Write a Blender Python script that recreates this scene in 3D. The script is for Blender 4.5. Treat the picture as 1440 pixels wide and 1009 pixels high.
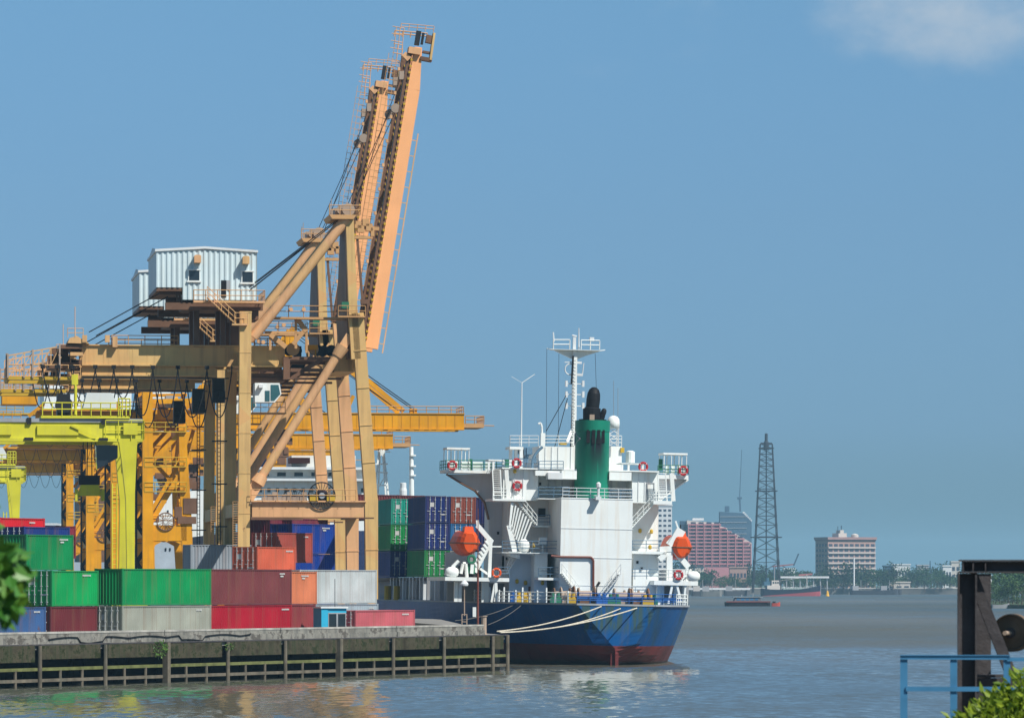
import bpy, math, random
from mathutils import Vector, Matrix, Euler
random.seed(7)
R = math.radians
scene = bpy.context.scene
for o in list(bpy.data.objects):
    bpy.data.objects.remove(o)
COL = scene.collection

# ------------------------------------------------------------------ camera, sky, sun, exposure
FPX, HZ, CX, CH = 6400.0, 818.0, 720.0, 7.3          # focal length (px of a 1440 frame), horizon row, centre column, eye height (m)
cam_d = bpy.data.cameras.new('camera')
cam = bpy.data.objects.new('camera', cam_d)
COL.objects.link(cam)
cam.location = (0, 0, CH)
cam.rotation_euler = (R(90), 0, 0)
cam_d.sensor_width = 36
cam_d.lens = 36 * FPX / 1440
cam_d.shift_y = (HZ - 504.5) / 1440
cam_d.clip_start = 0.5
cam_d.clip_end = 40000
cam_d.dof.use_dof = True
cam_d.dof.focus_distance = 390
cam_d.dof.aperture_fstop = 9.0
scene.camera = cam

SUN_EL = 50.0
SUN_AZ = 130.0                                        # clockwise from +Y (away from the camera)
w = bpy.data.worlds.new('World')
scene.world = w
w.use_nodes = True
nt = w.node_tree
nt.nodes.clear()
n_out = nt.nodes.new('ShaderNodeOutputWorld')
n_bg = nt.nodes.new('ShaderNodeBackground')
n_sky = nt.nodes.new('ShaderNodeTexSky')
n_sky.sky_type = 'NISHITA'
n_sky.sun_disc = False
n_sky.sun_elevation = R(SUN_EL)
n_sky.sun_rotation = R(SUN_AZ)
n_sky.altitude = 0
n_sky.air_density = 1.0
n_sky.dust_density = 0.6
n_sky.ozone_density = 3.0
n_bg.inputs["Strength"].default_value = 0.069
n_tint = nt.nodes.new('ShaderNodeMixRGB')
n_tint.blend_type = 'MULTIPLY'
n_tint.inputs[0].default_value = 1.0
n_tint.inputs[2].default_value = (0.60, 0.80, 1.0, 1)
nt.links.new(n_sky.outputs[0], n_tint.inputs[1])
n_tc0 = nt.nodes.new('ShaderNodeTexCoord')            # hot humid air: the sky stays blue right down to the horizon
n_sep = nt.nodes.new('ShaderNodeSeparateXYZ')
n_mz = nt.nodes.new('ShaderNodeMapRange')
n_mz.inputs[1].default_value = 0.0; n_mz.inputs[2].default_value = 0.64
n_ramp = nt.nodes.new('ShaderNodeValToRGB')
el = n_ramp.color_ramp.elements
el[0].position = .01; el[0].color = (.25, .47, .72, 1)
el[1].position = .20; el[1].color = (.60, .88, 1.10, 1)
e2 = el.new(.0525); e2.color = (.395, .655, 1.09, 1)
e3 = el.new(.125); e3.color = (.50, .74, 1.05, 1)
e4 = el.new(.45); e4.color = (.64, .98, 1.08, 1)
e5 = el.new(1.0); e5.color = (.66, 1.05, 1.05, 1)
nt.links.new(n_tc0.outputs['Generated'], n_sep.inputs[0])
nt.links.new(n_sep.outputs[2], n_mz.inputs[0])
nt.links.new(n_mz.outputs[0], n_ramp.inputs[0])
nt.links.new(n_ramp.outputs[0], n_tint.inputs[2])
# one soft cloud bank, up and to the right
n_tc = nt.nodes.new('ShaderNodeTexCoord')
n_map = nt.nodes.new('ShaderNodeMapping')
n_map.inputs['Scale'].default_value = (1, 1, 1.7)
n_noise = nt.nodes.new('ShaderNodeTexNoise')
n_noise.inputs['Scale'].default_value = 26
n_noise.inputs['Detail'].default_value = 7
n_noise.inputs['Roughness'].default_value = 0.58
nt.links.new(n_tc.outputs['Generated'], n_map.inputs[0])
nt.links.new(n_map.outputs[0], n_noise.inputs['Vector'])
n_sub = nt.nodes.new('ShaderNodeVectorMath'); n_sub.operation = 'SUBTRACT'
n_sub.inputs[1].default_value = (0.093, 0.988, 0.123)
n_sc = nt.nodes.new('ShaderNodeVectorMath'); n_sc.operation = 'MULTIPLY'
n_sc.inputs[1].default_value = (9.5, 8, 48.0)
n_len = nt.nodes.new('ShaderNodeVectorMath'); n_len.operation = 'LENGTH'
nt.links.new(n_tc.outputs['Generated'], n_sub.inputs[0])
nt.links.new(n_sub.outputs[0], n_sc.inputs[0])
nt.links.new(n_sc.outputs[0], n_len.inputs[0])
n_fall = nt.nodes.new('ShaderNodeMapRange')
n_fall.inputs[1].default_value = 0.0; n_fall.inputs[2].default_value = 1.5
n_fall.inputs[3].default_value = 0.30; n_fall.inputs[4].default_value = -0.35
nt.links.new(n_len.outputs['Value'], n_fall.inputs[0])
n_add = nt.nodes.new('ShaderNodeMath'); n_add.operation = 'ADD'
nt.links.new(n_noise.outputs[0], n_add.inputs[0])
nt.links.new(n_fall.outputs[0], n_add.inputs[1])
n_cr = nt.nodes.new('ShaderNodeMapRange'); n_cr.interpolation_type = 'SMOOTHSTEP'
n_cr.inputs[1].default_value = 0.52; n_cr.inputs[2].default_value = 1.05
n_cr.inputs[3].default_value = 0.0; n_cr.inputs[4].default_value = 0.78
nt.links.new(n_add.outputs[0], n_cr.inputs[0])
n_mix = nt.nodes.new('ShaderNodeMixRGB')
n_mix.inputs[2].default_value = (6.2, 6.9, 7.6, 1)
nt.links.new(n_cr.outputs[0], n_mix.inputs[0])
nt.links.new(n_tint.outputs[0], n_mix.inputs[1])
nt.links.new(n_mix.outputs[0], n_bg.inputs[0])
nt.links.new(n_bg.outputs[0], n_out.inputs[0])

sun_d = bpy.data.lights.new('sun', 'SUN')
sun_d.energy = 5.0
sun_d.angle = R(0.53)
sun_d.color = (1.0, 0.95, 0.87)
sun = bpy.data.objects.new('sun', sun_d)
COL.objects.link(sun)
_sd = Vector((math.sin(R(SUN_AZ)) * math.cos(R(SUN_EL)), math.cos(R(SUN_AZ)) * math.cos(R(SUN_EL)), math.sin(R(SUN_EL))))
sun.rotation_euler = _sd.to_track_quat('Z', 'Y').to_euler()
sun.location = (60, -80, 120)

scene.view_settings.view_transform = 'Standard'
scene.view_settings.look = 'None'
scene.view_settings.exposure = 0.34
scene.view_settings.gamma = 1.0
scene.cycles.max_bounces = 6
scene.cycles.diffuse_bounces = 3
scene.cycles.glossy_bounces = 3
scene.cycles.transmission_bounces = 4
scene.cycles.volume_bounces = 0
scene.cycles.use_denoising = True
scene.cycles.sample_clamp_indirect = 6

# ------------------------------------------------------------------ helpers
def W(px, py, Y):
    """the point at distance Y that the photograph shows at column px, row py"""
    return Vector(((px - CX) / FPX * Y, Y, CH + (HZ - py) / FPX * Y))


class Fr:
    """a local frame: x across, y away, z up"""
    def __init__(s, o, rz=0.0, heel=0.0):
        s.o, s.rz, s.heel = Vector(o), R(rz), R(heel)
        s.M = Matrix.Translation(s.o) @ Euler((0, s.heel, s.rz)).to_matrix().to_4x4()
    def L(s, px, py, ly=0.0):
        k = (px - CX) / FPX
        m = (HZ - py) / FPX
        A, B, C = (s.M.to_3x3().col[i] for i in range(3))
        P = s.o + B * ly
        a1, b1, c1 = A.x - k * A.y, C.x - k * C.y, -(P.x - k * P.y)
        a2, b2, c2 = A.z - m * A.y, C.z - m * C.y, -(P.z - CH - m * P.y)
        d = a1 * b2 - a2 * b1
        return Vector(((c1 * b2 - c2 * b1) / d, ly, (a1 * c2 - a2 * c1) / d))


class MB:
    def __init__(s):
        s.v, s.f, s.m, s.i = [], [], [], 0
    def add(s, vs, fs):
        n = len(s.v)
        s.v.extend([tuple(v) for v in vs])
        for f in fs:
            s.f.append(tuple(n + q for q in f)); s.m.append(s.i)
        return s
    def box(s, x0, x1, y0, y1, z0, z1):
        if x0 > x1: x0, x1 = x1, x0
        if y0 > y1: y0, y1 = y1, y0
        if z0 > z1: z0, z1 = z1, z0
        return s.add([(x0, y0, z0), (x1, y0, z0), (x1, y1, z0), (x0, y1, z0), (x0, y0, z1), (x1, y0, z1), (x1, y1, z1), (x0, y1, z1)],
                     [(3, 2, 1, 0), (4, 5, 6, 7), (0, 1, 5, 4), (1, 2, 6, 5), (2, 3, 7, 6), (3, 0, 4, 7)])
    def fbox(s, fr, x0, y0, x1, y1, l0, l1):
        """box whose near face, in the plane y=l0 of the frame, spans those photo columns and rows"""
        a, b = fr.L(x0, y0, l0), fr.L(x1, y1, l0)
        return s.box(a.x, b.x, l0, l1, b.z, a.z)
    def bar(s, a, b, w, h=None, up=(0, 0, 1), w2=None, h2=None):
        a, b = Vector(a), Vector(b)
        h = w if h is None else h
        w2 = w if w2 is None else w2
        h2 = h if h2 is None else h2
        d = (b - a)
        if d.length < 1e-6: return s
        d.normalize()
        u = Vector(up)
        sd = d.cross(u)
        if sd.length < 1e-3:
            u = Vector((0, 1, 0)) if abs(d.y) < .9 else Vector((1, 0, 0))
            sd = d.cross(u)
        sd.normalize()
        u = sd.cross(d).normalized()
        vs = []
        for p, ww, hh in ((a, w, h), (b, w2, h2)):
            for i, j in ((-1, -1), (1, -1), (1, 1), (-1, 1)):
                vs.append(p + sd * (i * ww / 2) + u * (j * hh / 2))
        return s.add(vs, [(0, 1, 2, 3), (7, 6, 5, 4), (0, 4, 5, 1), (1, 5, 6, 2), (2, 6, 7, 3), (3, 7, 4, 0)])
    def tube(s, a, b, r, n=8, r2=None):
        a, b = Vector(a), Vector(b)
        r2 = r if r2 is None else r2
        d = b - a
        if d.length < 1e-6: return s
        q = d.to_track_quat('Z', 'X')
        vs = []
        for p, rr in ((a, r), (b, r2)):
            for k in range(n):
                t = 2 * math.pi * k / n
                vs.append(p + q @ Vector((rr * math.cos(t), rr * math.sin(t), 0)))
        fs = [(k, (k + 1) % n, n + (k + 1) % n, n + k) for k in range(n)]
        fs += [tuple(range(n - 1, -1, -1)), tuple(range(n, 2 * n))]
        return s.add(vs, fs)
    def path(s, pts, r, n=6):
        for a, b in zip(pts, pts[1:]):
            s.tube(a, b, r, n)
        return s
    def prism(s, poly, vec):
        vec = Vector(vec)
        n = len(poly)
        vs = [Vector(p) for p in poly] + [Vector(p) + vec for p in poly]
        fs = [tuple(range(n - 1, -1, -1)), tuple(range(n, 2 * n))] + [(k, (k + 1) % n, n + (k + 1) % n, n + k) for k in range(n)]
        return s.add(vs, fs)
    def lathe(s, prof, o=(0, 0, 0), q=None, n=16, sx=1.0, sy=1.0):
        o = Vector(o)
        vs = []
        for r, z in prof:
            for k in range(n):
                t = 2 * math.pi * k / n
                p = Vector((r * math.cos(t) * sx, r * math.sin(t) * sy, z))
                vs.append(o + (q @ p if q else p))
        fs = []
        for i in range(len(prof) - 1):
            for k in range(n):
                fs.append((i * n + k, i * n + (k + 1) % n, (i + 1) * n + (k + 1) % n, (i + 1) * n + k))
        fs += [tuple(range(n - 1, -1, -1)), tuple(range((len(prof) - 1) * n, len(prof) * n))]
        return s.add(vs, fs)
    def torus(s, o, R_, r, q=None, n=20, m=6):
        o = Vector(o)
        vs, fs = [], []
        for i in range(n):
            t = 2 * math.pi * i / n
            for j in range(m):
                u = 2 * math.pi * j / m
                p = Vector(((R_ + r * math.cos(u)) * math.cos(t), (R_ + r * math.cos(u)) * math.sin(t), r * math.sin(u)))
                vs.append(o + (q @ p if q else p))
        for i in range(n):
            for j in range(m):
                fs.append((i * m + j, ((i + 1) % n) * m + j, ((i + 1) % n) * m + (j + 1) % m, i * m + (j + 1) % m))
        return s.add(vs, fs)
    def rail(s, pts, h=1.05, step=1.5, r=0.03, mids=(0.5,), up=(0, 0, 1)):
        up = Vector(up)
        for a, b in zip(pts, pts[1:]):
            a, b = Vector(a), Vector(b)
            n = max(1, round((b - a).length / step))
            for k in range(n + 1):
                p = a.lerp(b, k / n)
                s.tube(p, p + up * h, r, 4)
            for m in tuple(mids) + (1.0,):
                s.tube(a + up * h * m, b + up * h * m, r, 4)
        return s
    def mesh(s, name):
        me = bpy.data.meshes.new(name)
        me.from_pydata(s.v, [], s.f)
        me.update()
        return me
    def build(s, name, mats=None, parent=None, smooth=False):
        me = s.mesh(name)
        if mats is not None:
            for m in (mats if isinstance(mats, (list, tuple)) else [mats]):
                me.materials.append(m)
        if any(s.m):
            me.polygons.foreach_set('material_index', s.m)
        if smooth:
            me.polygons.foreach_set('use_smooth', [True] * len(me.polygons))
        o = bpy.data.objects.new(name, me)
        COL.objects.link(o)
        if parent is not None:
            o.parent = parent
        return o


def tag(o, label=None, cat=None, group=None, kind=None):
    if label: o['label'] = label
    if cat: o['category'] = cat
    if group: o['group'] = group
    if kind: o['kind'] = kind
    return o

def thing(name, label, cat, fr=None, group=None, loc=(0, 0, 0)):
    o = bpy.data.objects.new(name, None)
    COL.objects.link(o)
    o.empty_display_size = .5
    if fr is not None: o.matrix_world = fr.M
    else: o.location = loc
    return tag(o, label, cat, group)

def kids(o):
    return [c for c in bpy.data.objects if c.parent == o]

def copy_tree(o, parent=None):
    c = o.copy()
    COL.objects.link(c)
    if parent is not None: c.parent = parent
    for ch in kids(o):
        copy_tree(ch, c)
    return c

SPLIT = set('gallery_equipment stud sheave stay_sheave house_post upright cabinet_panel hinge_frame floodlight junction_box hoist_gear sill_equipment end_machinery end_truss '
            'end_walkway tip_railing platform_leg locker_frame cross_arm stay_wire whip_antenna deck_gear rail_stanchion wall_stiffener plate_seam tall_pile '
            'inner_pile boom_roller drive_unit bridge_tier apex_sheave trolley_stop reel_motor boom_rope hoist_rope boat_winch davit_arm pile pier_column '
            'roof_mast apex_frame forestay forestay_rope superstructure weather_screen boom_cross_tie spreader_rope rear_gallery trolley_railing railing '
            'boom_flange bracket mast mast_ladder scaffold hoist_drum boom_railing raking_pillar latch_platform lift_cage davit portal_beam end_bracket hatch folded_stay end_frame'.split())
def clusters(mb):
    """the face sets of a mesh whose bounding boxes touch, piece by piece"""
    par = list(range(len(mb.v)))
    def find(a):
        while par[a] != a:
            par[a] = par[par[a]]; a = par[a]
        return a
    for f in mb.f:
        r = find(f[0])
        for q in f[1:]: par[find(q)] = r
    isl = {}
    for i, v in enumerate(mb.v):
        isl.setdefault(find(i), []).append(v)
    ks = list(isl)
    bb = [[min(v[a] for v in isl[k]) - .06 for a in range(3)] + [max(v[a] for v in isl[k]) + .06 for a in range(3)] for k in ks]
    n = len(ks); gp = list(range(n))
    def gf(a):
        while gp[a] != a:
            gp[a] = gp[gp[a]]; a = gp[a]
        return a
    for i in range(n):
        for j in range(i):
            if all(bb[i][a] <= bb[j][a + 3] and bb[j][a] <= bb[i][a + 3] for a in range(3)): gp[gf(i)] = gf(j)
    ix = {k: gf(i) for i, k in enumerate(ks)}
    out = {}
    for f, m in zip(mb.f, mb.m):
        out.setdefault(ix[find(f[0])], []).append((f, m))
    return list(out.values())
def part(mb, name, mat, parent, label=None, smooth=False):
    if name in SPLIT and len(mb.v) < 6000:
        cl = clusters(mb)
        if 1 < len(cl) <= 60:
            first = None
            for c in cl:
                q = MB(); mp = {}
                for f, m in c:
                    for i in f:
                        if i not in mp: mp[i] = len(q.v); q.v.append(mb.v[i])
                    q.f.append(tuple(mp[i] for i in f)); q.m.append(m)
                o = q.build(name, mat, parent, smooth)
                first = first or o
            return first
    o = mb.build(name, mat, parent, smooth)
    if label: o['label'] = label
    return o

# ------------------------------------------------------------------ materials
def N(nt, t, **kw):
    n = nt.nodes.new(t)
    for k, v in kw.items():
        setattr(n, k, v)
    return n

def pm(name, col, rough=0.55, var=0.18, scale=0.4, rust=0.0, rustcol=(0.13, 0.055, 0.028), grime=0.0, metal=0.0, rscale=1.2, bump=0.0, spec=0.22, patch=None):
    m = bpy.data.materials.new(name)
    m.use_nodes = True
    nt = m.node_tree
    b = nt.nodes['Principled BSDF']
    b.inputs['Roughness'].default_value = rough
    b.inputs['Metallic'].default_value = metal
    b.inputs['Specular IOR Level'].default_value = spec
    tc = N(nt, 'ShaderNodeTexCoord')
    n1 = N(nt, 'ShaderNodeTexNoise')
    n1.inputs['Scale'].default_value = scale
    n1.inputs['Detail'].default_value = 5
    nt.links.new(tc.outputs['Object'], n1.inputs['Vector'])
    mr = N(nt, 'ShaderNodeMapRange')
    mr.inputs[1].default_value = 0.3; mr.inputs[2].default_value = 0.7
    mr.inputs[3].default_value = 1 - var; mr.inputs[4].default_value = 1 + var * .6
    nt.links.new(n1.outputs[0], mr.inputs[0])
    mul = N(nt, 'ShaderNodeMixRGB', blend_type='MULTIPLY')
    mul.inputs[0].default_value = 1
    mul.inputs[1].default_value = (*col, 1)
    nt.links.new(mr.outputs[0], mul.inputs[2])
    cur = mul.outputs[0]
    if patch:                                        # plates repainted at different times
        vo = N(nt, 'ShaderNodeTexVoronoi'); vo.inputs['Scale'].default_value = .33
        nt.links.new(tc.outputs['Object'], vo.inputs['Vector'])
        sx = N(nt, 'ShaderNodeSeparateColor'); nt.links.new(vo.outputs['Color'], sx.inputs[0])
        rp = N(nt, 'ShaderNodeMapRange'); rp.inputs[1].default_value = .55; rp.inputs[2].default_value = .95; rp.inputs[4].default_value = .75
        nt.links.new(sx.outputs[0], rp.inputs[0])
        mx = N(nt, 'ShaderNodeMixRGB'); mx.inputs[2].default_value = (*patch, 1)
        nt.links.new(rp.outputs[0], mx.inputs[0]); nt.links.new(cur, mx.inputs[1]); cur = mx.outputs[0]
    if grime > 0:                                    # run-off streaks down the upright faces
        mp = N(nt, 'ShaderNodeMapping')
        mp.inputs['Scale'].default_value = (2.2, 2.2, 0.13)
        nt.links.new(tc.outputs['Object'], mp.inputs[0])
        n2 = N(nt, 'ShaderNodeTexNoise')
        n2.inputs['Scale'].default_value = 1.3; n2.inputs['Detail'].default_value = 6
        nt.links.new(mp.outputs[0], n2.inputs['Vector'])
        r2 = N(nt, 'ShaderNodeMapRange')
        r2.inputs[1].default_value = 0.5; r2.inputs[2].default_value = 0.78
        r2.inputs[3].default_value = 0; r2.inputs[4].default_value = grime
        nt.links.new(n2.outputs[0], r2.inputs[0])
        mx = N(nt, 'ShaderNodeMixRGB')
        mx.inputs[2].default_value = (rustcol[0] * 1.3, rustcol[1] * 1.6, rustcol[2] * 1.8, 1)
        nt.links.new(r2.outputs[0], mx.inputs[0]); nt.links.new(cur, mx.inputs[1])
        cur = mx.outputs[0]
    if rust > 0:
        n3 = N(nt, 'ShaderNodeTexNoise')
        n3.inputs['Scale'].default_value = rscale; n3.inputs['Detail'].default_value = 8; n3.inputs['Roughness'].default_value = 0.68
        nt.links.new(tc.outputs['Object'], n3.inputs['Vector'])
        r3 = N(nt, 'ShaderNodeMapRange')
        th = 0.80 - 0.38 * rust
        r3.inputs[1].default_value = th; r3.inputs[2].default_value = th + 0.08
        r3.inputs[3].default_value = 0; r3.inputs[4].default_value = 0.85
        nt.links.new(n3.outputs[0], r3.inputs[0])
        mx = N(nt, 'ShaderNodeMixRGB')
        mx.inputs[2].default_value = (*rustcol, 1)
        nt.links.new(r3.outputs[0], mx.inputs[0]); nt.links.new(cur, mx.inputs[1])
        cur = mx.outputs[0]
    if bump > 0:
        n4 = N(nt, 'ShaderNodeTexNoise')
        n4.inputs['Scale'].default_value = scale * 8; n4.inputs['Detail'].default_value = 6
        nt.links.new(tc.outputs['Object'], n4.inputs['Vector'])
        bp = N(nt, 'ShaderNodeBump')
        bp.inputs['Strength'].default_value = bump; bp.inputs['Distance'].default_value = 0.05
        nt.links.new(n4.outputs[0], bp.inputs['Height'])
        nt.links.new(bp.outputs[0], b.inputs['Normal'])
    nt.links.new(cur, b.inputs['Base Color'])
    return m

M = {}
M['beige'] = pm('crane_beige_paint', (0.58, 0.38, 0.15), grime=0.6, rust=0.34, var=.16, rustcol=(.20, .10, .045), patch=(.60, .33, .13))
M['salmon'] = pm('crane_salmon_paint', (0.64, 0.36, 0.18), grime=0.5, rust=0.3, var=.18, rustcol=(.22, .10, .045), patch=(.58, .36, .15))
M['boom'] = pm('boom_orange_paint', (0.84, 0.40, 0.175), grime=0.12, rust=0.12, var=.08, rustcol=(.35, .13, .05))
M['brown'] = pm('rusty_brown_steel', (0.16, 0.085, 0.05), rust=0.35, var=.3)
M['railing'] = pm('railing_paint', (0.50, 0.28, 0.12), rust=0.4)
M['yellow'] = pm('crane_yellow_paint', (0.66, 0.29, 0.004), grime=0.5, rust=0.3, var=.22, rustcol=(.25, .10, .02))
M['lime'] = pm('lime_yellow_paint', (0.58, 0.545, 0.035), grime=0.35, rust=0.2, rustcol=(.25, .18, .05))
M['white'] = pm('ship_white_paint', (0.71, 0.745, 0.73), rough=.45, grime=0.30, rust=0.12, var=.05, rustcol=(.42, .24, .12))
M['whitegrey'] = pm('grey_white_paint', (0.60, 0.63, 0.64), rough=.45, grime=0.15, var=.08, rustcol=(.35, .2, .1))
M['house'] = pm('house_sheet_metal', (0.50, 0.60, 0.63), rough=.5, grime=0.16, var=.06, rustcol=(.35, .25, .15))
M['dark'] = pm('dark_steel', (0.02, 0.021, 0.024), rough=.5, var=.3)
M['black'] = pm('soot_black', (0.008, 0.008, 0.010), rough=.6, var=.3, spec=.2)
M['rubber'] = pm('black_cable', (0.012, 0.012, 0.014), rough=.6)
M['glass'] = pm('dark_glass', (0.015, 0.022, 0.03), rough=.08, var=.1, spec=.7)
M['tealglass'] = pm('cab_glass', (0.03, 0.10, 0.11), rough=.08, var=.1, spec=.7)
M['grey'] = pm('grey_paint', (0.30, 0.32, 0.34), grime=.3, rust=.2)
M['orange'] = pm('lifeboat_orange', (0.62, 0.075, 0.010), rough=.4, var=.1, grime=.12, rustcol=(.3, .1, .04))
M['ringred'] = pm('lifebuoy_red', (0.38, 0.022, 0.03), rough=.5)
M['green'] = pm('funnel_green_base', (0.02, 0.26, 0.15), rough=.4)
M['redpipe'] = pm('red_brown_pipe', (0.17, 0.055, 0.04), rough=.5)
M['rope'] = pm('mooring_rope_fibre', (0.55, 0.50, 0.40), rough=.9, var=.25, scale=3)
M['darkrope'] = pm('dark_mooring_rope', (0.10, 0.095, 0.09), rough=.9)
M['blue'] = pm('deck_blue_paint', (0.02, 0.10, 0.33), rust=.3)
M['deckgreen'] = pm('deck_green_paint', (0.03, 0.16, 0.09), rust=.3)
M['winch'] = pm('winch_drum_steel', (0.34, 0.26, 0.20), rust=.5)
M['ochre'] = pm('ochre_paint', (0.50, 0.32, 0.03), rust=.3)
M['concrete'] = pm('quay_concrete', (0.25, 0.24, 0.21), rough=.95, var=.45, scale=.8, grime=.9, rust=.75, rustcol=(.06, .052, .045), rscale=.8, bump=.3)
M['fender'] = pm('fender_timber', (0.072, 0.064, 0.042), rough=1, var=.55, scale=1.2, grime=.9, rust=.75, rustcol=(.018, .026, .010), spec=.05, bump=.5)
M['mossrail'] = pm('mossy_beam', (0.13, 0.14, 0.05), rough=.95, var=.4, scale=1.4, rust=.4, rustcol=(.06, .07, .03), bump=.3)
M['pilewood'] = pm('weathered_pile', (0.14, 0.12, 0.09), rough=.95, var=.4, scale=1.2, grime=.6, rustcol=(.05, .05, .035))
M['underdeck'] = pm('underdeck_shade', (0.010, 0.011, 0.010), rough=1, spec=.05, var=.4)  # near-black, the shade under the deck put into the colour
M['asphalt'] = pm('yard_paving', (0.20, 0.195, 0.185), rough=.95, var=.25, scale=.15)
M['foresteel'] = pm('rusted_dark_steel', (0.068, 0.062, 0.064), rough=.6, var=.4, scale=2, rust=.33, rustcol=(.14, .045, .03), rscale=3.5, bump=.2)
M['railblue'] = pm('light_blue_rail_paint', (0.055, 0.20, 0.36), rough=.5, var=.15, scale=5, rust=.33, rustcol=(.06, .09, .13), rscale=9)
M['wheel'] = pm('rusty_sheave', (0.16, 0.115, 0.08), rough=.7, var=.35, scale=4, rust=.4, rustcol=(.12, .06, .03))
# ------------------------------------------------------------------ water
def water_material():
    m = bpy.data.materials.new('river_water')
    m.use_nodes = True
    nt = m.node_tree
    b = nt.nodes['Principled BSDF']
    b.inputs['IOR'].default_value = 1.33
    b.inputs['Roughness'].default_value = 0.07
    geo = N(nt, 'ShaderNodeNewGeometry')
    # broad patches of silt and of current-smoothed water
    mp = N(nt, 'ShaderNodeMapping'); mp.inputs['Scale'].default_value = (0.0030, 0.0016, 1)
    nt.links.new(geo.outputs['Position'], mp.inputs[0])
    n1 = N(nt, 'ShaderNodeTexNoise'); n1.inputs['Scale'].default_value = 1; n1.inputs['Detail'].default_value = 4
    nt.links.new(mp.outputs[0], n1.inputs['Vector'])
    cr = N(nt, 'ShaderNodeValToRGB')
    cr.color_ramp.elements[0].position = .38; cr.color_ramp.elements[0].color = (0.058, 0.066, 0.052, 1)
    cr.color_ramp.elements[1].position = .62; cr.color_ramp.elements[1].color = (0.120, 0.112, 0.085, 1)
    nt.links.new(n1.outputs[0], cr.inputs[0]); nt.links.new(cr.outputs[0], b.inputs['Base Color'])
    # nearer than about 480 m the water lies calm and mirrors the sky; beyond, the breeze roughens it and the silt shows
    sp = N(nt, 'ShaderNodeSeparateXYZ'); nt.links.new(geo.outputs['Position'], sp.inputs[0])
    mz = N(nt, 'ShaderNodeMapping'); mz.inputs['Scale'].default_value = (0.012, 0.004, 1)
    nt.links.new(geo.outputs['Position'], mz.inputs[0])
    nz_ = N(nt, 'ShaderNodeTexNoise'); nz_.inputs['Scale'].default_value = 1; nz_.inputs['Detail'].default_value = 5
    nt.links.new(mz.outputs[0], nz_.inputs['Vector'])
    z1 = N(nt, 'ShaderNodeMath', operation='MULTIPLY_ADD'); z1.inputs[1].default_value = 160
    nt.links.new(nz_.outputs[0], z1.inputs[0]); nt.links.new(sp.outputs[1], z1.inputs[2])
    zone = N(nt, 'ShaderNodeMapRange', interpolation_type='SMOOTHSTEP')
    zone.inputs[1].default_value = 540; zone.inputs[2].default_value = 620
    nt.links.new(z1.outputs[0], zone.inputs[0])
    mzz = N(nt, 'ShaderNodeMapping'); mzz.inputs['Scale'].default_value = (0.006, 0.004, 1)
    nt.links.new(geo.outputs['Position'], mzz.inputs[0])
    nzz = N(nt, 'ShaderNodeTexNoise'); nzz.inputs['Scale'].default_value = 1; nzz.inputs['Detail'].default_value = 6; nzz.inputs['Roughness'].default_value = .6
    nt.links.new(mzz.outputs[0], nzz.inputs['Vector'])
    pat = N(nt, 'ShaderNodeMapRange'); pat.inputs[1].default_value = .35; pat.inputs[2].default_value = .6; pat.inputs[3].default_value = .4; pat.inputs[4].default_value = 1
    nt.links.new(nzz.outputs[0], pat.inputs[0])
    zf = N(nt, 'ShaderNodeMath', operation='MULTIPLY'); nt.links.new(zone.outputs[0], zf.inputs[0]); nt.links.new(pat.outputs[0], zf.inputs[1])
    def facets(sx, sy, rot, det, seed):
        p = N(nt, 'ShaderNodeMapping'); p.inputs['Scale'].default_value = (sx, sy, 1); p.inputs['Rotation'].default_value = (0, 0, R(rot)); p.inputs['Location'].default_value = (seed, seed * 2, 0)
        nt.links.new(geo.outputs['Position'], p.inputs[0])
        n = N(nt, 'ShaderNodeTexNoise'); n.inputs['Scale'].default_value = 1; n.inputs['Detail'].default_value = det; n.inputs['Roughness'].default_value = .6
        nt.links.new(p.outputs[0], n.inputs['Vector'])
        d = N(nt, 'ShaderNodeVectorMath', operation='SUBTRACT'); d.inputs[1].default_value = (.5, .5, .5)
        nt.links.new(n.outputs['Color'], d.inputs[0])
        return d.outputs[0]
    f1 = facets(1.3, .42, 8, 4, 3); f2 = facets(.16, .05, -12, 3, 9)
    s1 = N(nt, 'ShaderNodeVectorMath', operation='MULTIPLY'); s1.inputs[1].default_value = (.17, .32, 0); nt.links.new(f1, s1.inputs[0])
    s2 = N(nt, 'ShaderNodeVectorMath', operation='MULTIPLY'); s2.inputs[1].default_value = (.06, .15, 0); nt.links.new(f2, s2.inputs[0])
    sm = N(nt, 'ShaderNodeVectorMath', operation='ADD'); nt.links.new(s1.outputs[0], sm.inputs[0]); nt.links.new(s2.outputs[0], sm.inputs[1])
    mw = N(nt, 'ShaderNodeMapping'); mw.inputs['Scale'].default_value = (0.03, 0.012, 1); nt.links.new(geo.outputs['Position'], mw.inputs[0])
    nw = N(nt, 'ShaderNodeTexNoise'); nw.inputs['Scale'].default_value = 1; nw.inputs['Detail'].default_value = 3; nt.links.new(mw.outputs[0], nw.inputs['Vector'])
    aw = N(nt, 'ShaderNodeMapRange'); aw.inputs[1].default_value = .35; aw.inputs[2].default_value = .65; aw.inputs[3].default_value = .35; aw.inputs[4].default_value = 1.1; nt.links.new(nw.outputs[0], aw.inputs[0])
    ss = N(nt, 'ShaderNodeVectorMath', operation='SCALE'); nt.links.new(sm.outputs[0], ss.inputs[0]); nt.links.new(aw.outputs[0], ss.inputs['Scale']); sm = ss
    # the faces of waves turned toward the viewer are the ones seen at this low angle
    bias = N(nt, 'ShaderNodeMapRange'); bias.inputs[3].default_value = -.085; bias.inputs[4].default_value = -.22
    nt.links.new(zf.outputs[0], bias.inputs[0])
    cb = N(nt, 'ShaderNodeCombineXYZ'); cb.inputs[2].default_value = 1.0; nt.links.new(bias.outputs[0], cb.inputs[1])
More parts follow.
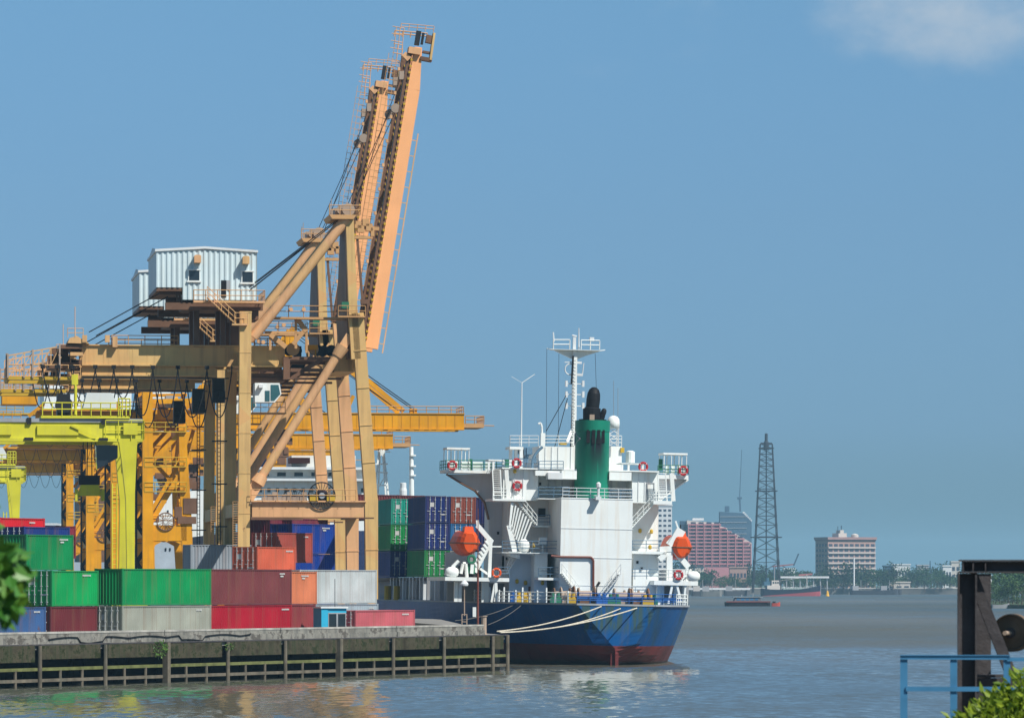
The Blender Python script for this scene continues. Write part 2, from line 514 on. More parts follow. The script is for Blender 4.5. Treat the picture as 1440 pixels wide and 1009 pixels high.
    s3 = N(nt, 'ShaderNodeVectorMath', operation='ADD'); nt.links.new(sm.outputs[0], s3.inputs[0]); nt.links.new(cb.outputs[0], s3.inputs[1])
    nn = N(nt, 'ShaderNodeVectorMath', operation='NORMALIZE'); nt.links.new(s3.outputs[0], nn.inputs[0])
    nt.links.new(nn.outputs[0], b.inputs['Normal'])
    return m
mb = MB()
mb.add([(-5900, -150, 0), (5900, -150, 0), (5900, 11800, 0), (-5900, 11800, 0)], [(0, 1, 2, 3)])
tag(mb.build('river', water_material()), kind='structure')

# ------------------------------------------------------------------ the yard, its quay front and the berth edge
QD = Vector((34.6, 64, 0)).normalized()                 # along the quay front, away from the camera
QANG = math.degrees(math.atan2(QD.y, QD.x))
QN = Vector((-QD.y, QD.x, 0))                           # into the land
Q0 = Vector((-35.1, 312, 0))
QL = 72.6
DECK = 2.95
QF = Fr(Q0, QANG)
BA = 8.6                                                # berth bearing, degrees left of the view axis
BD = Vector((-math.sin(R(BA)), math.cos(R(BA)), 0))
corner = Q0 + QD * QL
mb = MB()
far_b = corner + BD * 640
near_l = Q0 - QD * 90
inset = QN * 2.6
poly = [near_l + inset, corner + inset * .2 + BD * 2.0, corner + BD * 3.0 + QN * .0, far_b, far_b + Vector((-700, 40, 0)), near_l + Vector((-500, 60, 0))]
mb.prism([Vector((p.x, p.y, -3)) for p in poly], (0, 0, 3 + DECK - .35))
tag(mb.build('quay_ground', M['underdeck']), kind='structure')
mb = MB()
poly2 = [near_l, corner, corner + BD * 2.9, far_b + Vector((.3, 0, 0)), far_b + Vector((-700, 41, 0)), near_l + Vector((-500, 60, 0))]
mb.prism([Vector((p.x, p.y, DECK - .346)) for p in poly2], (0, 0, .346))
tag(mb.build('yard_pavement', M['asphalt']), kind='structure')

# quay wall: parapet, fender boards, walings, piles, in the quay frame (x along, y into the land)
q = thing('quay_wall', 'weathered concrete quay edge on mossy timber fender frame by the river', 'quay', QF)
rnd = random.Random(3)
mb = MB()
seg = -62.0
cuts = [-62, -40, 9.6, 22.4, 40, QL - 6.2]
for a, b in zip([-62, -30, -8.0, 4.7, 21.2, 37.4, 55.0], [-30, -8.0, 4.62, 21.1, 37.3, 54.9, QL - 3.2]):
    dz = rnd.uniform(-.05, .05)
    mb.box(a, b, .25, .95, DECK + .004, 3.74 + dz)
    mb.box(a, b, .12, .25, DECK - .3, 3.42 + dz)
part(mb, 'parapet', M['concrete'], q)
mb = MB()
for a, b in zip([-62, -30, -8.0, 4.7, 21.2, 37.4, 55.0], [-30, -8.0, 4.62, 21.1, 37.3, 54.9, QL - 3.2]):
    mb.box(a + .01, b - .01, .22, .98, 3.70, 3.83)
part(mb, 'coping', pm('pale_concrete_coping', (.37, .355, .32), rough=.95, var=.35, scale=.9, rust=.4, rustcol=(.10, .095, .08), grime=.5), q)  # coping paler than the parapet below
mb = MB()
posts = [-36.5 + 8.2 * k for k in range(14)]
big = []
for a in posts:
    if a > QL - 2: break
    b = min(a + 8.2, QL)
    g = rnd.uniform(.45, .8)
    mb.box(a + .28, b - g, -.24 + rnd.uniform(-.05, .05), .1, 1.80 + rnd.uniform(-.05, .16), 2.90 + rnd.uniform(-.05, .03))
part(mb, 'fender_board', M['fender'], q)
mb = MB(); mb.box(-60, QL + .2, -.2, .12, 2.90, 2.99)
part(mb, 'edge_beam', M['foresteel'], q)
mb = MB(); mb.box(-60, QL, -.12, .1, 1.14, 1.36)
part(mb, 'upper_waling', M['mossrail'], q)
mb = MB(); mb.box(-60, QL, -.14, .1, .36, .58)
part(mb, 'lower_waling', M['pilewood'], q)
mb = MB()
for a in posts:
    if a <= QL:
        mb.tube((a, -.22, -1.5), (a, -.22, 2.88), .15, 8)
mb.tube((QL + .05, -.2, -1.5), (QL + .05, -.2, 2.95), .17, 8)
for a in (20.9, 45.5):
    mb.box(a - .55, a - .15, -.55, -.1, -1, 2.95)
part(mb, 'tall_pile', M['pilewood'], q)
for k in range(44):
    x = -36.5 + 8.2 / 3 * k
    if k % 3 == 0 or x > QL: continue
    mb = MB(); mb.tube((x, -.05, -1.5), (x + rnd.uniform(-.05, .05), -.05, 1.2), .11, 7)
    part(mb, 'short_pile', M['pilewood'], q)
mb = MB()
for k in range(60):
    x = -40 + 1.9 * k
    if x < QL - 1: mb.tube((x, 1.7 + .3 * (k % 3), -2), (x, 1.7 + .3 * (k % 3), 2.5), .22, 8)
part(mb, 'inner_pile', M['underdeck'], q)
# the cross-frame at the quay corner, seen end on
mb = MB()
for yy in (1.2, 2.8):
    mb.tube((QL - .1, yy, -1.5), (QL - .1, yy, 2.8), .15, 7)
mb.box(QL - .2, QL, 0.12, 3.2, 1.14, 1.36); mb.box(QL - .2, QL, 0.12, 3.2, .36, .58)
part(mb, 'end_frame', M['pilewood'], q)

# hose looped along the parapet
mb = MB()
pts = []
x = 6.0
while x < 33:
    pts.append(Vector((x, .06, 3.30 + .14 * abs(math.sin((x - 6) * .62)) - (.32 if int(x) % 13 > 9 else 0))))
    x += .4
mb.path(pts, .04, 6)
o = mb.build('hose', M['rubber']); o.matrix_world = QF.M
tag(o, 'black hose hanging in loops along the concrete quay edge', 'hose')
# a weed growing from the fender boards
def leaf_blob(mb, c, rad, n, l, rnd, wd=.45, shell=.35, droop=0.0):
    for _ in range(n):
        d = Vector((rnd.gauss(0, 1), rnd.gauss(0, 1), rnd.gauss(0, 1))).normalized()
        r = rnd.uniform(shell, 1) ** .6
        p = Vector(c) + Vector((d.x * rad[0], d.y * rad[1], d.z * rad[2])) * r
        ax = (d + Vector((rnd.gauss(0, .6), rnd.gauss(0, .6), rnd.gauss(0, .6) - droop))).normalized()
        nn = ax.orthogonal().normalized()
        nn.rotate(Matrix.Rotation(rnd.uniform(0, 6.28), 3, ax))
        sd = ax.cross(nn)
        L_ = l * rnd.uniform(.7, 1.25)
        mb.add([p, p + ax * L_ * .45 + sd * L_ * wd * .5 + nn * L_ * .06, p + ax * L_, p + ax * L_ * .45 - sd * L_ * wd * .5 + nn * L_ * .06, p + ax * L_ * .5],
               [(0, 1, 4), (1, 2, 4), (2, 3, 4), (3, 0, 4)])
def leaf_mat(name, c1, c2, rough=.45, trans=.0, scale=6, spec=.4):
    m = bpy.data.materials.new(name)
    m.use_nodes = True
    nt = m.node_tree
    b = nt.nodes['Principled BSDF']
    b.inputs['Roughness'].default_value = rough
    b.inputs['Specular IOR Level'].default_value = spec
    geo = N(nt, 'ShaderNodeNewGeometry')
    cr = N(nt, 'ShaderNodeMixRGB')
    cr.inputs[1].default_value = (*c1, 1); cr.inputs[2].default_value = (*c2, 1)
    nt.links.new(geo.outputs['Random Per Island'], cr.inputs[0])
    nt.links.new(cr.outputs[0], b.inputs['Base Color'])
    if trans:
        t = N(nt, 'ShaderNodeBsdfTranslucent'); nt.links.new(cr.outputs[0], t.inputs[0])
        mx = N(nt, 'ShaderNodeMixShader'); mx.inputs[0].default_value = trans
        out = nt.nodes['Material Output']
        nt.links.new(b.outputs[0], mx.inputs[1]); nt.links.new(t.outputs[0], mx.inputs[2]); nt.links.new(mx.outputs[0], out.inputs[0])
    return m
M['leaf'] = leaf_mat('weed_leaf', (.05, .13, .02), (.13, .22, .04), trans=.2)
mb = MB(); leaf_blob(mb, (19.6, -.35, 2.45), (.9, .35, .6), 260, .22, random.Random(5), droop=.3)
o = mb.build('weed_plant', M['leaf']); o.matrix_world = QF.M
tag(o, 'small green weed growing out of the mossy fender boards', 'plant')
mb = MB(); leaf_blob(mb, (29.2, -.3, 2.5), (.5, .2, .25), 90, .16, random.Random(6), droop=.3)
o = mb.build('weed_plant', M['leaf']); o.matrix_world = QF.M
tag(o, 'tiny low weed on the next fender board beyond the bigger weed', 'plant')

# bollards, posts and lamp at the quay end
def tube_thing(name, label, cat, p, r, h, mat, cap=0.0, n=10):
    mb = MB(); mb.lathe([(r * 1.25, 0), (r * 1.25, .06), (r, .08), (r, h - .1), (r * (1.3 if cap else 1), h - .06), (r * (1.3 if cap else .9), h)], p, n=n)
    return tag(mb.build(name, mat), label, cat)
p = W(680.5, 870, 378); tube_thing('bollard', 'stubby rust brown mooring bollard at the corner of the quay', 'bollard', (p.x, p.y, DECK), .22, 1.55, M['winch'], 1)
t = thing('lamp_post', 'short lamp post with pale cone shade standing at quay end', 'lamp post', loc=(W(653, 0, 372).x, 372, DECK))
mb = MB()
for dx in (-.2, .2):
    mb.tube((dx, 0, 0), (dx, 0, 1.75), .05, 5)
for zz in (.5, 1.1, 1.7): mb.tube((-.2, 0, zz), (.2, 0, zz), .04, 5)
mb.tube((0, 0, 1.6), (0, 0, 4.3), .05, 6)
part(mb, 'post', M['winch'], t)
mb = MB(); mb.lathe([(.30, 4.05), (.34, 4.2), (.22, 4.38), (.06, 4.52)], n=14); part(mb, 'lamp_shade', M['whitegrey'], t)
mb = MB(); mb.box(-.22, .22, -.16, .16, .1, .5); part(mb, 'base_box', M['ochre'], t)
p = W(672, 0, 374)
t = thing('mast_pole', 'tall thin rusty pole with small white box at quay end', 'pole', loc=(p.x, 374, DECK))
mb = MB(); mb.tube((0, 0, 0), (0, 0, 5.0), .085, 8); mb.tube((0, 0, 5.0), (.02, 0, 10.4), .05, 8, .03); part(mb, 'pole', M['redpipe'], t)
mb = MB(); mb.box(-.42, -.14, -.14, .12, 1.5, 2.3); part(mb, 'junction_box', M['white'], t)

# low stone rubble mound along the berth corner, behind the parapet
mb = MB()
p0, p1, p2 = W(583, 872, 392), W(620, 874, 390), W(668, 879, 383)
mb.prism([(p0.x - 6, p0.y, DECK), (p0.x - 6, p0.y, 4.25), (p1.x, p1.y, 4.1), (p2.x, p2.y, 3.5), (p2.x + .6, p2.y, DECK)], (-.8, 6, 0))
tag(mb.build('concrete_apron', M['asphalt']), kind='structure')

# the bank the photographer stands on
mb = MB()
mb.prism([(-60, -60, -3), (60, -60, -3), (60, 48, -3), (14, 53, -3), (2, 50, -3), (-4, 30, -3), (-60, 26, -3)], (0, 0, 7.8))
tag(mb.build('near_bank', pm('bank_earth', (.13, .11, .07), rough=1, var=.4, scale=.7)), kind='structure')
# ------------------------------------------------------------------ containers
_cc = {}
def corr(mb, p0, p1, z0, z1, nrm, per=0.28, dep=0.045):
    """a corrugated sheet from p0 to p1 (plan points), waves along nrm"""
    p0, p1, nrm = Vector((*p0, 0)), Vector((*p1, 0)), Vector((*nrm, 0))
    d = p1 - p0
    n = max(2, round(d.length / per))
    offs = []
    for k in range(n):
        for t, h in ((0, 0), (.26, 0), (.5, 1), (.76, 1)):
            offs.append(((k + t) / n, h))
    offs.append((1, 0))
    vs = []
    for t, h in offs:
        q = p0 + d * t - nrm * (h * dep)
        vs += [(q.x, q.y, z0), (q.x, q.y, z1)]
    mb.add(vs, [(2 * k, 2 * k + 2, 2 * k + 3, 2 * k + 1) for k in range(len(offs) - 1)])

def container_meshes(L, H, end):
    key = (round(L, 2), round(H, 2), end)
    if key in _cc: return _cc[key]
    Wd = 2.44
    e = .03
    b = MB()
    corr(b, (.16, e), (L - .16, e), .16, H - .10, (0, -1))
    corr(b, (L - .16, Wd - e), (.16, Wd - e), .16, H - .10, (0, 1))
    corr(b, (L - e, .14), (L - e, Wd - .14), .16, H - .10, (1, 0))
    if end == 'plain':
        corr(b, (e, Wd - .14), (e, .14), .16, H - .10, (-1, 0))
    b.box(.05, L - .05, .05, Wd - .05, H - .07, H - .03)
    b.box(.05, L - .05, .05, Wd - .05, .08, .16)
    f = MB()
    for x0, x1 in ((0, .16), (L - .16, L)):
        for y0, y1 in ((0, .14), (Wd - .14, Wd)):
            f.box(x0, x1, y0, y1, .12, H - .12)
            f.box(x0 - .004, x1 + .004, y0 - .004, y1 + .004, 0, .118)
            f.box(x0 - .004, x1 + .004, y0 - .004, y1 + .004, H - .118, H)
    for y0, y1 in ((0.004, .07), (Wd - .07, Wd - .004)):
        f.box(.17, L - .17, y0, y1, H - .10, H - .02); f.box(.17, L - .17, y0, y1, .02, .16)
    for x0, x1 in ((.003, .12), (L - .12, L - .003)):
        f.box(x0, x1, .15, Wd - .15, H - .115, H - .02); f.box(x0, x1, .15, Wd - .15, .02, .16)
    doors = []
    if end == 'door':
        for s in (0, 1):
            y0 = .16 + s * (Wd / 2 - .155); y1 = y0 + Wd / 2 - .17
            d = MB()
            corr(d, (.03, y1), (.03, y0), .18, H - .125, (-1, 0), per=.5, dep=.03)
            d.box(.035, .06, y0, y1, .18, H - .125)
            r = MB()
            for t in (.25, .72):
                yy = y0 + (y1 - y0) * t
                r.tube((-.02, yy, .10), (-.02, yy, H - .06), .024, 6)
                for zz in (.3, .85, 1.45, H - .35):
                    r.box(-.045, .03, yy - .07, yy + .07, zz - .03, zz + .03)
                r.box(-.04, -.005, yy - .02, yy + .28, 1.12, 1.16)
            mk = MB()
            rr = random.Random(hash(key) % 997 + s)
            mk.box(.018, .024, y0 + .36, y0 + .60 + rr.uniform(0, .15), H * (.60 if s else .3), H * (.60 if s else .3) + (.42 if s else .12))
            doors.append((d.mesh('door'), r.mesh('locking_bars'), mk.mesh('placard')))
    _cc[key] = (b.mesh('panels'), f.mesh('frame'), doors)
    for me in (_cc[key][0], _cc[key][1]) + tuple(m for t in doors for m in t):
        me.materials.append(None)
    return _cc[key]

def omat(name, me, mat, parent):
    o = bpy.data.objects.new(name, me)
    COL.objects.link(o)
    o.material_slots[0].link = 'OBJECT'
    o.material_slots[0].material = mat
    o.parent = parent
    return o

_cm = {}
def cmat(c, rust=.16, grime=.32):
    mx_ = max(c); g_ = .84 if mx_ > .3 else .9
    c = tuple(v * g_ * (v / mx_) ** .12 for v in c)
    k = tuple(c)
    if k not in _cm:
        _cm[k] = (pm('container_paint', c, rough=.5, var=.22, scale=.35, grime=grime + .1, rust=rust + .1, rscale=1.6),
                  pm('container_frame_paint', tuple(x * .82 + .01 for x in c), rough=.55, grime=.3, rust=.42, rscale=2.4))
    return _cm[k]
M['bars'] = pm('galvanised_bars', (.46, .48, .48), rough=.4, rust=.3, rscale=4)
M['placard'] = pm('white_placard', (.48, .48, .46), rough=.5)

CONT = []
def container(mat4, L, H, col, label, end='door', group=None, rust=.16):
    t = thing('shipping_container', label, 'container', group=group)
    t.matrix_world = mat4
    m, fm = cmat(col, rust)
    b, f, ds = container_meshes(L, H, end)
    omat('panels', b, m, t); omat('frame', f, fm, t)
    for d, r, k in ds:
        o = omat('door', d, m, t)
        omat('locking_bars', r, M['bars'], o); omat('placard', k, M['placard'], o)
    if len(CONT) % 3 != 1 and L < 13:                # small painted code high on the long side
        mk = MB(); x = L - 1.5 - .3 * (len(CONT) % 4)
        for i in range(5 + len(CONT) % 3):
            mk.box(x + i * .16, x + i * .16 + .11, -.004, .004, H - .42, H - .30)
        if len(CONT) % 2: mk.box(x + .1, x + .55, -.004, .004, H - .60, H - .50)
        q_ = mk.build('side_code', M['placard']); q_.parent = t
    CONT.append(t)
    return t

def quay_spot(px, dn):
    """the point dn behind the quay front that the photograph shows in column px"""
    k = (px - CX) / FPX
    o = Q0 + QN * dn
    t = (k * o.y - o.x) / (QD.x - k * QD.y)
    return o + QD * t

def yard(px, dn, ztop, H, L, col, label, end='door', z=None, yaw=None, group='containers stacked in the yard', rust=.16):
    p = quay_spot(px, dn)
    if z is None:
        z = CH + (HZ - ztop) / FPX * p.y - H
    mt = Matrix.Translation((p.x, p.y, max(z, DECK + .004))) @ Matrix.Rotation(R(QANG if yaw is None else yaw), 4, 'Z')
    return container(mt, L, H, col, label, end, group, rust)

L20, L40, HS = 6.06, 12.19, 2.59
G1, G2, G3 = (.004, .20, .068), (.004, .29, .085), (.004, .18, .06)
Z1 = DECK + .004; Z2 = Z1 + HS + .01; Z3 = Z2 + HS + .01; Z4 = Z3 + HS + .01
# front row, left to right
yard(-4, 4.5, 0, HS, L20, (.05, .11, .24), 'faded navy blue container with rusty top edge, beside the dark maroon one', z=Z1, rust=.5)
yard(71, 5.6, 0, HS, L20, (.13, .025, .03), 'dark maroon container under the bright green short container', z=Z1)
yard(73, 5.7, 0, HS, L20, G2, 'bright green short container with dark green doors, on the dark maroon one', z=Z2)
yard(32, 9.5, 0, HS, L20, (.25, .012, .02), 'crimson container with white door bars, just behind the overhanging leaves', z=Z2)
yard(30, 9.6, 0, HS, L20, (.10, .03, .03), 'dark brown container under the crimson one behind the leaves', z=Z1)
yard(37, 6.9, 0, HS, L20, G1, 'mid green container resting highest, above the bright green short container', end='plain', z=Z3)
yard(172, 4.0, 0, 2.62, L40, (.33, .34, .29), 'off white long container with grey doors, under the long green container', z=Z1, rust=.22)
yard(172, 4.1, 0, 2.72, L40, (.003, .235, .075), 'long green container with corrugated end, above the off white container', end='plain', z=Z1 + 2.63)
yard(293, 4.7, 0, HS, L40, (.37, .010, .030), 'bright red long container lying under the long maroon brown container', z=Z1, end='plain')
yard(293, 4.8, 0, 2.75, L40, (.16, .045, .048), 'long maroon brown container on top of the bright red container', z=Z2)
yard(388, 6.2, 0, HS, L20, (.24, .05, .055), 'dusky red short container beneath the salmon orange container', z=Z1)
yard(390, 6.3, 0, HS, L20, (.60, .21, .105), 'salmon orange container between maroon brown and pale grey ones', z=Z2)
yard(424, 7.6, 0, HS, L40, (.36, .44, .48), 'pale blue grey container beneath the weathered pale grey container', z=Z1, end='plain')
yard(422, 7.8, 0, 2.75, L40, (.47, .52, .52), 'weathered pale grey container with faint smudges, right end of upper row', z=Z2, end='plain', rust=.3)
yard(500, 4.5, 857, 2.1, 9.6, (.50, .13, .15), 'faded pink red low container beside the turquoise kiosk', z=DECK + .004, end='door')
# behind the front row
yard(103, 9.5, 798, HS, L20, (.30, .33, .35), 'grey corrugated container peeping out between the bright green and long green ones', end='plain', z=Z2)
yard(34, 13.5, 0, HS, L20, (.015, .04, .17), 'dark blue container close behind the highest mid green one', z=Z3 + .7)
yard(20, 13.4, 0, HS, L40, (.3, .02, .03), 'red container below the dark blue one, edge showing behind green', z=Z2)
yard(0, 20, 727, HS, L20, (.62, .02, .035), 'vivid red container standing highest, under the small lime gantry', z=None)
yard(46, 24, 738, HS, L20, (.20, .03, .05), 'dark crimson corrugated container touching the vivid red one', z=None, end='plain')
yard(362, 17.5, 768, HS, L20, (.62, .14, .075), 'orange red container with dark red doors, above the salmon one', z=None)
yard(436, 11.0, 803, HS, L20, (.33, .38, .42), 'grey blue container peeping above between salmon and pale grey ones', end='plain', z=None)
yard(411, 26, 728, HS, L20, (.17, .035, .06), 'plum coloured container high behind the crane legs', z=None, end='plain')
yard(380, 27, 728, HS, L20, (.15, .03, .05), 'dark plum container next to the plum one, behind crane', z=None, end='plain')
yard(388, 22, 748, HS, L20, (.34, .08, .06), 'brick red container behind the orange red one', z=None)
yard(268, 30, 765, HS, L20, (.30, .34, .38), 'grey container standing between yellow crane portal and beige crane legs', z=None, end='plain', yaw=20)
yard(296, 32, 765, HS, L20, (.38, .44, .48), 'light grey container standing between the two beige crane legs', z=None, end='plain', yaw=20)
for zz, lab in ((0, 'royal blue container under another behind crane waterside legs, lowest'), (1, 'royal blue container middle of the stack behind the crane legs'), (2, 'royal blue container topmost of the stack behind the crane legs')):
    yard(411, 24, 0, HS, L20, (.008, .045, .24), lab, z=Z1 + zz * (HS + .01) + 1.6, end='plain', yaw=55)
# kiosk at the foot of the row
p = quay_spot(452, 3.6)
t = thing('gate_kiosk', 'small turquoise kiosk with dark windows in front of containers', 'kiosk', loc=(p.x, p.y, DECK + .004))
t.rotation_euler = (0, 0, R(22))
mk = pm('turquoise_panel', (.03, .36, .55), rough=.5); 
mb = MB(); mb.box(0, .55, 0, 1.9, 0, 2.3); mb.box(.55, 2.1, .06, 1.9, 0, .35); mb.box(.55, 2.1, .06, 1.9, 1.95, 2.28); mb.box(.55, 2.1, 1.7, 1.9, .35, 1.95); part(mb, 'cabin', mk, t)
mb = MB(); mb.box(-.08, 2.2, -.1, 2.0, 2.30, 2.42); part(mb, 'roof', M['whitegrey'], t)
for a in (.57, 1.32):
    mb = MB(); mb.box(a, a + .06, .0, .058, .352, 1.948); mb.box(a + .68, a + .74, .0, .058, .352, 1.948); mb.box(a + .06, a + .68, 0, .058, 1.86, 1.948)
    o = part(mb, 'window', M['grey'], t)
    mb = MB(); mb.box(a + .062, a + .678, .03, .05, .36, 1.85); part(mb, 'pane', M['glass'], o)
mb = MB(); mb.tube((1.3, .5, 2.42), (1.3, .5, 4.6), .025, 5); part(mb, 'aerial', M['dark'], t)
# ------------------------------------------------------------------ beige ship-to-shore cranes with raised booms
KC = Fr((-12.15, 385, 0), 7.8)
cr = thing('quay_crane', 'nearer beige quay crane with raised orange boom and white machinery house', 'crane', KC, 'beige quay cranes with raised booms')
K = KC.L
FY = (0, 1, 0)
def sh(p, dy): return Vector((p.x, p.y + dy, p.z))
GY = 16.0
legtop, legknee, legfoot = K(502, 440), K(521.5, 702), K(522.5, 842)
for dy in (0, GY):
    mb = MB()
    mb.bar(sh(legtop, dy), sh(legknee, dy), 1.02, 1.0, FY, 1.06, 1.0)
    mb.bar(sh(legknee, dy) + Vector((0, 0, .1)), sh(legfoot, dy), 1.12, 1.04, FY, 1.0, 1.0)
    for p_, q_, n_, w_ in ((legtop, legknee, 5, 1.09), (legknee, legfoot, 2, 1.13)):
        for k in range(1, n_): v_ = sh(p_.lerp(q_, k / n_), dy); mb.bar(v_, v_ + (q_ - p_).normalized() * .07, w_, 1.1, FY)
    part(mb, 'leg', M['beige'] if dy == 0 else M['salmon'], cr)
ltop, lfoot = K(345, 440), K(342, 835)
for dy in (0, GY):
    mb = MB()
    mb.bar(sh(ltop, dy), sh(lfoot, dy), .98, .95, FY, .98, .95)
    for k in range(1, 7): v_ = sh(ltop.lerp(lfoot, k / 7), dy); mb.bar(v_, v_ + Vector((0, 0, .07)), 1.03, 1.0, FY)
    if dy == 0: mb.box(ltop.x - .52, ltop.x + .52, -.5, .5, ltop.z, ltop.z + .12)
    part(mb, 'leg', M['beige'], cr)
# sill beams, gussets
a, b = K(349, 715), K(514, 715)
for dy in (0, GY):
    mb = MB()
    mb.box(a.x + .3, b.x, dy - .42, dy + .42, K(0, 726).z, K(0, 705).z)
    mb.box(a.x + .2, b.x, dy - .7, dy + .7, K(0, 704.5).z, K(0, 702.5).z)
    part(mb, 'sill_beam', M['salmon'] if dy == 0 else M['beige'], cr)
mb = MB(); mb.box(K(352, 0).x, K(425, 0).x, -.9, -.45, K(0, 730).z, K(0, 727.5).z); mb.box(K(352, 0).x, K(525, 0).x, -.55, .5, K(0, 727.4).z, K(0, 726).z)
part(mb, 'cable_tray', M['brown'], cr)
mb = MB()
for p in (K(460, 744), K(444, 744)): mb.box(p.x - .3, p.x + .3, -.3, .3, p.z, p.z + .8)
# end ties along the rail, portal ties
for z, x in ((K(0, 715).z, legknee.x), (K(0, 715).z, lfoot.x), (K(0, 505).z, legtop.x + .15), (K(0, 500).z, ltop.x)):
    mb = MB(); mb.box(x - .38, x + .38, .55, GY - .55, z - .55, z + .55)
    part(mb, 'tie_beam', M['beige'], cr)
# bogies on the rail
for x in (legfoot.x, lfoot.x):
    for y in (0, GY):
        mb = MB(); z0 = DECK
        mb.box(x - .35, x + .35, y - 3.2, y + 3.2, z0 + 1.0, z0 + 1.5)
        mb.box(x - .3, x + .3, y - .5, y + .5, z0 + 1.5, lfoot.z + .1)
        for k in (-2.6, -1.2, 1.2, 2.6):
            mb.box(x - .28, x + .28, y + k - .55, y + k + .55, z0 + .45, z0 + 1.0)
            mb.tube((x - .14, y + k, z0 + .32), (x + .14, y + k, z0 + .32), .32, 12)
        part(mb, 'bogie', M['yellow'], cr)
# diagonals
for dy in (0, GY):
    p, q_ = sh(K(354, 692), dy), sh(K(484, 484), dy)
    mb = MB(); d = (q_ - p).normalized()
    mb.tube(p + d * 1.6, q_ - d * .6, .37, 14, .37)
    mb.tube(p + d * .9, p + d * 1.7, .62, 14, .5)
    mb.tube(q_ - d * 1.2, q_ - d * .2, .46, 14, .60)
    mb.bar(p - d * .6, p + d * 1.0, .95, .5, FY)
    mb.bar(q_ - d * .3, q_ + d * .9, .7, .5, FY)
    part(mb, 'diagonal_brace', M['salmon'], cr)
# main girder (two, side by side)
for dy in (4.0, 9.5):
    g0, g1 = K(115, 499, 4.0), K(400, 503, 4.0)
    zt, zb = K(250, 487, 4.0).z, K(250, 513, 4.0).z
    mb = MB()
    mb.box(g0.x, g1.x, dy - .45, dy + .45, zb, zt)
    mb.box(g0.x - .1, g1.x, dy - .62, dy + .62, zt, zt + .10)
    mb.box(g0.x, g1.x, dy - .6, dy + .6, zb - .12, zb)
    mb.box(g0.x, K(303, 0, 4).x, dy - .25, dy + .28, K(250, 527, 4).z, zb - .12)
    mb.box(g0.x, K(303, 0, 4).x, dy - .42, dy + .42, K(250, 529, 4).z, K(250, 527, 4).z)
    for k in range(14):
        x = g0.x + (g1.x - g0.x) * (k + .5) / 14
        mb.box(x - .02, x + .02, dy - .47, dy - .45, zb, zt)
    part(mb, 'girder', M['beige'], cr)
    # rails on the girder
    mb = MB(); mb.rail([(g0.x + 2.5, dy - .5, zt + .1), (K(250, 0, 4).x, dy - .5, zt + .1)], .78, 1.3, .035)
    mb.rail([(K(365, 0, 4).x, dy - .5, zt + .1), (g1.x, dy - .5, zt + .1)], .85, 1.3, .035)
    part(mb, 'railing', M['railing'], cr)
# waterside part of the portal: hinge frame, machinery deck
x0, x1 = K(400, 0, 3).x, K(496, 0, 3).x
mb = MB()
for dy in (3.0, 11.0):
    mb.box(x0, x1, dy - .3, dy + .3, K(0, 503, 3).z, K(0, 499, 3).z)
    mb.box(x0 - .1, x0 + .45, dy - .3, dy + .3, K(0, 531, 3).z, K(0, 499, 3).z)
    mb.box(x0, x1 - 1.0, dy - .25, dy + .25, K(0, 531, 3).z, K(0, 528, 3).z)
    mb.box(x0 + .5, x1 - 1.6, dy - .15, dy + .15, K(0, 520, 3).z, K(0, 515, 3).z)
    mb.bar((x0 + .6, dy, K(0, 529, 3).z), (x0 + 3.2, dy, K(0, 502, 3).z), .3, .3, FY)
part(mb, 'hinge_frame', M['brown'], cr)
mb = MB(); mb.box(K(471, 0, 2).x, K(497, 0, 2).x, 2.0, 13.0, K(0, 519, 2).z, K(0, 496, 2).z)
part(mb, 'portal_beam', M['beige'], cr)
mb = MB(); mb.box(x0, x1 - .6, 3.4, 10.6, K(0, 500, 3).z + .02, K(0, 499, 3).z + .06); part(mb, 'machinery_deck', M['brown'], cr)
rnd = random.Random(11)
zd = K(0, 499, 3).z + .08
def drum(mb, x, y, z, r, l): mb.tube((x, y - l / 2, z), (x, y + l / 2, z), r, 14); mb.tube((x, y - l / 2 - .05, z), (x, y - l / 2, z), r * 1.35, 14); mb.tube((x, y + l / 2, z), (x, y + l / 2 + .05, z), r * 1.35, 14)
mb = MB()
for k, x in enumerate((408, 418, 447, 456, 466)):
    drum(mb, K(x, 0, 4).x, 4.4 + .7 * (k % 2), zd + .55, .35, .9)
mb.box(K(414, 0, 4).x, K(424, 0, 4).x, 4.0, 4.8, zd, zd + .9)
part(mb, 'hoist_gear', M['dark'], cr)
mb = MB(); drum(mb, K(411.5, 0, 4).x, 3.9, zd + .62, .42, .5); drum(mb, K(441, 0, 4).x, 3.9, zd + .6, .3, .5); part(mb, 'sheave', M['salmon'], cr)
mb = MB(); mb.box(K(429, 0, 4).x, K(446, 0, 4).x, 3.4, 4.2, zd + .55, zd + .98); mb.box(K(431, 0, 4).x, K(433, 0, 4).x, 3.5, 4.1, zd, zd + .55); mb.box(K(442, 0, 4).x, K(444, 0, 4).x, 3.5, 4.1, zd, zd + .55); part(mb, 'motor_unit', M['yellow'], cr)
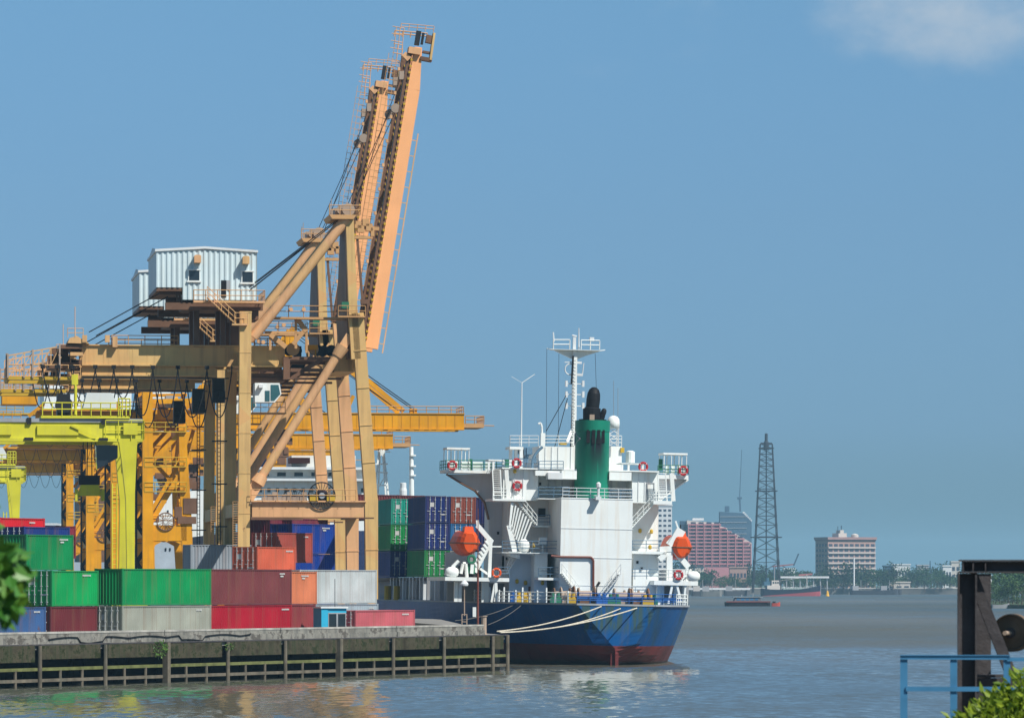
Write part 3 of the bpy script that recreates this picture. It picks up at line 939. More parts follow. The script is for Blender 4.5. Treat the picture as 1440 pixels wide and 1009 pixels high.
# upper walkway truss between stays and A-frame
zw = K(430, 446, 2).z
mb = MB(); mb.box(K(384, 0, 2).x, K(490, 0, 2).x, 1.6, 3.0, zw - .18, zw)
mb.rail([(K(384, 0, 2).x, 1.62, zw), (K(490, 0, 2).x, 1.62, zw)], .95, 1.2, .035)
part(mb, 'walkway', M['railing'], cr)
mb = MB()
mb.bar(K(418, 448, 2.3), K(431, 466, 2.3), .38, .38, FY); mb.bar(K(430, 462, 2.3), K(412, 484, 2.3), .34, .34, FY)
mb.bar(K(380, 470, 2.3), K(402, 488, 2.3), .40, .40, FY); mb.bar(K(416, 447, 2.3), K(416, 490, 2.3), .22, .22, FY)
mb.bar(K(431, 462, 2.3), K(431, 496, 2.3), .2, .2, FY); mb.bar(K(380, 470, 2.3), K(380, 492, 2.3), .2, .2, FY)
mb.bar(K(372, 467, 2.3), K(432, 468, 2.3), .22, .22, FY)
mb.rail([K(372, 466, 2.3), K(432, 467, 2.3)], .9, 1.2, .03)
part(mb, 'walkway_truss', M['railing'], cr)
mb = MB()
for px_, py_ in ((409, 435), (427, 435), (399, 457), (370, 481)):
    p = K(px_, py_, 1.5); mb.tube((p.x, 1.3, p.z), (p.x, 1.7, p.z), .17, 12)
part(mb, 'floodlight', M['salmon'], cr)
# A-frame: bright post, web plate with its shade put into the colour, apex platform
at, ab = K(491, 303), K(496, 440)
mb = MB(); mb.bar(at, ab, .66, .8, FY, .74, 1.0); mb.bar(ab, K(500, 505), .76, 1.0, FY, .8, 1.0)
part(mb, 'frame_post', M['beige'], cr)
mb = MB()
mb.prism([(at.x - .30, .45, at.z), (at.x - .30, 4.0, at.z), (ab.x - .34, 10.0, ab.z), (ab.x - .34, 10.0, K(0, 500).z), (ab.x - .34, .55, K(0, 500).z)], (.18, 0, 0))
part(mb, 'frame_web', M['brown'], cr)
mb = MB(); mb.bar(sh(at, 4.0), sh(ab, 10.0), .6, .7, FY, .7, .9); mb.bar(sh(ab, 10), sh(K(500, 505), 10), .76, 1, FY); part(mb, 'frame_post', M['brown'], cr)  # far post brown, its shade put into the colour
pt = K(484, 303)
zp = pt.z
mb = MB()
mb.prism([(K(462, 0).x, -.8, zp), (K(466, 0).x, -.8, zp - .35), (K(496, 0).x, -.8, zp - .35), (K(500, 0).x, -.8, zp)], (0, 5.6, 0))
mb.rail([(K(462, 0).x, -.75, zp), (K(506, 0).x, -.75, zp), (K(506, 0).x, 4.7, zp)], .8, 1.0, .035)
part(mb, 'apex_platform', M['railing'], cr)
mb = MB()
for x, y, r in ((480, .3, .28), (490, .1, .40), (491, 3.2, .40), (476, 3.0, .28)):
    drum(mb, K(x, 0).x, y, zp + .5, r, .35)
mb.box(K(472, 0).x, K(482, 0).x, .4, 2.4, zp, zp + .6)
mb.tube(K(464, 303), K(464, 285), .04, 5); mb.tube(K(466, 303), K(466, 279), .03, 5)
part(mb, 'apex_sheave', M['winch'], cr)
mb = MB()
mb.box(K(498, 0).x, K(520, 0).x, -.4, .1, K(0, 331).z, K(0, 327).z)
mb.rail([K(498, 328), K(520, 328)], .8, .8, .035)
for x, y in ((503, 316), (514, 313), (519, 320), (507, 322)):
    p = K(x, y); mb.box(p.x - .28, p.x + .28, -.3, .3, p.z - .3, p.z + .3)
mb.bar(K(497, 318), K(533, 322), .30, .3, FY)
mb.box(K(521, 0).x, K(526, 0).x, -.3, .3, K(0, 327).z, K(0, 315).z)
part(mb, 'latch_platform', M['railing'], cr)
mb = MB(); mb.bar(K(502, 331, -.2), K(510, 425, -.2), .2, .2, FY); mb.bar(K(507, 424, -.2), K(519, 424, -.2), .4, .3, FY)
part(mb, 'folded_stay', M['brown'], cr)
mb = MB(); mb.box(K(478, 0, 1).x, K(488, 0, 1).x, -.7, .3, K(0, 430).z, K(0, 421).z); part(mb, 'cabinet', M['deckgreen'], cr)
mb = MB()
zp2 = K(0, 441).z
mb.box(K(474, 0).x, K(512, 0).x, -1.0, -.5, zp2 - .12, zp2); mb.rail([(K(474, 0).x, -.98, zp2), (K(512, 0).x, -.98, zp2)], .85, .9, .03)
part(mb, 'hinge_platform', M['railing'], cr)
# backstays
for dy in (-.1, 4.2):
    mb = MB()
    a, b = sh(K(484, 312), dy), sh(K(357, 474), dy + .4)
    mb.tube(a, b, .40, 14)
    d = (b - a).normalized()
    mb.tube(a - d * .3, a + d * 1.4, .48, 14, .40)
    part(mb, 'backstay', M['salmon'], cr)
# the raised boom
bb, bt = K(523.5, 489), K(592.5, 66)
d = (bt - bb).normalized()
nb = Vector((d.z, 0, -d.x))                             # toward the water
def BP(t, off, y): return bb + d * ((bt - bb).length * t) + nb * off + Vector((0, y, 0))
for y in (.9, 5.6):
    o = None
    mb = MB()
    mb.bar(BP(0, 0, y), BP(.86, 0, y), 1.10, .70, FY, 1.06, .70)
    mb.bar(BP(.86, 0, y), BP(1.0, -.18, y), 1.06, .70, FY, .62, .70)
    o = part(mb, 'boom', M['boom'], cr)
    mb = MB()
    for k in range(46):
        p = BP(.01 + k * .021, -.60, y - .42)
        mb.box(p.x - .09, p.x + .09, p.y - .05, p.y + .12, p.z - .09, p.z + .09)
    part(mb, 'stud', M['ochre'], o)
    mb = MB()
    mb.bar(BP(.0, -.80, y + .1), BP(.98, -.80, y + .1), .36, .85, FY)
    part(mb, 'boom_flange', M['brown'], o)
mb = MB()
for k in range(6):
    mb.bar(BP(.04 + k * .18, 0, 1.2), BP(.04 + k * .18, 0, 5.3), .35, .35, (0, 0, 1))
part(mb, 'boom_cross_tie', M['boom'], cr)
mb = MB()
mb.bar(BP(-.01, .98, .6), BP(.72, .98, .6), .10, .10, FY)
for k in range(14):
    mb.bar(BP(.02 + k * .052, .5, .6), BP(.02 + k * .052, 1.0, .6), .07, .07, FY)
part(mb, 'guide_rail', M['salmon'], cr)
mb = MB()                                               # ladder-like walkway rail on the landward side
for y in (1.2, 5.4):
    for off in (-1.4, -2.15):
        mb.bar(BP(.2, off, y), BP(.99, off, y), .04, .04, FY)
    for k in range(36):
        t_ = .2 + .022 * k
        mb.bar(BP(t_, -1.2, y), BP(t_, -2.15, y), .035, .035, FY)
part(mb, 'boom_railing', M['railing'], cr)
mb = MB()
for k in range(9):
    mb.box(*(lambda p: (p.x - .1, p.x + .1, p.y - .15, p.y + .15, p.z - .14, p.z + .14))(BP(.28 + k * .08, -1.5, .9)))
part(mb, 'junction_box', M['salmon'], cr)
mb = MB()
for y in (.9, 5.6):
    p = BP(.79, -1.25, y); mb.tube((p.x, y - .3, p.z), (p.x, y + .3, p.z), .40, 14)
    p = BP(.90, -1.2, y); mb.box(p.x - .2, p.x + .2, y - .3, y + .3, p.z - .35, p.z + .35)
part(mb, 'stay_sheave', M['winch'], cr)
# boom tip
mb = MB()
mb.rail([BP(.985, -2.5, 1.0), BP(1.055, -2.6, 1.0)], 1.0, .7, .032, (.33, .66), up=nb)
mb.rail([BP(.94, -2.2, 1.0), BP(1.0, -2.3, 1.0)], .8, .7, .032, (.5,), up=nb)
mb.rail([BP(1.05, -1.9, 1.0), BP(1.06, .9, 1.0)], .5, .7, .03, (.5,), up=d)
mb.rail([BP(1.05, -1.9, 6.0), BP(1.06, .9, 6.0)], .5, .7, .05, (.5,), up=d)
part(mb, 'tip_railing', M['salmon'], cr)
mb = MB()
mb.bar(BP(.985, -1.0, .8), BP(.985, .05, .8), .55, 1.2, FY); mb.bar(BP(.97, -1.35, .8), BP(.955, -.8, .8), .45, .9, FY)
part(mb, 'tip_bracket', M['salmon'], cr)
mb = MB()
for off in (-.35,):
    p = BP(1.03, off, .8); mb.bar(p - d * .6, p + d * .6, .4, .5, FY); p = BP(1.03, .05, .6); mb.bar(p - d * .5, p + d * .5, .2, .3, FY)
part(mb, 'tip_sheave', M['dark'], cr)
mb = MB()
mb.bar(BP(.965, 1.0, .8), BP(1.055, .95, .8), .18, .9, FY)
part(mb, 'buffer_plate', M['beige'], cr)
mb = MB()
mb.bar(BP(1.02, .6, .8), BP(1.045, .62, .8), .5, .7, FY); mb.bar(BP(.985, .6, .8), BP(.992, .6, .8), .7, .6, FY); mb.bar(BP(.96, .62, .8), BP(.972, .62, .8), 1.0, .8, FY)
part(mb, 'trolley_stop', M['brown'], cr)
# ropes
mb = MB()
for y in (.9,):
    for a, b in ((K(483, 302), BP(.79, -1.6, 0)), (K(489, 302), BP(.78, -1.2, 0)), (K(494, 302), BP(.90, -1.2, 0))):
        mb.tube((a.x, y * .6, a.z), (b.x, y, b.z), .032, 5)
part(mb, 'boom_rope', M['rubber'], cr)
mb = MB()
for y in (1.0, 1.8):
    a, b = K(478, 306, y), K(352, 402, y)
    mb.tube(a, b, .045, 5)
    a, b = K(478, 308, y), K(352, 407, y)
    mb.tube(a, b, .045, 5)
a, b = K(232, 408, 3), K(125, 467, 3); mb.tube(a, b, .05, 5)
a, b = K(236, 417, 3), K(135, 472, 3); mb.tube(a, b, .05, 5)
part(mb, 'hoist_rope', M['rubber'], cr)
# machinery house
hy0, hy1 = 1.0, 13.0
hx0, hxm, hx1 = K(220, 0, hy0).x, K(257, 0, hy0).x, K(361.5, 0, hy0).x
hzt, hzr = K(300, 351, hy0).z, K(300, 346.5, hy0).z
hzb1, hzb2 = K(300, 404.5, hy0).z, K(300, 421.5, hy0).z
h = MB()
def csheet(mb, x0, x1, y, z0, z1, n):
    vs, fs = [], []
    k = max(2, int((x1 - x0) / .42))
    pts = []
    for i in range(k):
        for t_, o_ in ((0, 0), (.3, 0), (.5, .07), (.8, .07)): pts.append((x0 + (x1 - x0) * (i + t_) / k, o_))
    pts.append((x1, 0))
    for x, o_ in pts: vs += [(x, y + o_ * n, z0), (x, y + o_ * n, z1)]
    mb.add(vs, [(2 * i, 2 * i + 2, 2 * i + 3, 2 * i + 1) for i in range(len(pts) - 1)])
csheet(h, hx0, hxm, hy0, hzb1, hzt, 1); csheet(h, hxm, hx1, hy0, hzb2, hzt, 1)
h.add([(hxm, hy0, hzb2), (hxm, hy0, hzb1), (hxm, hy1, hzb1), (hxm, hy1, hzb2)], [(0, 1, 2, 3)])
h.add([(hx0, hy1, hzb1), (hx1, hy1, hzb2), (hx1, hy1, hzt), (hx0, hy1, hzt)], [(0, 1, 2, 3)])
h.add([(hx0, hy0, hzb1), (hx0, hy1, hzb1), (hx0, hy1, hzt), (hx0, (hy0 + hy1) / 2, hzr + .25), (hx0, hy0, hzt)], [(0, 1, 2, 3, 4)])
h.add([(hx1, hy0, hzb2), (hx1, hy1, hzb2), (hx1, hy1, hzt), (hx1, (hy0 + hy1) / 2, hzr + .25), (hx1, hy0, hzt)], [(0, 1, 2, 3, 4)])
mh = part(h, 'machinery_house', M['house'], cr)
mb = MB()
xm = K(288, 0, hy0).x
mb.prism([(hx0 - .12, hy0 - .1, hzt), (xm, hy0 - .1, hzr), (hx1 + .08, hy0 - .1, hzt - .02), (hx1 + .08, hy0 - .1, hzt - .2), (xm, hy0 - .1, hzr - .2), (hx0 - .12, hy0 - .1, hzt - .2)], (0, hy1 - hy0 + .2, 0))
part(mb, 'roof', M['whitegrey'], mh)
mb = MB(); mb.box(hx0, hxm - .01, hy0 + .1, hy1 - .1, hzb1 - .3, hzb1 - .004); mb.box(hx0 + .3, hxm, hy0 + .8, hy0 + 1.1, hzb1 - .55, hzb1 - .3); part(mb, 'house_floor', M['brown'], cr)
for a, b, c, e in ((266, 382, 280, 392.5), (341, 384, 355, 395)):
    mb = MB(); p, q_ = K(a - 1.5, b - 2, hy0), K(e and c + 1.5, e + 2, hy0)
    mb.box(p.x - .1, q_.x + .1, hy0 - .12, hy0 - .002, q_.z - .14, q_.z); mb.box(p.x - .06, q_.x + .06, hy0 - .1, hy0 - .002, p.z, p.z + .1)
    mb.box(p.x, p.x + .07, hy0 - .06, hy0 - .002, q_.z, p.z); mb.box(q_.x - .07, q_.x, hy0 - .06, hy0 - .002, q_.z, p.z)
    wf = part(mb, 'window', M['white'], mh)
    mb = MB(); mb.box(p.x + .072, q_.x - .072, hy0 - .03, hy0 - .004, q_.z + .004, p.z - .004); part(mb, 'pane', M['glass'], wf)
mb = MB(); p, q_ = K(311, 394, hy0), K(318, 418, hy0); mb.box(p.x, q_.x, hy0 - .03, hy0 - .003, q_.z, p.z); part(mb, 'doorway', M['black'], mh)
mb = MB(); p, q_ = K(318.5, 394, hy0), K(323.5, 407, hy0); mb.box(p.x, q_.x, hy0 - .05, hy0 - .003, q_.z, p.z); part(mb, 'door_leaf', M['grey'], mh)
for a, b in ((272.5, 359), (340.5, 360.5)):
    p, q_ = K(a, b, hy0), K(a + 9.5, b + 11, hy0)
    mb = MB(); mb.box(p.x, q_.x, hy0 - .75, hy0 - .02, q_.z, p.z - .1); mb.prism([(p.x, hy0 - .75, p.z - .1), (p.x + .08, hy0 - .75, p.z), (q_.x - .08, hy0 - .75, p.z), (q_.x, hy0 - .75, p.z - .1)], (0, .7, 0))
    part(mb, 'vent_box', M['salmon'], mh)
# house platform, posts, stairs
zpf = K(0, 420.5, 0).z
mb = MB(); mb.box(K(272, 0).x, K(372, 0).x, -.4, .95, zpf - .16, zpf); part(mb, 'house_platform', M['salmon'], cr)
mb = MB(); mb.rail([(K(272, 0).x, -.35, zpf), (K(372, 0).x, -.35, zpf), (K(372, 0).x, 6, zpf)], .9, 1.0, .035); part(mb, 'platform_railing', M['railing'], cr)
mb = MB()
zb_ = K(0, 423, 1).z
mb.box(K(233, 0, 1).x, K(370, 0, 1).x, 1.2, 1.9, K(0, 433, 1).z, zb_); mb.box(K(233, 0, 1).x, K(370, 0, 1).x, 11.8, 12.5, K(0, 433, 1).z, zb_)
mb.box(K(262, 0, 1).x, K(370, 0, 1).x, 2, 12, K(0, 428, 1).z, zb_)
mb.tube(K(233, 427, 4), K(275, 427, 4), .55, 12)
for x in (247, 251, 340, 355): mb.bar(K(x, 405 if x < 260 else 430, 2), K(x + 3, 424 if x < 260 else 452, 2), .2, .2, FY)
mb.box(K(324, 0, 2).x, K(363, 0, 2).x, 1.5, 6, K(0, 447, 2).z, K(0, 428, 2).z)
part(mb, 'house_frame', M['brown'], cr)
for x, w_ in ((277, .48), (314, .4), (332, .9)):
    mb = MB(); p, q_ = K(x, 433, 3), K(x, 487, 3); mb.box(p.x - w_ / 2, p.x + w_ / 2, 3.5, 4.3, q_.z, p.z); mb.box(p.x - w_ / 2, p.x + w_ / 2, 9, 9.8, q_.z, p.z)
    part(mb, 'house_post', M['brown'], cr)
mb = MB()
s0, s1 = K(291, 418, -.4), K(331, 455, -.4)
for dy in (-.3, .3):
    mb.bar(sh(s0, dy), sh(s1, dy), .22, .06, (0, 0, 1))
mb.rail([sh(s0, -.3), sh(s1, -.3)], .9, .8, .03)
for k in range(12):
    p = s0.lerp(s1, (k + .5) / 12); mb.box(p.x - .12, p.x + .12, p.y - .3, p.y + .3, p.z - .02, p.z + .02)
mb.box(s1.x - .3, s1.x + 1.0, -.8, .1, s1.z - .15, s1.z); mb.rail([(s1.x - .1, -.8, s1.z), (s1.x + 1.0, -.8, s1.z)], .9, .6, .03)
part(mb, 'stairs', M['salmon'], cr)
# backreach end platforms
bx0, bx1, bxe = K(10, 0, 3).x, K(113, 0, 3).x, K(84, 0, 3).x
mb = MB()
zk = K(0, 531, 3).z
mb.box(bx0, bx1 - .2, 2.9, 4.3, zk - .14, zk + .12); mb.box(bx0, bx1 - .2, 10.4, 11.6, zk - .14, zk + .12)
mb.box(bx0, bx0 + .25, 3, 11.5, zk - .14, zk + .12)
part(mb, 'end_walkway', M['ochre'], cr)
mb = MB()
mb.rail([(bx0, 2.95, zk), (bx1, 2.95, zk)], 1.1, 1.0, .035); mb.rail([(bx0, 11.5, zk), (bx1, 11.5, zk)], 1.1, 1.0, .035)
mb.rail([(bx0, 2.95, zk), (bx0, 11.5, zk)], 1.1, 1.0, .035)
zr0, zr1 = K(10, 500, 3).z, K(90, 487, 3).z
for y in (3.0, 11.4):
    mb.bar((bx0, y, zr0), (bxe, y, zr1), .1, .1, FY); mb.bar((bx0, y, zr0 - .75), (bxe, y, zr0 - .75), .12, .12, FY)
    for k in range(7):
        t_ = k / 6
        x = bx0 + (bxe - bx0) * t_
        mb.bar((x, y, zr0 - .75), (x, y, zr0 + (zr1 - zr0) * t_), .08, .08, FY)
        if k < 6: mb.bar((x, y, zr0 - .75), (bx0 + (bxe - bx0) * (k + 1) / 6, y, zr0 + (zr1 - zr0) * (k + 1) / 6), .06, .06, FY)
part(mb, 'end_truss', M['salmon'], cr)
mb = MB()
for x, yt in ((11, 497), (46, 491), (84, 483), (60, 505), (34, 510)):
    p = K(x, yt, 2.9); mb.box(p.x - .07, p.x + .07, 2.75, 2.9, zk, p.z)
mb.box(bx0 - .12, bx0 + .1, 2.9, 3.3, zk + .1, zr0 + .2)
part(mb, 'upright', M['winch'], cr)
mb = MB()
mb.box(K(86, 0, 3).x, K(116, 0, 3).x, 3.2, 11, K(0, 489, 3).z, K(0, 484, 3).z); mb.box(K(70, 0, 3).x, K(112, 0, 3).x, 4, 10.5, K(0, 516, 3).z, K(0, 508, 3).z)
rnd = random.Random(4)
for k in range(16):
    p = K(rnd.uniform(72, 112), rnd.uniform(490, 525), 3.4 + rnd.uniform(0, 4)); s_ = rnd.uniform(.2, .55)
    mb.box(p.x - s_, p.x + s_, p.y - .3, p.y + .3, p.z - .25, p.z + .25)
part(mb, 'end_machinery', M['brown'], cr)
mb = MB()
mb.prism([K(95, 482, 3), K(98, 475, 3), K(108, 472, 3), K(126, 483, 3)], (0, 7, 0)); mb.box(K(99, 0, 3).x, K(117, 0, 3).x, 3.3, 3.7, K(0, 499, 3).z, K(0, 494, 3).z)
mb.box(K(158, 0, 3.4).x, K(165, 0, 3.4).x, 3.0, 3.5, K(0, 487, 3.4).z, K(0, 472, 3.4).z)
mb.rail([K(95, 474, 3), K(117, 474, 3)], .75, .8, .03)
mb.tube(K(105.5, 474, 3), K(105.5, 431, 3), .035, 5)
for x in (119, 151): mb.box(*(lambda p: (p.x - .2, p.x + .2, 2.9, 3.3, p.z - .3, p.z + .3))(K(x, 476, 3)))
part(mb, 'end_bracket', M['salmon'], cr)
# festoon
fx = [100, 134, 160, 186, 215, 250, 291, 326]
for a, b in zip([60, 80] + fx, [84, 104] + fx[1:] + [0]):
    if b == 0: continue
    mb = MB()
    zf = K(0, 512.5, 2.6).z
    pa, pb = K(a, 0, 2.6).x, K(b, 0, 2.6).x
    sag = (K(0, 519, 2.6).z - K(0, 585 if a > 180 else 565, 2.6).z) * min(1.0, (b - a) / 30)
    pts = []
    for i in range(15):
        t_ = i / 14
        pts.append(Vector((pa + (pb - pa) * t_, 2.6, zf - .4 - sag * (1 - abs(2 * t_ - 1) ** 2.2))))
    mb.path([Vector((pa, 2.6, zf))] + pts + [Vector((pb, 2.6, zf))], .055, 5)
    mb.box(pa - .18, pa + .18, 2.45, 2.75, zf - .28, zf + .02)
    part(mb, 'festoon_cable', M['rubber'], cr)
mb = MB(); zf = K(0, 530, 2.6).z; mb.box(K(115, 0, 2.6).x, K(322, 0, 2.6).x, 2.5, 2.7, zf - .04, zf + .05); part(mb, 'festoon_track', M['dark'], cr)
# dark hung cabinets on the landside, ladder cages
for a, b, c, e in ((299, 532, 316, 566), (271, 546, 288, 580)):
    mb = MB(); p, q_ = K(a, b, 8), K(c, e, 8); mb.box(p.x, q_.x, 8, 9, q_.z, p.z); mb.rail([(p.x, 7.8, q_.z), (q_.x, 7.8, q_.z)], 1.0, .5, .03)
    part(mb, 'lift_cage', M['dark'], cr)
mb = MB()
p, q_ = K(331, 795, -.6), K(331, 705, -.6)
for x in (-.22, .22): mb.tube(p + Vector((x, 0, 0)), q_ + Vector((x, 0, 0)), .03, 4)
for k in range(28):
    m_ = p.lerp(q_, k / 27); mb.tube(m_ + Vector((-.22, 0, 0)), m_ + Vector((.22, 0, 0)), .02, 4)
part(mb, 'ladder', M['railing'], cr)
# access ladders and small fixtures on the far landside leg
mb = MB()
for x0_, y0_, y1_ in ((306, 560, 790), (310, 560, 790)):
    mb.tube(K(x0_, y0_, 9), K(x0_, y1_, 9), .04, 4)
for k in range(40): mb.tube(K(306, 560 + k * 5.8, 9), K(310, 560 + k * 5.8, 9), .025, 4)
for y in (560, 620, 680, 740): mb.box(*(lambda p: (p.x - .5, p.x + .8, 8.6, 9.6, p.z - .05, p.z + .05))(K(306, y, 9)))
part(mb, 'ladder', M['dark'], cr)
# operator cab under the trolley
zc0, zc1 = K(0, 563, 6).z, K(0, 536, 6).z
p0, p1 = K(360, 0, 6).x, K(396, 0, 6).x
mb = MB()
mb.prism([(p0, 6, zc0), (p0, 6, zc1), (p1 - .1, 6, zc1), (p1 + .05, 6, zc0 + .7), (p1 - .5, 6, zc0)], (0, 2.2, 0))
cab = part(mb, 'operator_cab', M['white'], cr)
mb = MB(); xa = K(382, 0, 6).x
mb.prism([(xa, 5.96, zc0 + .15), (xa, 5.96, zc1 - .15), (p1 - .2, 5.96, zc1 - .15), (p1 - .05, 5.96, zc0 + .7), (p1 - .55, 5.96, zc0 + .15)], (0, .03, 0))
part(mb, 'cab_window', M['tealglass'], cab)
mb = MB(); xa, xb = K(374, 0, 6).x, K(380.5, 0, 6).x; mb.box(xa, xb, 5.96, 5.99, zc0 + .1, zc1 - .65); part(mb, 'cab_door', M['tealglass'], cab)
mb = MB(); mb.box(K(365, 0, 6).x, K(371, 0, 6).x, 5.6, 5.98, K(0, 543, 6).z, K(0, 538.5, 6).z); part(mb, 'cab_lamp', M['whitegrey'], cab)
cab.location = (-.46, -4.6, -.2)
mb = MB(); mb.rail([(p0 - .3, 5.9, zc0 - .9), (p1 + .3, 5.9, zc0 - .9)], .9, .7, .03); mb.box(p0 - .4, p1 + .4, 5.9, 8.2, zc0 - 1.0, zc0 - .9); part(mb, 'cab_platform', M['railing'], cr)
mb = MB()
zt0 = K(0, 534, 6).z
mb.box(K(352, 0, 5).x, K(402, 0, 5).x, 4.6, 9.2, zt0, zt0 + .25); mb.box(K(352, 0, 5).x, K(402, 0, 5).x, 4.5, 4.7, K(0, 520, 5).z, K(0, 517, 5).z)
for k in range(7): mb.box(*(lambda p: (p.x - .3, p.x + .3, 5, 6, p.z, p.z + .5))(K(357 + k * 6.5, 533, 5)))
part(mb, 'trolley', M['brown'], cr)
# cable reel on the sill beam
def reel(parent, c, r):
    t_ = MB(); q90 = Euler((R(90), 0, 0)).to_quaternion()
    t_.torus(c, r, .06, q90, 28, 5)
    for k in range(24):
        a_ = 2 * math.pi * k / 24
        e = Vector((math.cos(a_), 0, math.sin(a_)))
        t_.bar(Vector(c) + e * .28, Vector(c) + e * r, .05, .05, FY)
    o = part(t_, 'cable_reel', M['dark'], parent)
    t_ = MB(); t_.tube((c[0], c[1] + .1, c[2]), (c[0], c[1] + .35, c[2]), r * .5, 28); part(t_, 'wound_cable', pm('wound_cable_sheath', (.07, .04, .065), var=.4), o)
    t_ = MB(); t_.tube((c[0], c[1] - .25, c[2]), (c[0], c[1] + .1, c[2]), .26, 12); part(t_, 'hub', M['grey'], o)
cc = K(453, 696.5, -.9); reel(cr, (cc.x, -.55, cc.z), 1.12)
mb = MB()
for x in (441, 465): mb.box(*(lambda p: (p.x - .35, p.x + .35, -.8, -.2, K(0, 703).z, p.z))(K(x, 695, -.5)))
part(mb, 'reel_motor', M['ochre'], cr)
mb = MB(); zs = K(0, 703).z; mb.rail([(K(352, 0).x, -.85, zs), (K(499, 0).x, -.85, zs)], .95, 1.1, .03); part(mb, 'sill_railing', M['railing'], cr)
mb = MB()
for k in range(9): p = K(372 + k * 7, 700, -.4); mb.box(p.x - .2, p.x + .2, -.5, -.2, zs, zs + .35 + .2 * (k % 3))
part(mb, 'sill_equipment', M['winch'], cr)
cr2 = copy_tree(cr)
cr2.matrix_world = Matrix.Translation(Vector((-math.sin(R(7.8)), math.cos(R(7.8)), 0)) * 26.3) @ KC.M
cr2['label'] = 'farther beige quay crane standing behind, its boom lower in the view'
# ------------------------------------------------------------------ the container ship, stern on
SF = Fr((9.06, 400, 0), 9.3, 1.1)
S = SF.L
ship = thing('container_ship', 'blue hulled container ship with white superstructure and green funnel, stern on', 'ship', SF)
DK = 5.30                                               # poop deck
def interp(t, xs, ys):
    for i in range(len(xs) - 1):
        if t <= xs[i + 1]:
            u = (t - xs[i]) / (xs[i + 1] - xs[i]); return ys[i] + (ys[i + 1] - ys[i]) * u
    return ys[-1]
YS = [0, .5, 1.2, 1.8, 2.5, 3.3, 4.2, 5.2, 6.5, 7.7, 9, 10.5, 12, 13.5, 15, 17, 19, 21.5, 24, 27, 30, 38, 50, 70, 90, 105, 118, 128, 136, 142]
def bdeck(y): return interp(y, [0, 2, 5, 9, 14, 20, 28, 36, 50, 100, 118, 130, 142], [3.5, 5.2, 6.8, 8.3, 9.4, 10.2, 10.9, 11.3, 11.4, 11.4, 9, 5, .2])
def bwl(y): return interp(y, [0, 2, 5, 9, 14, 20, 28, 36, 50, 90, 110, 130, 142], [.0, 1.9, 4.0, 5.8, 7.3, 8.6, 9.8, 10.8, 11.3, 11.3, 8, 3, .1])
ZS = [-2.0, -.6, 0, .3, .6, .9, 1.2, 1.5, 1.9, 2.3, 2.7, 3.1, 3.5, 4.0, 4.4, 4.8, DK]
def hb(y, z):
    if y < .01: return max(0.0, 3.5 * (z - 1.42) / (DK - 1.42))
    u = max(0, min(1, z / DK))
    b = bwl(y) + (bdeck(y) - bwl(y)) * u ** .85
    if z < 0: b *= 1 + z * .12
    cut = 1.42 * (1 - min(1, y / 2.2))                   # the stern overhang
    f = max(0.02, min(1, (z - cut + .15) / .9))
    b *= 1 - (1 - f) * max(0, 1 - y / 5.5)
    return b
mb = MB()
nz = len(ZS)
vs, fs = [], []
for sgn in (-1, 1):
    base = len(vs)
    for y in YS:
        for z in ZS:
            zz = z + (0.0 if y < 100 else (y - 100) * .05 * max(0, z / DK))
            vs.append((sgn * hb(y, z), y, zz))
    for i in range(len(YS) - 1):
        for j in range(nz - 1):
            a = base + i * nz + j
            f = (a, a + nz, a + nz + 1, a + 1)
            fs.append(f if sgn > 0 else f[::-1])
n0 = nz * len(YS)
for j in range(nz - 1):                                 # transom
    fs.append((j, n0 + j, n0 + j + 1, j + 1))
for i in range(len(YS) - 1):                            # deck
    a, b = i * nz + nz - 1, n0 + i * nz + nz - 1
    fs.append((a, b, b + nz, a + nz))
mb.add(vs, fs)
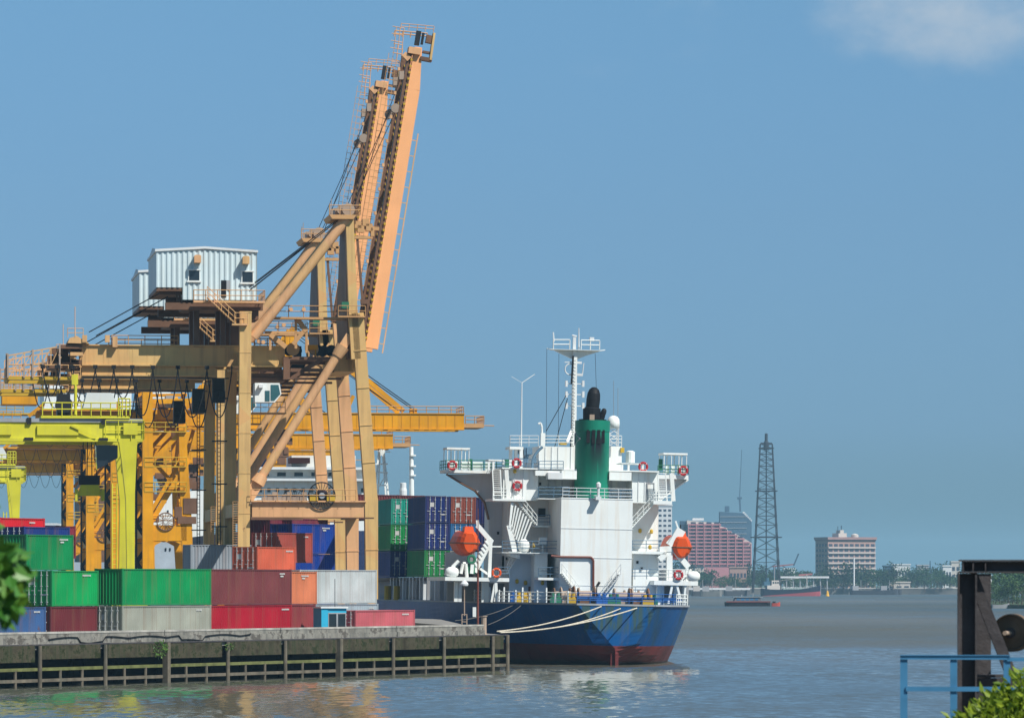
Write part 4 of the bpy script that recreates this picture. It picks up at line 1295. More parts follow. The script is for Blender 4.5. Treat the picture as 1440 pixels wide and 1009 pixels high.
def hull_material():
    m = pm('hull_blue_paint', (.003, .078, .25), rough=.42, var=.18, scale=.25, grime=.30, rust=.10, rustcol=(.10, .06, .045))
    nt = m.node_tree
    b = nt.nodes['Principled BSDF']
    cur = b.inputs['Base Color'].links[0].from_socket
    tc = N(nt, 'ShaderNodeTexCoord'); sp = N(nt, 'ShaderNodeSeparateXYZ')
    nt.links.new(tc.outputs['Object'], sp.inputs[0])
    def rng(sock, a, b_, lo=0., hi=1.):
        r = N(nt, 'ShaderNodeMapRange'); r.inputs[1].default_value = a; r.inputs[2].default_value = b_; r.inputs[3].default_value = lo; r.inputs[4].default_value = hi
        nt.links.new(sock, r.inputs[0]); return r.outputs[0]
    def mul(a, c):
        r = N(nt, 'ShaderNodeMath', operation='MULTIPLY'); nt.links.new(a, r.inputs[0])
        if isinstance(c, float): r.inputs[1].default_value = c
        else: nt.links.new(c, r.inputs[1])
        return r.outputs[0]
    def mix(f, a, col):
        r = N(nt, 'ShaderNodeMixRGB'); nt.links.new(f, r.inputs[0]); nt.links.new(a, r.inputs[1])
        if isinstance(col, tuple): r.inputs[2].default_value = (*col, 1)
        else: nt.links.new(col, r.inputs[2])
        return r.outputs[0]
    # brighter blue round the starboard quarter: its sunlit tone put into the colour
    ax = N(nt, 'ShaderNodeMath', operation='ABSOLUTE'); nt.links.new(sp.outputs[0], ax.inputs[0])
    n = N(nt, 'ShaderNodeTexNoise'); n.inputs['Scale'].default_value = .35; n.inputs['Detail'].default_value = 5
    nt.links.new(tc.outputs['Object'], n.inputs['Vector'])
    # painted-out rectangle with vertical streaks on and beside the transom
    mp = N(nt, 'ShaderNodeMapping'); mp.inputs['Scale'].default_value = (1.5, .4, .22)
    nt.links.new(tc.outputs['Object'], mp.inputs[0])
    n2 = N(nt, 'ShaderNodeTexNoise'); n2.inputs['Scale'].default_value = 1.4; n2.inputs['Detail'].default_value = 5
    nt.links.new(mp.outputs[0], n2.inputs['Vector'])
    f = mul(mul(rng(n2.outputs[0], .40, .55), rng(ax.outputs[0], 4.2, 3.2)), mul(rng(sp.outputs[2], 2.6, 3.3), rng(sp.outputs[1], 1.6, .4)))
    cur = mix(rng(sp.outputs[0], 2., 7., 0., .6), cur, (.008, .12, .36))  # sunlit tone mixed into the starboard blue
    cur = mix(mul(f, .9), cur, (.045, .085, .075))
    n3 = N(nt, 'ShaderNodeTexNoise'); n3.inputs['Scale'].default_value = .55; n3.inputs['Detail'].default_value = 6
    nt.links.new(mp.outputs[0], n3.inputs['Vector'])
    f2 = mul(mul(rng(n3.outputs[0], .50, .62), rng(sp.outputs[0], 2.6, 4.0)), rng(sp.outputs[1], 14., 8.))
    cur = mix(mul(f2, .65), cur, (.03, .07, .09))
    # boot topping
    nb = N(nt, 'ShaderNodeMixRGB'); nb.inputs[1].default_value = (.20, .035, .035, 1); nb.inputs[2].default_value = (.10, .028, .028, 1)
    nt.links.new(rng(n.outputs[0], .35, .65), nb.inputs[0])
    red = mix(rng(sp.outputs[2], .42, .12), nb.outputs[0], (.05, .042, .035))
    cur2 = N(nt, 'ShaderNodeMixRGB'); nt.links.new(rng(sp.outputs[2], 1.68, 1.73), cur2.inputs[0]); nt.links.new(red, cur2.inputs[1]); nt.links.new(cur, cur2.inputs[2])
    nt.links.new(cur2.outputs[0], b.inputs['Base Color'])
    bp = N(nt, 'ShaderNodeBump'); bp.inputs['Strength'].default_value = .25; bp.inputs['Distance'].default_value = .3
    nt.links.new(n.outputs[0], bp.inputs['Height']); nt.links.new(bp.outputs[0], b.inputs['Normal'])
    return m
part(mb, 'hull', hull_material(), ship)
mb = MB()                                               # rubbing edge at deck level
for sgn in (-1, 1):
    for y0, y1 in zip(YS[:-6], YS[1:-5]):
        mb.bar((sgn * hb(y0, DK), y0, DK), (sgn * hb(y1, DK), y1, DK), .10, .16)
mb.bar((-3.5, 0, DK), (3.5, 0, DK), .1, .16)
part(mb, 'deck_edge', M['grey'], ship)
mb = MB(); mb.box(-.35, .35, .3, 2.0, -2, 1.15); part(mb, 'rudder', pm('rudder_red', (.14, .03, .03), var=.3), ship)

# --- aft casing and deckhouse
def sbox(name, x0, y0, x1, y1, l0, l1, mat='white', label=None, parent=None):
    mb = MB(); mb.fbox(SF, x0, y0, x1, y1, l0, l1)
    return part(mb, name, M[mat] if isinstance(mat, str) else mat, parent or ship, label)
zdk = DK - .02
def wallbox(name, x0, ytop, x1, l0, l1, mat='white', zb=None):
    a, b = S(x0, ytop, l0), S(x1, ytop, l0)
    mb = MB(); mb.box(a.x, b.x, l0, l1, zdk if zb is None else zb, (a.z + b.z) / 2)
    return part(mb, name, M[mat] if isinstance(mat, str) else mat, ship)
wallbox('engine_casing', 789.5, 700, 890, 10.0, 17.0)
mb = MB()
for yy in (700, 742, 783, 822):                          # plate seams and coaming
    a, b = S(789, yy, 10), S(890.5, yy, 10)
    mb.box(a.x, b.x, 9.965, 9.998, a.z - .018, a.z + .018)
part(mb, 'plate_seam', M['whitegrey'], ship)
wallbox('deckhouse', 716, 665, 927, 17.0, 31.0)
wallbox('deckhouse_wing', 752, 776, 770, 12.5, 17)
wallbox('deckhouse_wing', 717, 776, 752, 14.5, 17, 'whitegrey')  # greyer than its neighbour: recess shadow put into the colour
wallbox('deckhouse_wing', 891, 776, 926, 13.5, 17)
# upper tier blocks: port and starboard stair towers, mid block
zplat = (S(700, 703, 15).z + S(930, 707, 15).z) / 2
wallbox('stair_tower', 708, 659, 757, 14.2, 17, 'white', zplat)
wallbox('stair_tower', 889, 664, 926, 14.2, 17, 'white', zplat)
sbox('bridge_deck', 706, 658.5, 927, 662, 13.6, 28)
sbox('fascia', 790, 661, 811, 673.5, 12.9, 17); sbox('fascia', 857, 663, 888, 675.5, 12.9, 17)
sbox('fascia', 753, 661, 790, 669, 13.4, 17)
sbox('locker', 771, 664, 791, 673.5, 12.5, 13.4, 'whitegrey')
# recess behind the funnel
sbox('recess_wall', 790, 673, 890, 700, 16.9, 17.05, 'whitegrey')
# wheelhouse block
sbox('wheelhouse', 758, 627, 808, 661, 19, 28); sbox('wheelhouse', 857, 627, 874, 664, 19, 28)
sbox('wheelhouse', 808, 640, 857, 664, 20, 28)
mb = MB()
for x in (767, 776, 785, 803):
    p = S(x, 628, 18.98); q_ = S(x, 660, 18.98)
    mb.box(p.x - .03, p.x + .03, 18.94, 18.985, q_.z, p.z)
for x in (715, 724, 736): p = S(x, 660, 14.18); q_ = S(x, 700, 14.18); mb.box(p.x - .03, p.x + .03, 14.14, 14.185, q_.z, p.z)
for x in (898, 907): p = S(x, 665, 14.18); q_ = S(x, 704, 14.18); mb.box(p.x - .03, p.x + .03, 14.14, 14.185, q_.z, p.z)
part(mb, 'wall_stiffener', M['whitegrey'], ship)
# side deckhouse right side lower levels
sbox('deck_overhang', 889, 774, 937, 779, 12.6, 20)
# doors, windows, vents on the aft walls
def wdoor(x0, y0, x1, y1, l, mat='whitegrey', name='door'):
    mb = MB(); mb.fbox(SF, x0, y0, x1, y1, l - .06, l - .004); part(mb, name, M[mat], ship)
def wdoor_frame(x0, y0, x1, y1, l):
    a, b = S(x0, y0, l - .08), S(x1, y1, l - .08); t_ = .09
    mb = MB(); yy0, yy1 = l - .1, l - .004
    mb.box(a.x, a.x + t_, yy0, yy1, b.z, a.z); mb.box(b.x - t_, b.x, yy0, yy1, b.z, a.z); mb.box(a.x + t_, b.x - t_, yy0, yy1, a.z - t_, a.z)
    part(mb, 'door_frame', M['grey'], ship)
wdoor_frame(711, 673.5, 721, 698, 14.2); wdoor(712.7, 675, 719.5, 698, 14.2, 'white')
wdoor_frame(909.5, 678, 920, 703.5, 14.2); wdoor(911, 680, 918.5, 703.5, 14.2, 'white')
wdoor(772, 676, 782, 700, 16.9, 'whitegrey'); wdoor(791.5, 674, 804, 697, 16.85, 'white'); wdoor(861, 676, 868, 698, 16.85, 'white')
for (x0, y0, x1, y1, l) in ((757, 714, 767, 726, 17), (757, 755, 766, 766, 17), (776, 757, 781, 770, 17), (706, 781, 709, 800, 17)):
    wdoor(x0, y0, x1, y1, l, 'dark', 'window')
for (x0, y0, x1, y1, l) in ((743, 824, 749, 845, 14.5), (765, 824, 775, 845, 17), (714, 822, 719, 845, 17)):
    wdoor(x0, y0, x1, y1, l, 'redpipe' if x0 != 714 else 'dark')
for x, y, l in ((699, 747, 20.4), (711, 783, 14.4), (756, 662, 14), (758, 678, 17), (895, 788, 13.4), (901, 797, 13.4)):
    wdoor(x, y, x + 3, y + 4, l, 'dark', 'vent')
rnd = random.Random(9)
for x, y, l in ((733, 747, 16.95), (750, 770, 12.4), (727, 820, 14.4), (739, 822, 14.4), (763, 822, 12.4), (900, 749, 16.95), (916, 750, 16.95), (914, 772, 13), (722, 785, 16.9), (724, 665, 14)):
    mb = MB(); p = S(x, y, l - .2); mb.lathe([(.10, 0), (.16, .1), (.16, .32), (.05, .42)], (p.x, l - .2, p.z), n=8); mb.box(p.x - .04, p.x + .04, l - .2, l, p.z + .1, p.z + .18)
    part(mb, 'wall_lamp', M['ochre'], ship)
# intermediate decks between the port walls, with rails
def deck(x0, x1, y, l0, l1, th=4, mat='white'):
    sbox('deck_slab', x0, y, x1, y + th, l0, l1, mat)
deck(706, 790, 776, 11.9, 17, 2.5); deck(751, 773, 738, 14.5, 17, 3); deck(890, 927, 774, 12.9, 17, 2.5); deck(757, 791, 811.5, 10.6, 17, 4)
deck(693, 740, 700.5, 12.6, 17, 4); deck(919, 945, 703.5, 12.6, 17, 5.5); deck(757, 795, 700, 12.9, 17, 2)
def srail(pts, l, h=1.0, mat='white', step=1.3, r=.032, mids=(.35, .68)):
    mb = MB(); mb.rail([S(x, y, l if not isinstance(l, tuple) else l[i]) for i, (x, y) in enumerate(pts)], h, step, r, mids)
    return part(mb, 'railing', M[mat], ship)
M['bluerail'] = pm('blue_grey_rail', (.10, .18, .26))
srail([(706, 776), (790, 776)], 11.95, 1.0, 'bluerail'); srail([(889, 775), (928, 775)], 12.95, 1.0, 'bluerail')
srail([(706, 660), (757, 660)], 13.7, .95, 'bluerail'); srail([(757, 700), (800, 700)], 12.95, 1.0, 'bluerail')
srail([(791, 701), (889, 703)], 10.1, 1.0, 'whitegrey'); srail([(857, 703), (888, 703)], 12.9, .9, 'bluerail')
srail([(757, 811.5), (790, 811.5)], 10.7, .9, 'bluerail'); srail([(876, 814), (926, 814)], 12.5, .9, 'bluerail')
srail([(758, 662), (792, 662)], 13.5, .9, 'bluerail'); srail([(919, 704), (944, 704)], 12.7, .9); srail([(693, 701), (712, 701)], 12.7, .9)
srail([(751, 738), (773, 738)], 14.6, .9, 'bluerail')
# stairs
def stair(x0, y0, x1, y1, l, w_=.8, mat='white'):
    a, b = S(x0, y0, l), S(x1, y1, l)
    mb = MB()
    for dy in (0, w_): mb.bar(a + Vector((0, dy, 0)), b + Vector((0, dy, 0)), .06, .30, FY)
    n = 12
    for k in range(n):
        p = a.lerp(b, (k + .5) / n); mb.box(p.x - .13, p.x + .13, l + .03, l + w_ - .03, p.z - .02, p.z + .02)
    mb.rail([a, b], .85, .7, .028, (.5,))
    part(mb, 'stairs', M[mat], ship)
stair(727, 703, 755, 738, 13.2); stair(920, 707, 889, 741, 13.0); stair(790, 805, 815, 838, 9.4); stair(873, 806, 848, 838, 9.2, .8, 'whitegrey'); stair(732, 775, 713, 806, 13.4, .7, 'whitegrey')
# the slatted port stair enclosure
mb = MB()
a, b = S(719, 705, 13), S(716, 742, 13); c, d_ = S(752, 733, 13), S(731, 775, 13)
mb.bar(S(715.5, 738, 13), S(724, 776, 13), .45, .3, FY)
for k in range(8):
    t_ = k / 7
    p, q_ = S(721 + 26 * t_, 706 + 27 * t_, 13.1), S(716 + 16 * t_, 742 + 28 * t_, 13.1)
    mb.bar(p, q_, .13, .5, FY)
mb.bar(S(719, 706, 13), S(716, 742, 13), .12, .4, FY)
mb.prism([S(716, 775, 12.6), S(731, 776, 12.6), S(731, 785, 12.6), S(717, 781, 12.6)], (0, 2, 0))
part(mb, 'stair_screen', M['white'], ship)
mb = MB(); p = S(737, 770, 12.8); mb.lathe([(.1, 0), (.42, .1), (.55, .5), (.5, .9), (.2, 1.2)], (p.x, 13.0, p.z - .4), n=14); mb.box(p.x - .9, p.x + .9, 12.7, 13.4, p.z - .6, p.z - .35); part(mb, 'capstan', M['white'], ship)
mb = MB(); mb.fbox(SF, 759, 755, 769, 765, 12.9, 13.7); p = S(764, 765, 13); mb.tube((p.x, 13.2, p.z), (p.x, 13.2, p.z - .9), .1, 6); part(mb, 'store_box', M['white'], ship)
# vertical ladders on the wings
for x, y0, y1 in ((698, 660, 701), (930.5, 665, 704)):
    mb = MB(); a, b = S(x, y0, 13.2), S(x + 2, y1, 13.2)
    for dx in (-.36, .36): mb.bar(a + Vector((dx, 0, 0)), b + Vector((dx, 0, 0)), .10, .10, FY)
    for k in range(16): p = a.lerp(b, k / 15); mb.bar(p + Vector((-.36, 0, 0)), p + Vector((.36, 0, 0)), .05, .05, FY)
    mb.bar(a + Vector((.9, 0, 0)), b + Vector((.95, 0, 0)), .35, .35, FY)
    part(mb, 'ladder', M['white'], ship)
# bridge wings
for (xo, xi, ya, yb, xk, yk, side) in ((626.5, 716, 660, 666, 672, 700, -1), (968, 925, 667, 673.5, 935, 692, 1)):
    l0, l1 = 19.5, 23.0
    mb = MB(); mb.fbox(SF, min(xo, xi), ya, max(xo, xi), yb, l0, l1); part(mb, 'bridge_wing', M['white'], ship)
    mb = MB(); mb.rail([S(xo, ya, l0), S(xi, ya, l0)], .85, 1.1, .035, (.3, .6)); mb.rail([S(xo, ya, l0), S(xo, ya, l0) + Vector((0, 3.5, 0))], .85, 1.1, .035, (.3, .6)); part(mb, 'wing_railing', M['deckgreen'], ship)
    mb = MB()
    a, b = S(xo, ya, l0 + .3), S(xi, ya, l0 + .3)
    k0, k1 = (a.x + .1, b.x - 1.2) if side < 0 else (b.x + .6, a.x - .1)
    n = 4
    for k in range(n):
        u0, u1 = k0 + (k1 - k0) * k / n + .12, k0 + (k1 - k0) * (k + 1) / n - .12
        mb.box(u0, u1, l0 + .25, l0 + .3, a.z + .03, a.z + .80)
    part(mb, 'weather_screen', pm('pale_screen_panel', (.72, .80, .76), rough=.3), ship)
    mb = MB()
    if side < 0: fx0, fx1, fy0, fy1 = 629.5, 659, 630.5, 660
    else: fx0, fx1, fy0, fy1 = 934, 965, 638, 667
    for dy in (0, 2.2):
        a, b = S(fx0, fy0, l0 + .2), S(fx1, fy1, l0 + .2)
        for t_ in (0, .33, .66, 1): mb.tube((a.x + (b.x - a.x) * t_, l0 + .2 + dy, b.z), (a.x + (b.x - a.x) * t_, l0 + .2 + dy, a.z), .045, 5)
    mb.box(a.x - .08, b.x + .08, l0 + .1, l0 + 2.6, a.z - .05, a.z + .12)
    part(mb, 'wing_shelter', M['white'], ship)
    # bracket under the wing
    if side < 0: poly = [(628, 666.5), (716, 666.5), (716, 800), (689, 800), (687, 730), (681, 706), (668, 690), (650, 680)]
    else: poly = [(967, 674), (926, 674), (926, 706), (933, 699), (945, 690)]
    mb = MB(); mb.prism([S(x, y, 20.5) for x, y in poly], (0, .35, 0)); part(mb, 'wing_bracket', M['whitegrey'], ship)
    mb = MB()
    e = [S(x, y, 20.4) for x, y in (poly[:1] + poly[:3:-1] if side < 0 else [poly[0], poly[4], poly[3], poly[2]])]
    for p, q_ in zip(e, e[1:]): mb.bar(p, q_, .12, .7, FY)
    part(mb, 'bracket_flange', M['brown' if side < 0 else 'white'], ship)
# port outboard wall below the wing (in shade)
sbox('wing_locker', 687, 645.5, 709, 648, 15, 17); sbox('wing_locker', 874, 650.5, 905, 652.5, 14.5, 17)
mb = MB()
for x in (687.5, 694, 708): p = S(x, 647, 15.1); q_ = S(x, 661, 15.1); mb.box(p.x - .09, p.x + .09, 15.05, 15.2, q_.z, p.z)
for x in (875, 884, 904): p = S(x, 652, 14.6); q_ = S(x, 663, 14.6); mb.box(p.x - .09, p.x + .09, 14.55, 14.7, q_.z, p.z)
part(mb, 'locker_frame', M['white'], ship)
mb = MB(); p = S(888, 650, 15); mb.lathe([(.42, 0), (.42, .6), (.42, 1.0), (.2, 1.1)], (p.x, 15.6, p.z), n=12); part(mb, 'drum_tank', M['white'], ship)
for x, l in ((661.5, 20), (929, 20.5), (713, 14.5)):
    mb = MB(); p = S(x, 661, l); mb.box(p.x - .16, p.x + .16, l - .1, l + .25, p.z, p.z + 1.05); part(mb, 'fire_station', M['deckgreen'], ship)
# port monkey-island platform with gear
mb = MB(); mb.fbox(SF, 717, 627.5, 736, 631.5, 16, 18.5)
part(mb, 'platform', M['white'], ship)
srail([(717, 627), (757, 627)], 16.2, .95, 'whitegrey', 1.0); srail([(717, 627), (717, 627)], (16.2, 18.5), .95, 'whitegrey')
mb = MB()
for x in (718.5, 726): mb.box(*(lambda p, q_: (p.x - .13, p.x + .13, 16.6, 16.9, q_.z, p.z))(S(x, 631, 16.6), S(x, 660, 16.6)))
mb.fbox(SF, 731, 628, 735, 660, 17.5, 17.9)
part(mb, 'platform_leg', M['whitegrey'], ship)
rnd = random.Random(21)
mb = MB()
for k in range(9):
    p = S(rnd.uniform(729, 757), rnd.uniform(632, 655), 17.2); s_ = rnd.uniform(.1, .3)
    mb.box(p.x - s_, p.x + s_, 17.2 + rnd.uniform(0, 1), 18.4, p.z - .3, p.z + .3)
part(mb, 'deck_gear', M['bluerail'], ship)
mb = MB(); p, q_ = S(748, 660, 17.2), S(763, 628, 17.2)
for k in range(6):
    t0, t1 = k / 6, (k + 1) / 6
    f_ = lambda t_: Vector((p.x + (q_.x - p.x) * t_ ** 1.7, 17.2, p.z + (q_.z - p.z) * t_ ** .6))
    mb.tube(f_(t0), f_(t1), .13, 6)
part(mb, 'vent_duct', M['bluerail'], ship)
srail([(763, 627), (808, 627)], 19.1, .95, 'white', 1.2); srail([(857, 627), (874, 627)], 19.1, .95, 'white', 1.0)
mb = MB(); mb.fbox(SF, 788, 621, 797, 625, 19.5, 20.2); part(mb, 'yellow_locker', M['ochre'], ship); mb = MB(); mb.fbox(SF, 873, 629, 878, 636, 18.8, 19.4); part(mb, 'search_light', M['ochre'], ship)
mb = MB(); p = S(763, 627, 18); mb.path([p, S(762, 600, 18), S(760.5, 594.5, 18), S(757, 595.5, 18)], .09, 6); mb.box(p.x - .2, p.x + .2, 17.8, 18.2, p.z, p.z + 1.2); part(mb, 'goose_neck_vent', M['white'], ship)
# whip aerial with forked head
mb = MB(); mb.tube(S(733, 627, 17), S(734, 538, 17), .06, 6, .04); mb.tube(S(734, 538, 17), S(752, 526, 17), .03, 5); mb.tube(S(734, 538, 17), S(719, 529, 17), .015, 5)
part(mb, 'aerial', M['white'], ship)
mb = MB()
for x, y0, y1 in ((863, 535, 600), (869, 545, 600)): mb.tube(S(x, y1, 21), S(x, y0, 21), .022, 4)
part(mb, 'whip_antenna', M['grey'], ship)
# funnel
fcx = S(833, 640, 14)
def fun(mb, z0, z1, r, lx, yc, n=28):
    mb.lathe([(r, z0), (r, z1)], (lx, yc, 0), n=n, sx=1, sy=1.35)
rF = (S(857, 640, 12).x - S(809, 640, 12).x) / 2
ft, fb = S(833, 590, 12).z, S(833, 702, 12).z
mb = MB(); mb.lathe([(rF, fb), (rF * .985, ft - 1.0), (rF * 1.01, ft - .99), (rF * 1.01, ft)], (fcx.x, 14.2, 0), n=64, sy=1.2)
def funnel_mat():
    m = pm('funnel_green_paint', (.008, .175, .11), rough=.38, var=.16, scale=.5, grime=.12, rustcol=(.01, .05, .04))
    nt = m.node_tree; b = nt.nodes['Principled BSDF']; cur = b.inputs['Base Color'].links[0].from_socket
    tc = N(nt, 'ShaderNodeTexCoord'); mp = N(nt, 'ShaderNodeMapping'); mp.inputs['Scale'].default_value = (2.6, .5, .22)
    nt.links.new(tc.outputs['Object'], mp.inputs[0])
    n = N(nt, 'ShaderNodeTexNoise'); n.inputs['Scale'].default_value = 1.6; n.inputs['Detail'].default_value = 6; nt.links.new(mp.outputs[0], n.inputs['Vector'])
    sp = N(nt, 'ShaderNodeSeparateXYZ'); nt.links.new(tc.outputs['Object'], sp.inputs[0])
    def rng(s_, a, b_):
        r = N(nt, 'ShaderNodeMapRange'); r.inputs[1].default_value = a; r.inputs[2].default_value = b_; nt.links.new(s_, r.inputs[0]); return r.outputs[0]
    def mul(a, c):
        r = N(nt, 'ShaderNodeMath', operation='MULTIPLY'); nt.links.new(a, r.inputs[0]); nt.links.new(c, r.inputs[1]); return r.outputs[0]
    zt = S(840, 622, 12).z
    off = N(nt, 'ShaderNodeMath', operation='SUBTRACT'); nt.links.new(sp.outputs[0], off.inputs[0]); off.inputs[1].default_value = S(840.5, 622, 12).x
    ab = N(nt, 'ShaderNodeMath', operation='ABSOLUTE'); nt.links.new(off.outputs[0], ab.inputs[0])
    f = mul(mul(rng(n.outputs[0], .30, .46), rng(ab.outputs[0], 1.2, .35)), mul(rng(sp.outputs[2], zt - 4.2, zt - .4), rng(sp.outputs[2], zt + .8, zt + .3)))
    mx = N(nt, 'ShaderNodeMixRGB'); mx.inputs[2].default_value = (.012, .014, .018, 1); nt.links.new(f, mx.inputs[0]); nt.links.new(cur, mx.inputs[1]); nt.links.new(mx.outputs[0], b.inputs['Base Color'])
    return m
fn = part(mb, 'funnel', funnel_mat(), ship)
for k, x in enumerate((829, 836, 843, 849.5)):
    p = S(x, 604, 12); q_ = S(x, 622 + (k in (1, 2)) * 1.5, 12)
    u = (p.x - fcx.x) / rF; yf = 14.2 - rF * 1.2 * math.sqrt(max(0, 1 - u * u))
    mb = MB(); mb.box(p.x - .15, p.x + .15, yf - .05, yf + .4, q_.z, p.z)
    part(mb, 'louvre', M['black'], fn)
mb = MB(); p = S(811.5, 615, 13.4); 
def funp(px, py):                                       # a point on the funnel skin
    q_ = S(px, py, 13); u = max(-1, min(1, (q_.x - fcx.x) / rF)); return Vector((fcx.x + u * rF * 1.012, 14.2 - rF * 1.212 * math.sqrt(max(0, 1 - u * u)), q_.z))
dia = [funp(812, 608), funp(816.5, 616), funp(812, 625), funp(809.6, 616)]
for a, b in zip(dia, dia[1:] + dia[:1]): mb.bar(a, b, .13, .05, FY)
part(mb, 'funnel_emblem', M['grey'], fn)
mb = MB(); mb.lathe([(rF * .8, ft + .02), (rF * .8, ft + .12)], (fcx.x, 14.2, 0), n=24, sy=1.2); part(mb, 'funnel_cap', M['black'], fn)
# exhaust pipes: cut obliquely, leaning aft-starboard
def pipe_mesh(mb, x0, y0, x1, y1, r, l):
    a, b = S(x0, y0, l), S(x1, y1, l); d = (b - a); n_ = d.length; q_ = d.to_track_quat('Z', 'X')
    mb.lathe([(r * .95, -r * .5), (r * .97, n_ * .30), (r * 1.04, n_ * .32), (r * 1.04, n_ * .36), (r * .9, n_ * .38), (r * .93, n_ * .62), (r * .86, n_ * .80), (r * .66, n_ * .92), (r * .34, n_ * .985), (r * .08, n_)], a, q_, n=20)
mb = MB(); pipe_mesh(mb, 831.5, 590, 836, 544, .68, 13.6); p = S(833, 588, 13); mb.lathe([(.8, p.z - .2), (.82, p.z + .9), (.7, p.z + .95)], (S(832, 588, 13.6).x, 13.6, 0), n=16); o = part(mb, 'exhaust_pipe', M['black'], ship, smooth=False)
mb = MB(); pipe_mesh(mb, 845, 590, 850.5, 574, .28, 13.4); part(mb, 'exhaust_pipe', M['black'], ship)
mb = MB(); p = S(833.5, 594, 12.1); mb.box(p.x - .22, p.x + .22, 12.45, 12.6, p.z, p.z + .75); part(mb, 'ladder_plate', M['winch'], ship)
# satcom dome
p0, p1 = S(862.5, 602, 18), S(862.5, 585, 18); r_ = .58
mb = MB(); mb.lathe([(r_, 0), (r_, .55), (r_ * .92, .85), (r_ * .6, 1.08), (r_ * .15, 1.17)], (p0.x, 18, p0.z), n=18); part(mb, 'radar_dome', M['white'], ship, smooth=True)
mb = MB(); pb = S(862.5, 627, 18)
for dx in (-.42, .42):
    for dy in (-.4, .4): mb.tube((p0.x + dx, 18 + dy, p0.z), (p0.x + dx, 18 + dy, pb.z), .05, 5)
for k in range(3):
    z0 = pb.z + (p0.z - pb.z) * k / 3; z1 = pb.z + (p0.z - pb.z) * (k + 1) / 3
    mb.tube((p0.x - .42, 17.6, z0), (p0.x + .42, 17.6, z1), .035, 4); mb.tube((p0.x + .42, 17.6, z0), (p0.x - .42, 17.6, z1), .035, 4)
part(mb, 'dome_pedestal', M['whitegrey'], ship)
# radar mast
mm = 20.5
mb = MB(); mb.bar(S(806, 640, mm), S(808.5, 492, mm), .46, .5, FY, .38, .4); mast = part(mb, 'mast', M['white'], ship)
mb = MB(); mb.bar(S(802, 640, mm), S(806, 545, mm), .12, .12, FY); mb.bar(S(803.6, 540, mm - .2), S(806, 500, mm - .2), .16, .16, FY)
for k in range(26): mb.bar(S(803 + .1 * k, 632 - 5 * k, mm - .35), S(807 + .1 * k, 632 - 5 * k, mm - .35), .05, .05, FY)
part(mb, 'mast_ladder', M['dark'], mast)
mb = MB()
mb.prism([S(777, 491, mm), S(845, 493.5, mm), S(824, 500, mm), S(812, 505, mm), S(804, 504, mm)], (0, .4, 0)); mb.fbox(SF, 777, 490.5, 845, 493, mm - .6, mm + 1.0)
mb.tube(S(769, 490, mm), S(778, 491, mm), .05, 5); mb.tube(S(844, 493, mm), S(851, 492, mm), .05, 5)
part(mb, 'mast_platform', M['white'], mast)
mb = MB(); mb.rail([S(778, 490.5, mm - .5), S(801, 490.5, mm - .5)], .85, 1.1, .05); mb.rail([S(817, 491, mm - .5), S(843, 491.5, mm - .5)], .85, 1.0, .05)
mb.tube(S(779, 480, mm), S(778, 467, mm), .06, 5)
part(mb, 'platform_railing', M['white'], mast)
mb = MB(); mb.bar(S(807.5, 491, mm), S(807.8, 474, mm), .28, .28, FY); mb.tube(S(814, 491, mm), S(814, 461, mm), .08, 6, .04); mb.tube(S(804.5, 471.5, mm), S(811, 473, mm), .09, 5); mb.box(*(lambda p: (p.x - .2, p.x + .2, mm - .2, mm + .2, p.z - .1, p.z + .25))(S(832, 478, mm)))
part(mb, 'top_light', M['whitegrey'], mast)
mb = MB()
mb.bar(S(794, 509, mm), S(804, 509, mm), .09, .09, FY); mb.bar(S(806, 509, mm), S(818, 510, mm), .2, .2, FY)
mb.bar(S(803, 526, mm), S(819, 527, mm), .22, .4, FY); mb.tube(S(819, 527, mm), S(821, 510, mm), .05, 5)
for y in (539, 554, 570): mb.bar(S(795, y, mm), S(822, y + .7, mm), .08, .08, FY); [mb.box(*(lambda p: (p.x - .1, p.x + .1, mm - .15, mm + .15, p.z - .28, p.z + .28))(S(x, y + .3, mm))) for x in (796.5, 820)]
part(mb, 'cross_arm', M['whitegrey'], mast)
mb = MB(); p = S(802, 519, mm); mb.torus(p, .5, .06, Euler((R(90), 0, 0)).to_quaternion(), 16, 5); part(mb, 'signal_ring', M['whitegrey'], mast)
mb = MB()
for a, b in (((768, 606), (796, 556)), ((780, 628), (798, 560)), ((769, 490), (768, 625)), ((786, 497), (785, 625)), ((837, 497), (839, 560))): mb.tube(S(*a, mm - .3), S(*b, mm - .3), .018 if a[1] > 480 and a[1] < 500 else .035, 4)
part(mb, 'stay_wire', M['dark'], mast)
mb = MB(); mb.bar(S(797, 622, mm - 1), S(804, 604, mm), .25, .25, FY); part(mb, 'mast_strut', M['white'], mast)
